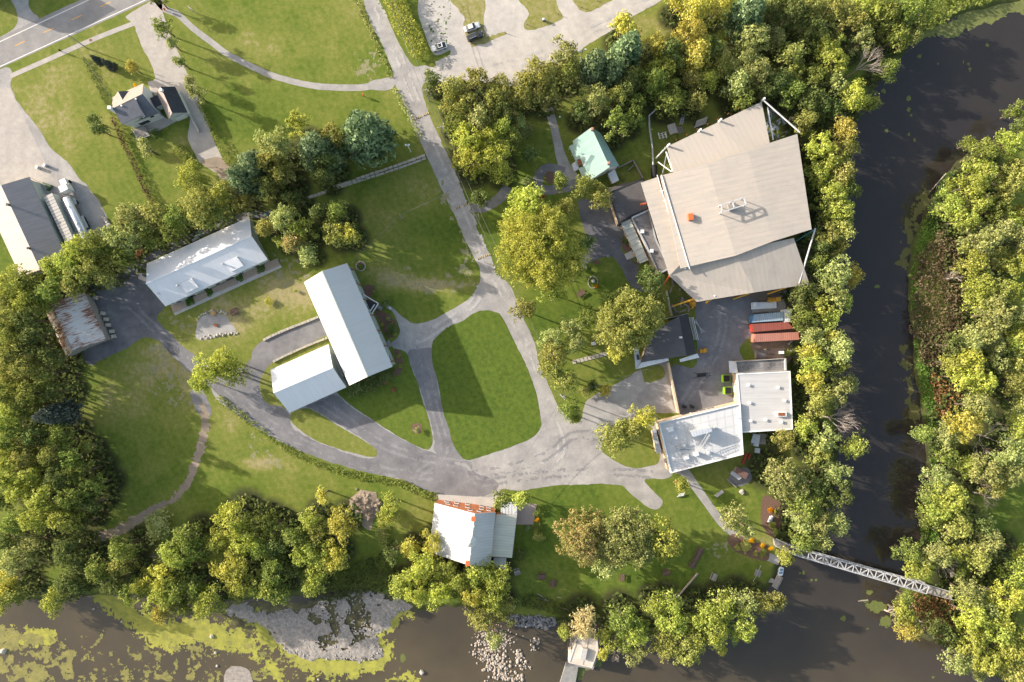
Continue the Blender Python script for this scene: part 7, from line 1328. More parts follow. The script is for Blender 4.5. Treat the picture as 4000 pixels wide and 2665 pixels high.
for sx, sy in ((-1.9, -.8), (-1.9, .8), (1.6, -.7), (1.6, .8)): mb.bar((X + sx, Y + sy, .1), (X + sx * .8, Y + sy * .6, 2.2), .12, .12)
mb.bar((X - 1.9, Y - .6, 1.6), (X + 2.6, Y + .1, 1.9), .12, .12).bar((X - 1.9, Y + .6, 1.6), (X + 2.4, Y + .8, 1.9), .12, .12).box((X, Y + .1, 1.4), (2.6, 1.0, .15), .15)
for i in range(6): mb.bar((X - 1.6 + i * .7, Y - .5, 1.7), (X - 1.2 + i * .7, Y + .7, 1.8), .07, .07)
tag(mb.obj('steel_rig', M_DARK), 'dark spidery steel rig standing in the grey courtyard', 'steel rig')
for i, (c, r_, x, y, lb) in enumerate([(2,2,1508,650,'scooter-like frame by the courtyard corner'),(2,2,1575,650,'two small dark boxes by the courtyard lower wall')]):
    junk('courtyard_clutter', lb, 'yard item', c, r_, x, y, [(0,0,.5,1.2,.15,.15,.2),(-.3,.2,.5,.2,.9,.8,.2),(.4,0,.4,.6,.7,.6,.1)], M_DARK)
# sheds and swing of the lower right garden
root = thing('play_house', 'small brown-roofed play house on gravel below the flat-roofed building', 'shed', (*W(2,2,2010,1230), 0))
a = WL(2,2,[(1975,1172),(2072,1235),(2045,1285),(1950,1222)], 2.6); MB().slab([v3(p, 2.5) for p in a], .15).obj('roof', M_BROWNB, root); MB().prism(offset_in(a, .25), 0, 2.3).obj('wall', M_WOODG, root)
a = WL(2,2,[(1925,1208),(1950,1222),(2010,1270),(1985,1290),(1910,1235)], 1.5); MB().slab([v3(p, 1.5) for p in a], .12).obj('porch', M_GALV, root)
sheet('play_gravel', WL(2,2,[(1905,1250),(1990,1180),(2080,1200),(2090,1290),(1990,1345),(1900,1310)]), .02, M_GRAV_M, .3)
tag(MB().bar(v3(W(2,2,1880,1282), .4), v3(W(2,2,1958,1350), .4), .25, .25).obj('timber_beam', M_WOODG), 'timber edging beam beside the play house gravel', 'beam')
tag(MB().bar(v3(W(2,2,2048,1050), .5), v3(W(2,2,2010,1145), .5), .5, .7).bar(v3(W(2,2,2080,1060), .5), v3(W(2,2,2060,1100), .5), .4, .6).obj('red_boat', M_RED), 'red canoe-like hull beside the flat-roofed building corner', 'boat')
junk('timber_shack', 'small grey shack with folded roof behind the flat-roofed building', 'shed', 2,2,2125,935, [(0,0,1.2,1.4,3.4,2.3,-.15),(-.8,.5,2.2,1.2,2.6,.15,-.3)], M_GALV)
junk('timber_shack', 'small glass-topped frame below the grey shack', 'frame', 2,2,2145,1030, [(0,0,.5,1.4,1.4,.9,-.1)], M_GALV)
junk('timber_stack', 'brown timber stack in the shade behind the grey shack', 'timber', 2,2,2190,930, [(0,0,.3,2.2,3.0,.5,-.1),(-.2,.3,.7,1.8,.2,.2,-.4),(.1,-.3,.7,1.8,.2,.2,-.5)], M_WOODG)
tag(MB().prism(WL(2,2,[(1770,1425),(1835,1373),(1858,1395),(1795,1440)]), .0, .12).obj('stone_slab', M_CONC), 'pale stone slab on the grass right of the footbridge path', 'slab')
X, Y = W(2,2,2010,1393); tag(MB().rock((X, Y, .25), .8, .6, 5).obj('boulder', M_ROCK), 'single grey boulder on the lawn below the play house', 'boulder')
# picnic tables and benches
def picnic(c, r_, x, y, ang, L, label, m=M_BROWNB, double=False):
    X, Y = W(c, r_, x, y, .7); root = thing('picnic_table', label, 'picnic table', (0, 0, 0), 'picnic tables and benches on the lawns')
    def pl(mb, nm): o = mb.obj(nm, m, None); o.parent = root
    pl(MB().box((0, 0, .74), (L, .95, .07)), 'table_top')
    for s in (-1, 1): pl(MB().box((0, s * .82, .45), (L, .3, .06)), 'seat')
    for s in (-1, 1):
        for q in (-1, 1): pl(MB().bar((s * L * .38, q * .25, .72), (s * L * .38, q * .75, 0), .08, .1), 'leg')
    root.location = (X, Y, 0); root.rotation_euler = (0, 0, ang)
picnic(2,3,259,645,0,2.0,'brown picnic table on the riverside lawn, leftmost of the pair below the mill'); picnic(2,3,358,705,1.57,2.0,'brown picnic table turned end-on right of its neighbour below the mill')
picnic(2,3,967,655,1.5,2.0,'brown picnic table half under the big pale green crown'); picnic(2,3,1350,612,.25,2.0,'brown picnic table between the big crown and the pole')
picnic(2,3,1632,450,1.1,4.0,'very long brown picnic table on the riverside lawn'); picnic(2,3,1583,540,1.1,2.1,'short brown picnic table just below the very long one')
picnic(2,3,1768,648,1.2,2.1,'grey weathered picnic table on a bare patch near the dock',M_WOODG); picnic(2,3,45,605,.3,1.8,'grey bench table beside the mill trees',M_WOODG)
picnic(2,1,607,1113,.6,2.3,'brown picnic table in the garden under the great maple'); picnic(0,1,2046,1273,.4,2.3,'brown picnic table beside the stone-ringed gravel circle')
X, Y = W(2,2,1475,1418); root = thing('swing_bench', 'slatted white swing bench below the small yellow tree', 'bench', (X, Y, 0)); mb = MB()
for i in range(6): mb.box((X - .75 + i * .3, Y + .05 * i, .6), (.1, 1.1, .06), -.5)
mb.obj('slats', M_WHITE, root); MB().bar((X - 1.0, Y - .5, .3), (X + 1.0, Y - .1, .3), .1, .5).obj('frame', M_GALV, root)
# gravel circle with stones
structure(sheet('gravel_circle', WL(0,1,[(1712,1500),(1720,1400),(1750,1330),(1830,1290),(1920,1300),(1985,1310),(2010,1360),(2060,1420),(2070,1460),(1980,1470),(1880,1500),(1780,1520)]), .024, M_GRAV, .15))
rs = [(1850 + 0, 1275, .9, 0)] 
def stones(label_fn, pts, rr, group, m=M_ROCK, name='boulder', flat=.6, seed=1):
    rd = random.Random(seed)
    for i, (c, r_, x, y) in enumerate(pts):
        r0 = rr * rd.uniform(.7, 1.3); X, Y = W(c, r_, x, y); tag(MB().rock((X, Y, r0 * .25), r0, flat, seed * 100 + i).obj(name, m), label_fn(i), name.replace('_', ' '), group)
arc1 = [(0,1,1745 + 15 * math.cos(t) * 0 + x, y) for t, (x, y) in enumerate([(-15,1345),(0,1318),(20,1298),(42,1290),(62,1282),(75,1300),(88,1270),(108,1262)])] + [(0,1,x,y) for x, y in ((1905,1268),(1925,1283),(1942,1268),(1960,1278),(1977,1290))]
stones(lambda i: f'pale stone in the upper rim of the gravel circle, {ORD[i]} from the left', arc1, .38, 'stones of the upper rim of the gravel circle', M_STONE, 'stone', .7, 3)
arc2 = [(0,1,x,y) for x, y in ((1760,1508),(1790,1490),(1812,1502),(1832,1478),(1850,1500),(1880,1488),(1905,1475),(1932,1468),(1955,1478),(1980,1462),(2005,1468),(2030,1460),(2055,1470),(2078,1462))]
stones(lambda i: f'pale stone in the lower rim of the gravel circle, {ORD[i]} from the left', arc2, .42, 'stones of the lower rim of the gravel circle', M_STONE, 'stone', .7, 4)
X, Y = W(0,1,1872,1288); tag(MB().rock((X, Y, .3), .9, .5, 8).obj('stone', mat('ochre stone', (.46, .30, .15), (.34, .22, .11), 1.2, .9, .03)), 'large ochre stone at the top of the gravel circle', 'stone')
X, Y = W(0,1,1893,1392); tag(MB().tube([(X, Y, 0), (X, Y, .35)], [.45, .5], 12).bar((X - .7, Y + .4, .5), (X + .6, Y - .2, .4), .1, .1).obj('fire_pit', M_RUST), 'dark fire pit in the middle of the gravel circle', 'fire pit')
# rings and beds around the barn
for c, r_, x, y, rr, lb in ((1,1,917,873,40,'upper'),):
    X, Y = W(c, r_, x, y); structure(sheet('stone_ring_bed', [(X + rr / 2.24 * S4 * math.cos(a), Y + rr / 2.24 * S4 * math.sin(a)) for a in np.arange(16) * .3927], .03, M_MULCH, .05))
    ring = MB(); root = thing('stone_ring', 'ring of pale stones round a small bed beside the barn', 'stone ring', (X, Y, 0))
    for i in range(18): a = i * .349; ring.rock((X + 1.3 * math.cos(a), Y + 1.3 * math.sin(a), .1), .24, .7, i)
    ring.obj('stones', M_STONE, root)
bush('bush',1,1,918,880,24,.7,'L','small green plant inside the stone ring beside the barn')
for nm, pts in (('flower_bed', [(935,1060),(985,1032),(1035,1050),(1050,1080),(1020,1120),(1000,1140),(1060,1190),(1100,1215),(1080,1230),(1000,1190),(950,1120)]), ('flower_bed', [(1040,1260),(1100,1265),(1180,1310),(1240,1390),(1240,1450),(1200,1490),(1150,1500),(1110,1420),(1070,1340)])):
    structure(sheet(nm, WL(1,1,pts), .026, M_MULCH, .2))
structure(sheet('flower_bed', WL(1,2,[(1200,150),(1235,145),(1270,180),(1290,290),(1260,360),(1180,400),(1120,460),(1060,440),(1140,380),(1210,330),(1240,290),(1215,210)]), .034, M_MULCH, .15))
structure(sheet('flower_bed', WL(2,0,[(295,1510),(340,1500),(380,1520),(370,1590),(330,1610),(290,1570)]), .034, M_MULCH, .15))
structure(sheet('flower_bed', WL(2,1,[(955,660),(975,625),(1020,640),(1050,720),(1030,745),(985,745)]), .034, M_MULCH, .15))
structure(sheet('flower_bed', WL(2,3,[(1890,330),(1930,270),(2000,290),(2100,340),(2230,370),(2240,500),(2100,480),(1950,420)]), .03, M_MULCH, .2)); structure(sheet('flower_bed', WL(3,3,[(-40,-60),(60,-40),(130,30),(110,200),(60,300),(0,280),(-60,150)]), .03, M_MULCH, .3))
structure(sheet('dirt_patch', WL(1,3,[(830,-20),(870,-45),(960,-30),(1040,-30),(1075,20),(1060,80),(1030,150),(1000,240),(930,200),(930,120),(900,60)]), .03, M_DIRT, .3))
root = thing('dirt_pile', 'bare pale dirt and rock pile above the riverside grove', 'dirt pile', (*W(1,3,960,20), 0)); mb = MB(); rnd = random.Random(5); q0 = W(1,3,955,30); mb.rock((q0[0], q0[1], -.35), 5.2, .16, 4)
for i in range(60):
    x, y = 950 + rnd.gauss(0, 55), 20 + rnd.gauss(0, 45); p = W(1,3,x,y); mb.rock((p[0], p[1], rnd.uniform(0, .5)), rnd.uniform(.35, 1.0), .55, i)
mb.obj('dirt_and_rocks', M_DIRT, root)
structure(sheet('mulch_ring', WL(1,2,[(1370,800),(1440,800),(1450,860),(1410,885),(1365,860)]), .036, M_MULCH, .1))
# memorial ring in the hall garden
X, Y = W(2,1,708,1005); root = thing('statue_bed', 'oval stone-edged bed with white statue in the hall garden', 'statue bed', (X, Y, 0)); mb = MB()
for i in range(26): a = i * .2417; mb.rock((X + 1.35 * math.cos(a), Y - .3 + 2.3 * math.sin(a) * .75, .1), .18, .7, i)
mb.obj('edging_stones', M_STONE, root); MB().box((X, Y, .25), (.8, .8, .5)).tube([(X, Y, .5), (X, Y, 1.2), (X, Y, 1.7), (X, Y, 1.9)], [.3, .22, .28, .1], 8).obj('statue', M_WHITE, root)
for x, y in ((740, 1045), (745, 1055)): p = W(2,1,x,y); 
bush('bush',2,1,738,1048,18,.5,'F','orange flowers in the oval statue bed')
for i, (x, y) in enumerate([(640,885),(838,785),(545,930)]):
    X, Y = W(2,1,x,y); tag(MB().tube([(X, Y, 0), (X, Y, .5)], [.5, .45], 12).tube([(X, Y, .45), (X, Y, .52)], [.36, .36], 12).obj('stone_planter', M_CONC_D), ['round stone planter at the lower left edge of the hall forecourt', 'round stone planter at the top tip of the garden lawn', 'round stone planter half under the great maple'][i], 'planter')
structure(sheet('mulch_patch', WL(2,1,[(705,850),(740,815),(775,830),(765,855),(725,860)]), .03, M_MULCH, .1))
# stepping stone path
for i in range(9):
    a = W(2,2,545 + i * 33.5, 255 - i * 8.5); tag(MB().box((a[0], a[1], .06), (.95, 1.15, .14), .25 + (i % 3 - 1) * .06).obj('paving_stone', M_STONE), f'square paving stone in the garden row, {ORD[i]} from the left', 'paving stone', 'square stones of the garden row')
junk('white_sign_board', 'white slanted information board on the lawn above the stone row', 'sign', 2,2,712,95, [(0,0,.9,1.2,.9,.08,.2),(0,.5,.45,.1,.1,.9,0),(-.4,.4,.45,.1,.1,.9,0)], M_WHITE)
junk('white_sign_board', 'small white marker board beside the upper garden path', 'sign', 2,0,418,1022, [(0,0,.5,.45,.4,.08,.2),(0,0,.25,.08,.08,.5,0)], M_WHITE)
# stone walls
def block_row(name, pts, label, w_=.75, gap=1.15, m=M_STONE, h=.6):
    root = thing(name, label, 'stone wall', (*pts[0], 0)); mb = MB(); c = catmull(pts, .1, False); acc = 0; last = c[0]; rd = random.Random(len(label))
    cum = [0]
    for i in range(1, len(c)): cum.append(cum[-1] + math.dist(c[i], c[i - 1]))
    L = cum[-1]; n = int(L / gap)
    for k_ in range(n):
        s_ = (k_ + .5) * gap; i = min(range(len(cum)), key=lambda j: abs(cum[j] - s_)); p = c[i]; q = c[min(i + 3, len(c) - 1)]; p0 = c[max(i - 3, 0)]
        mb.box((p[0], p[1], h / 2 + rd.uniform(-.05, .04)), (gap * rd.uniform(.82, .95), w_ * rd.uniform(.8, 1.05), h), math.atan2(q[1] - p0[1], q[0] - p0[0]) + rd.uniform(-.05, .05))
    mb.obj('blocks', m, root); return root
block_row('stone_wall', [W(1,0,*p) for p in ((1482,1362),(1350,1410),(1180,1470),(1000,1530),(880,1572))] + [W(1,1,*p) for p in ((860,128),(740,165),(638,198))], 'upper course of the long pale stone block wall below the pines', .7, 1.4)
block_row('stone_wall', [W(1,0,*p) for p in ((1488,1385),(1400,1420),(1230,1480),(1080,1530),(950,1570))] + [W(1,1,*p) for p in ((860,145),(740,183),(645,215))], 'lower course of the long pale stone block wall below the pines', .6, 1.4, M_STONE, .4)
block_row('stone_wall', WL(1,1,[(632,215),(560,245),(480,270),(430,285)]), 'single stone block row continuing left from the double wall', .8, 1.1)
block_row('retaining_wall', WL(1,1,[(548,1318),(430,1365),(300,1415),(160,1475),(50,1530)]), 'curving pale stone retaining wall above the walled yard', .7, .9, M_STONE, .5)
block_row('retaining_wall', [W(1,1,630,1500), W(1,2,450,115), W(1,2,290,187), W(1,2,130,265)], 'pale stone retaining wall behind the garage wing', .6, .9, M_STONE, .6)
# posts, signs, poles, wires
def sign_post(c, r_, x, y, h, m, label, name='marker_post', cap=.25):
    X, Y = W(c, r_, x, y); root = thing(name, label, 'post', (X, Y, 0)); MB().tube([(X, Y, 0), (X, Y, h)], .1, 8).obj('pole', M_WOODG, root); MB().box((X, Y, h * .75), (.3, .55, h * .5)).obj('plate', m, root)
sign_post(0,0,1455,98,1.6,M_ORANGE,'red-orange marker at the upper start of the foot path'); sign_post(1,0,945,845,1.6,M_ORANGE,'red-orange marker on the lawn above the rightmost pine')
X, Y = W(0,0,1700,110); root = thing('lawn_sign', 'dark sign on two legs at the top lawn edge', 'sign', (X, Y, 0)); MB().box((X, Y, 2.2), (1.6, .12, 1.3), -.6).obj('board', M_GALV, root)
for s in (-.6, .6): MB().box((X + s, Y - s * .6, .8), (.1, .1, 1.6)).obj('leg', M_GALV, root)
def wire(a, b, sag=.6, r=.035, label=None, group='overhead wires'):
    pts = [Vector(a).lerp(Vector(b), t) - Vector((0, 0, sag * math.sin(math.pi * t))) for t in np.linspace(0, 1, 9)]
    o = MB().tube(pts, r, 5).obj('overhead_wire', mat('grey cable', (.16, .16, .16), (.12, .12, .12), 3, .7)); tag(o, label, 'wire', group)
def pole(c, r_, x, y, h, label, arm=1.6, ang=0.3, base=True, m=M_WOODG, tr=False):
    X, Y = W(c, r_, x, y) if base else W(c, r_, x, y, h); root = thing('utility_pole', label, 'utility pole', (X, Y, 0), 'utility poles'); MB().tube([(X, Y, 0), (X, Y, h)], [.16, .11], 8).obj('pole', m, root)
    if arm:
        d = Vector((math.cos(ang), math.sin(ang), 0)) * arm / 2; MB().bar(Vector((X, Y, h - .4)) - d, Vector((X, Y, h - .4)) + d, .12, .14).obj('crossarm', m, root)
        for s in (-.9, 0, .9): p = Vector((X, Y, h - .3)) + d * s; MB().tube([p, p + Vector((0, 0, .35))], .07, 6).obj('insulator', M_WHITE, root)
    if tr: MB().tube([(X + .35, Y, h - 2), (X + .35, Y, h - 1)], .28, 10).obj('transformer', M_GALV, root)
    return (X, Y)
pA = pole(0,0,765,425,8.5,'wooden utility pole on the verge between highway and house lawn', 0)
pB = pole(1,0,1620,1105,9.5,'utility pole with crossarm beside the lane opposite the pines', 2.2, .35, False, M_WOODG, True)
pC = pole(2,2,445,565,9.0,'utility pole with transformer at the gravel turnaround', 1.8, -.9, False, M_WOODG, True)
pD = pole(1,1,1945,420,9.0,'utility pole beside the lane above the great maples', 0, 0, False)
pE = pole(1,0,1482,785,9.0,'utility pole at the lane corner below the parking lot', .9, .3, False)
pF = pole(1,1,1290,462,6.5,'slim pole alone on the dark shaded lawn', 0, 0)
pT = (P(880,-60)[0], P(880,-60)[1])
pG = pole(2,1,540,1000,1.0,'short post under the great maple', 0)
for nm, a, b, offs in (('from the top edge to the lane corner', pT, pE, (-.9, .4)), ('between the lane corner pole and the crossarm pole', pE, pB, (-.8, 0, .8)), ('from the crossarm pole to the pole above the maples', pB, pD, (-.8, .8)), ('from the pole above the maples to the turnaround pole', pD, pC, (-.7, .7))):
    for k_, o_ in enumerate(offs): wire((a[0] + o_, a[1] + o_ * .3, 9), (b[0] + o_, b[1] + o_ * .3, 8.8), .7, .045, f"overhead wire {nm}, {['left', 'middle', 'right'][k_ if len(offs) == 3 else k_ * 2]} strand")
wire((pF[0], pF[1], 6.3), (*W(1,1,830,850,7), 7.0), .3, .04, 'thin wire from slim lawn pole to the barn gable'); wire((pF[0], pF[1], 6.3), (*W(1,1,1700,225,8), 8.5), .3, .04, 'thin wire from slim lawn pole toward the lane')
wire((pC[0], pC[1], 8.5), (*W(2,2,1367,262,4.4), 4.4), .3, .04, 'thin wire from turnaround pole to the dark-roofed shed'); wire((pA[0], pA[1], 8.2), (*W(0,0,985,880,5.5), 5.5), .3, .04, 'thin wire from highway verge pole to the house'); wire((pC[0], pC[1], 8.5), (*W(1,2,2080,1530,5), 5.0), .8, .04, 'thin wire crossing the gravel from turnaround pole to the mill')
X, Y = W(1,0,1357,1330); root = thing('flood_light', 'white pole with twin floodlights on the shaded pine lawn', 'lamp post', (X, Y, 0)); MB().tube([(X, Y, 0), (X, Y, 7.0)], .13, 8).obj('pole', M_WHITE, root)
for s in (-1, 1): MB().box((X + s * .45, Y, 7.0), (.45, .4, .3)).obj('lamp', M_WHITE, root)
MB().bar((X - .5, Y, 6.9), (X + .5, Y, 6.9), .08, .08).obj('arm', M_WHITE, root)
X, Y = W(2,0,590,560); root = thing('flood_light', 'white twin lamp post at the gravel lot wood edge', 'lamp post', (X, Y, 0)); MB().tube([(X, Y, 0), (X, Y, 9)], .12, 8).obj('pole', M_GALV, root)
for s in (-1, 1): MB().box((X + s * .7, Y + s * .3, 9), (.6, .4, .25)).obj('lamp', M_WHITE, root)
MB().bar((X - .7, Y - .3, 8.95), (X + .7, Y + .3, 8.95), .08, .08).obj('arm', M_GALV, root)
for i, (x, y, lb) in enumerate([(2022,328,'on the parking island beside the dark grey car'),(2180,290,'at the right tip of the same parking island')]):
    X, Y = W(1,0,x,y); tag(MB().tube([(X, Y, 0), (X, Y, 1.1)], .1, 8).obj('island_post', M_WOODG), 'short wooden post ' + lb, 'post', 'short posts on the parking islands')
for i, (x, y, lb) in enumerate([(127,215,'on the middle island, lower left'),(402,128,'on the middle island, right'),(603,65,'on the right island, lower'),(745,8,'on the right island, upper')]):
    X, Y = W(2,0,x,y); tag(MB().tube([(X, Y, 0), (X, Y, 1.1)], .1, 8).obj('island_post', M_WOODG), 'short wooden post ' + lb, 'post', 'short posts on the parking islands')
X, Y = W(2,0,277,183); root = thing('litter_bin', 'grey litter bin on the middle parking island', 'bin', (X, Y, 0)); MB().tube([(X, Y, 0), (X, Y, 1.1)], [.35, .42], 10).obj('bin', M_DARK, root); MB().tube([(X, Y, 1.1), (X, Y, 1.2)], [.45, .3], 10).obj('lid', M_GALV, root)
for (a, b), lb in ((((1,0,1393,1040),(1,0,1448,1018)), 'upper row, left half'), (((1,0,1460,1012),(1,0,1514,990)), 'upper row, right half'), (((1,1,1740,374),(1,1,1795,354)), 'middle row, left half'), (((1,1,1810,350),(1,1,1865,328)), 'middle row, right half'), (((1,1,1935,814),(1,1,1986,792)), 'lower row, left half'), (((1,1,2000,788),(1,1,2050,768)), 'lower row, right half')):
    p, q = v3(W(*a), .06), v3(W(*b), .06); root = thing('speed_bump', 'yellow and black speed bump on the lane, ' + lb, 'speed bump', ((p.x + q.x) / 2, (p.y + q.y) / 2, 0), 'speed bumps across the lane'); my, mk = MB(), MB()
    for i in range(7): (my if i % 2 == 0 else mk).bar(p.lerp(q, i / 7), p.lerp(q, (i + 1) / 7), .45, .09)
    my.obj('yellow_segments', mat('cream bump paint', (.62, .48, .26), (.5, .38, .2), 2, .8), root); mk.obj('black_segments', M_DARK, root)
for i, (x, y, lb) in enumerate(((330,1467,'left of two'),(395,1450,'right of two'))):
    X, Y = W(0,0,x,y,.6); tag(MB().box((X, Y, .55), (.8, .9, 1.1), -.4).box((X, Y, 1.14), (.7, .8, .1), -.4).obj('barrel_bin', M_GALV), 'pale bin on the paved yard by the depot, ' + lb, 'bin', 'pale bins on the paved yard')
junk('green_tank', 'small green tank and pipes beside the tanker cab', 'tank', 0,1,430,175, [(0,0,.6,1.4,1.1,1.0,-.4),(-1.2,.8,.5,1.2,.4,.5,-.4),(-.3,-.9,.5,.7,.5,.8,.2)], mat('dark green paint', (.06, .12, .06), (.04, .08, .04), 2, .6))
tag(MB().bar(v3(W(0,1,280,105), .8), v3(W(0,1,370,150), .8), .1, .1).obj('gate_arm', M_RUST), 'thin rusty barrier arm beside the depot gable', 'barrier')
tag(MB().rock((*W(0,1,925,465), .2), .7, .5, 3).rock((*W(0,1,955,520), .2), .8, .5, 4).rock((*W(0,1,905,450), .2), .5, .5, 5).rock((*W(0,1,940,490), .2), .6, .5, 6).obj('rubble_pile', M_ROCK), 'pile of broken rocks at the yard edge right of the tanker', 'rubble')
for i, (x, y) in enumerate(((1712,605),(1747,585))): junk('garden_chair', f"green garden chair behind the white workshop, {['left', 'right'][i]} of two", 'chair', 0,1,x,y, [(0,0,.4,.7,.7,.1,.4),(-.1,.4,.7,.7,.1,.6,.4),(.3,0,.2,.08,.6,.4,.4),(-.3,0,.2,.08,.6,.4,.4)], mat('pale green paint', (.30, .42, .30), (.24, .34, .24), 2, .6))
junk('garden_bench', 'pale bench leaning behind the white workshop', 'bench', 0,1,1710,638, [(0,0,.45,2.2,.4,.08,.5),(0,.25,.7,2.2,.08,.4,.5),(-.9,-.4,.2,.1,.4,.4,.5),(.9,.4,.2,.1,.4,.4,.5)], M_GALV)
junk('wheeled_cooler', 'green and white cooler cart beside the barn entrance path', 'cart', 1,1,1168,1238, [(0,0,.5,1.3,.7,.7,-.45),(.1,0,.9,1.0,.6,.08,-.45)], M_GALV)
tag(MB().tube([(*W(1,1,87,425), 0), (*W(1,1,87,425), .5)], .45, 12).obj('well_cover', mat('pale green paint', (0, 0, 0))), 'round pale green well cover left of the clump', 'cover')
# red chairs under the maple
for i in range(4): junk('red_garden_chair', f'red garden chair under the pale maple, {ORD[i]} from the left', 'chair', 2,1,225 + i * 17,310 - i * 14, [(0,0,.4,.8,.7,.1,.5),(-.1,.35,.8,.8,.1,.7,.5)], M_RED, 'red garden chairs under the maple')
# the figure sculptures by the footbridge (striped pale blue figure) and log, pole
X, Y = W(3,3,12,130); root = thing('striped_sculpture', 'pale blue and white striped garden figure beside the footbridge path', 'sculpture', (X, Y, 0)); mb = MB()
for i in range(6): mb.box((X - .1 + .05 * i, Y - .8 + .28 * i, .5 + .1 * i), (1.2 - .1 * i, .16, .5 + .1 * i), .3)
mb.obj('stripes', M_WHITE, root); MB().tube([(X, Y - .9, 0), (X + .1, Y - .2, .7), (X + .1, Y + .6, .8)], [.35, .45, .2], 8).obj('figure', M_BLUE, root)
p0, p1 = v3(W(2,3,1625,612), .25), v3(W(2,3,1462,800,3), 3.5)
tag(MB().tube([v3(W(2,3,1625,612), .3), v3(W(2,3,1460,800), .3)], [.32, .26], 10).obj('fallen_log', M_DEADW), 'long bleached log lying on the riverside lawn', 'log')
junk('white_buoys', 'small white objects at the lower end of the bleached log', 'buoys', 2,3,1450,822, [(0,0,.2,.5,.4,.4,0),(.5,.2,.2,.4,.4,.4,.3),(-.4,-.2,.15,.4,.3,.3,.3)], M_WHITE)
for i, (a, b, lb) in enumerate((((220,790),(320,862),'pale driftwood branch on the grass left of the willow'), ((395,822),(440,830),'small driftwood piece above the willow path'), ((440,918),(510,945),'short pale log beside the tan willow'), ((1845,722),(1910,800),'pale slim log by the bank below the dock'), ((225,830),(330,860),'thin twig beside the driftwood branch'))):
    tag(MB().tube([v3(W(2,3,*a), .15), v3(W(2,3,(a[0] + b[0]) / 2 + 6,(a[1] + b[1]) / 2), .2), v3(W(2,3,*b), .15)], [.14, .12, .06], 7).obj('driftwood', M_DEADW), lb, 'driftwood')
tag(MB().tube([v3(W(3,1,1545,70), .6), v3(W(3,1,1490,140), -.1), v3(W(3,1,1425,225), -.7)], [.16, .14, .08], 7).tube([v3(W(3,1,1505,120), 0), v3(W(3,1,1480,190), -.5)], .06, 5).obj('driftwood', M_DEADW), 'pale dead trunk slanting into the river at the upper right bank', 'driftwood')
tag(MB().tube([v3(W(3,3,1260,890), .3), v3(W(3,3,1340,940), .3), v3(W(3,3,1410,1000), .3)], [.16, .13, .06], 7).obj('driftwood', M_DEADW), 'pale fallen trunk on the point below the footbridge', 'driftwood')
tag(MB().tube([v3(W(3,3,800,868), -.7), v3(W(3,3,888,858), -.7)], [.1, .14], 7).obj('driftwood', M_DEADW), 'pale log floating left of the point', 'driftwood')
# steps and dock
root = thing('dock', 'grey floating dock with walkway at the riverside lawn', 'dock', (*W(3,3,80,690), 0))
MB().prism(WL(3,3,[(85,636),(132,655),(78,760),(40,735)]), -.75, -.35).obj('float', M_WOODG, root); MB().prism(WL(3,3,[(-60,590),(0,640),(70,680),(60,710),(-20,690),(-80,620)]), -.7, -.3).obj('walkway', M_WOODG, root)
mb = MB().bar(v3(W(3,3,132,655), .05), v3(W(3,3,78,760), .05), .06, .06); mb.obj('rail', M_GALV, root)
root = thing('bank_steps', 'grey wooden steps with white rails leading down to the dock', 'steps', (*W(2,3,2170,620), 0)); mb = MB()
for i in range(9): t = i / 8; a = v3(W(2,3,2130 + 110 * t,605 + 40 * t), .25 - .1 * i * .8); mb.box(a, (.42, 1.9, .1), -.35)
mb.obj('treads', M_WOODG, root)
for (a, b) in (((2178,548),(2142,625)), ((2145,625),(2108,690))): MB().bar(v3(W(2,3,*a,1), 1.0), v3(W(2,3,*b,1), 1.0), .08, .1).bar(v3(W(2,3,*a,.5), .5), v3(W(2,3,*b,.5), .5), .08, .1).obj('rail', M_GALV, root)
root = thing('pedal_boat', 'white and blue pedal boat moored at the dock', 'boat', (*W(3,3,115,606), -.8)); X, Y = W(3,3,115,606)
def hull(m, pts, z0, z1, nm): MB().prism(pts, z0, z1).obj(nm, m, root)
hp = catmull([(X + a, Y + b) for a, b in ((-.75,-1.2),(-.5,-1.3),(.35,-1.15),(.65,-1.0),(.95,1.0),(.8,1.2),(-.15,1.35),(-.4,1.1))], .3); hull(M_WHITE, hp, -.95, -.45, 'hull')
for dx, dy in ((-.25, -.35), (.3, -.25), (-.05, .5), (.45, .6)): MB().box((X + dx, Y + dy, -.35), (.4, .5, .25), .15).obj('seat', M_BLUE, root)
# person on the sidewalk
X, Y = W(0,0,545,455); root = thing('person', 'person in dark clothes walking on the sidewalk', 'person', (X, Y, 0))
def skin_body():
    v = [(0,0,.95),(0,0,1.15),(0,0,1.38),(0,0,1.5),(0,0,1.66),(-.1,0,.9),(-.12,.16,.48),(-.12,.1,.08),(.1,0,.9),(.12,-.12,.5),(.12,-.3,.08),(-.2,0,1.38),(-.27,-.1,1.12),(-.24,.06,.88),(.2,0,1.38),(.27,.1,1.12),(.24,.24,.92),(-.12,.26,.06),(.12,-.14,.06)]
    e = [(0,1),(1,2),(2,3),(3,4),(0,5),(5,6),(6,7),(7,17),(0,8),(8,9),(9,10),(10,18),(2,11),(11,12),(12,13),(2,14),(14,15),(15,16)]
    rr = [.15,.15,.17,.07,.12,.11,.075,.05,.11,.075,.05,.075,.05,.04,.075,.05,.04,.04,.04]
    me = bpy.data.meshes.new('body'); me.from_pydata(v, e, []); o = bpy.data.objects.new('body', me); COL.objects.link(o)
    s = o.modifiers.new('skin', 'SKIN'); o.modifiers.new('sub', 'SUBSURF').levels = 1; o.modifiers['sub'].render_levels = 1
    for i, r0 in enumerate(rr): me.skin_vertices[0].data[i].radius = (r0, r0)
    me.skin_vertices[0].data[0].use_root = True; me.materials.append(mat('dark clothes', (.05, .045, .05), (.03, .03, .035), 2, .9)); return o
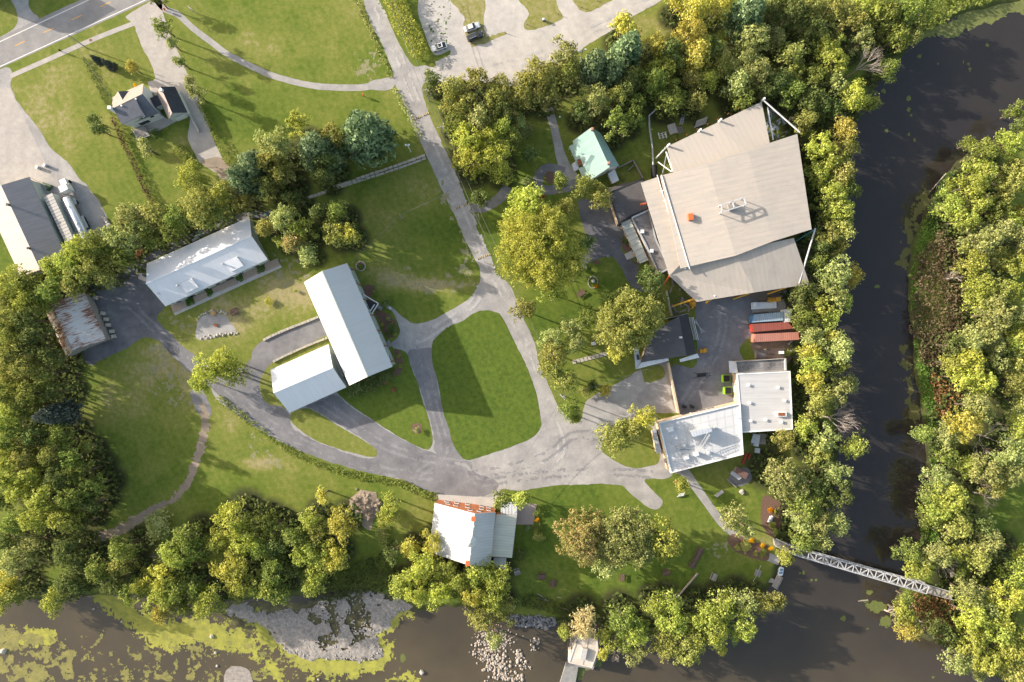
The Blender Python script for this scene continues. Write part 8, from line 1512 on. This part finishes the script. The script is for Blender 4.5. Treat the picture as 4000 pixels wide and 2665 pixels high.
o = skin_body(); o.parent = root; h_ = MB().rock((0, 0, 1.72), .115, .9, 3).obj('hair', mat('brown hair', (.09, .05, .03), (.06, .03, .02), 3, .9), None); h_.parent = root; root.rotation_euler.z = 1.1
# road side: small drain lid
tag(MB().tube([(*W(0,0,793,352), .015), (*W(0,0,793,352), .05)], .4, 14).obj('drain_cover', M_RUST), 'small rusty drain cover in the sidewalk', 'drain cover')
# riprap and riffle stones
rg = random.Random(9); mb = MB()
RP = WL(2,3,[(-60,990),(60,985),(180,975),(290,980),(390,1010),(385,1070),(300,1110),(150,1095),(40,1080),(-60,1050)])
for i in range(420):
    x, y = rg.uniform(-60, 395), rg.uniform(970, 1115); p = W(2,3,x,y)
    if sdf(np.array([p[0]]), np.array([p[1]]), RP)[0] > 0: mb.rock((p[0], p[1], -.75 + rg.uniform(0, .5)), rg.uniform(.2, .5), .7, i)
stuff(mb.obj('riprap_rubble', mat('grey riprap', (.30, .29, .29), (.14, .135, .14), .8, .95, .03)), 'grey broken rock bank between the mill trees and the tan willow', 'riprap')
mb = MB(); ZONES = [((1,3,2030,1300),150,130,.30), ((1,3,2100,1430),120,120,.36), ((1,3,2180,1520),90,60,.36), ((1,3,2150,1200),130,110,.22), ((2,3,60,1370),60,60,.42), ((2,3,60,1540),70,40,.42), ((2,3,200,1230),50,45,.3), ((2,3,120,1440),50,30,.28), ((1,3,1980,1150),60,60,.24), ((2,3,190,1290),30,20,.25)]
for zi, (cc, sx, sy, rr) in enumerate(ZONES):
    for i in range(int(sx * sy / 110)):
        x, y = cc[2] + rg.gauss(0, sx * .5), cc[3] + rg.gauss(0, sy * .5); p = W(cc[0], cc[1], x, y); r0 = rr * rg.uniform(.4, 1.3); mb.rock((p[0], p[1], -.8 + r0 * .1), r0, .7, i + zi * 999)
stuff(mb.obj('riffle_stones', mat('pale wet cobbles', (.50, .43, .36), (.26, .22, .18), .9, .9, .03)), 'pale stones breaking the surface in the riffle left of the gatehouse', 'riffle stones')
mb = MB()
for i in range(900):
    x, y = rg.uniform(60, 1400), rg.uniform(740, 1430); p = W(1,3,x,y)
    if sdf(np.array([p[0]]), np.array([p[1]]), BAR)[0] > .3: r0 = rg.uniform(.12, .3); mb.rock((p[0], p[1], -.55), r0, .7, i)
stuff(mb.obj('bar_cobbles', M_ROCK), 'larger cobbles strewn over the gravel bar', 'cobbles')
for i, (c, r_, x, y, rr, lb) in enumerate([(1,3,1450,1492,.75,'large pale boulder standing in the river below the pool'),(0,3,15,1305,1.0,'pale boulder at the left picture edge among the weed'),(0,3,1845,1178,.7,'boulder at the edge of the duckweed left of the gravel bar'),(0,3,1880,1318,.5,'grey boulder in open water among weed mats'),(0,3,808,935,.35,'small white stone in the dark water at left'),(0,3,1053,1047,.35,'small white stone right of the other in the dark water'),(0,3,1890,1437,.4,'small pale boulder above the tiny lower gravel islet'),(1,3,540,1555,.35,'small pale stone at the lower picture edge below the bar')]):
    X, Y = W(c, r_, x, y); tag(MB().rock((X, Y, -.7), rr, .7, i).obj('boulder', M_STONE), lb, 'boulder')
ISL = WL(0,3,[(1950,1568),(1960,1490),(2020,1440),(2100,1440),(2170,1480),(2200,1568),(2180,1640),(1960,1640)])
structure(sheet('gravel_islet', ISL, -.70, M_BARG, .4))
for i in range(10):
    a = rg.uniform(0, 6.28); 
root = thing('yard_shack', 'dark low shack with clutter above the open pen block', 'shed', (*W(2,2,2190,190), 0)); X, Y = W(2,2,2190,190,1.5)
MB().box((X, Y, 1.0), (3.4, 2.2, 1.8), .05).obj('wall', M_WOODG, root); MB().box((X, Y, 1.97), (3.7, 2.5, .12), .05).obj('roof', M_TAR, root)
root = thing('yard_shack', 'brown-roofed shack at the river side above the pale flat roof', 'shed', (*W(3,2,60,182), 0)); X, Y = W(3,2,60,182,2)
MB().box((X, Y, 1.2), (4.6, 2.6, 2.3), .03).obj('wall', M_BUFF, root); MB().box((X, Y, 2.42), (5.0, 2.9, .12), .03).obj('roof', mat('dark brown roofing', (.09, .065, .055), (.06, .045, .04), 1, .9), root); MB().box((X + 1.6, Y + .3, 2.7), (1.3, .8, .4)).obj('white_box', M_WHITE, root)
junk('scrap_sheet', 'crumpled pale metal sheet by the salmon container end', 'scrap', 3,2,190,90, [(0,0,.4,1.6,.12,.6,.4),(.2,.2,.5,1.5,.12,.6,.9),(.1,-.4,.4,1.2,.5,.1,-.4)], M_GALV)
junk('scrap_heap', 'loose boards and a round stone top behind the brown shack', 'scrap', 3,2,240,200, [(0,0,.2,1.2,1.2,.4,0),(.2,-.9,.2,1.6,.2,.2,.6),(-.8,1.2,.3,1.0,.8,.3,.2)], M_CONC_D)
tag(MB().rock((*W(3,0,210,1055), .6), 1.2, .6, 5).rock((*W(3,0,235,1075), .5), .9, .6, 6).obj('pink_tarp_heap', mat('pinkish tarp', (.42, .30, .29), (.30, .22, .21), 1, .8)), 'crumpled pinkish tarp heap outside the upper right hall corner', 'tarp')

# the farm building just outside the upper left corner, whose shade falls over the highway
root = thing('farm_building', 'tall farm building just beyond the upper left picture corner', 'building', (*W(0,0,-60,-180), 0))
fb = WL(0,0,[(-160,30),(170,-180),(60,-330),(-300,-120)]); MB().prism(fb, -.1, 8.5).obj('wall', M_GREYW, root)
MB().slab([v3(fb[0], 8.6), v3(fb[1], 8.6), v3(lerp2(fb[1], fb[2], .5), 11.2), v3(lerp2(fb[0], fb[3], .5), 11.2)], .2).slab([v3(fb[3], 8.6), v3(fb[2], 8.6), v3(lerp2(fb[1], fb[2], .5), 11.2), v3(lerp2(fb[0], fb[3], .5), 11.2)], .2).obj('roof', M_SHING, root)
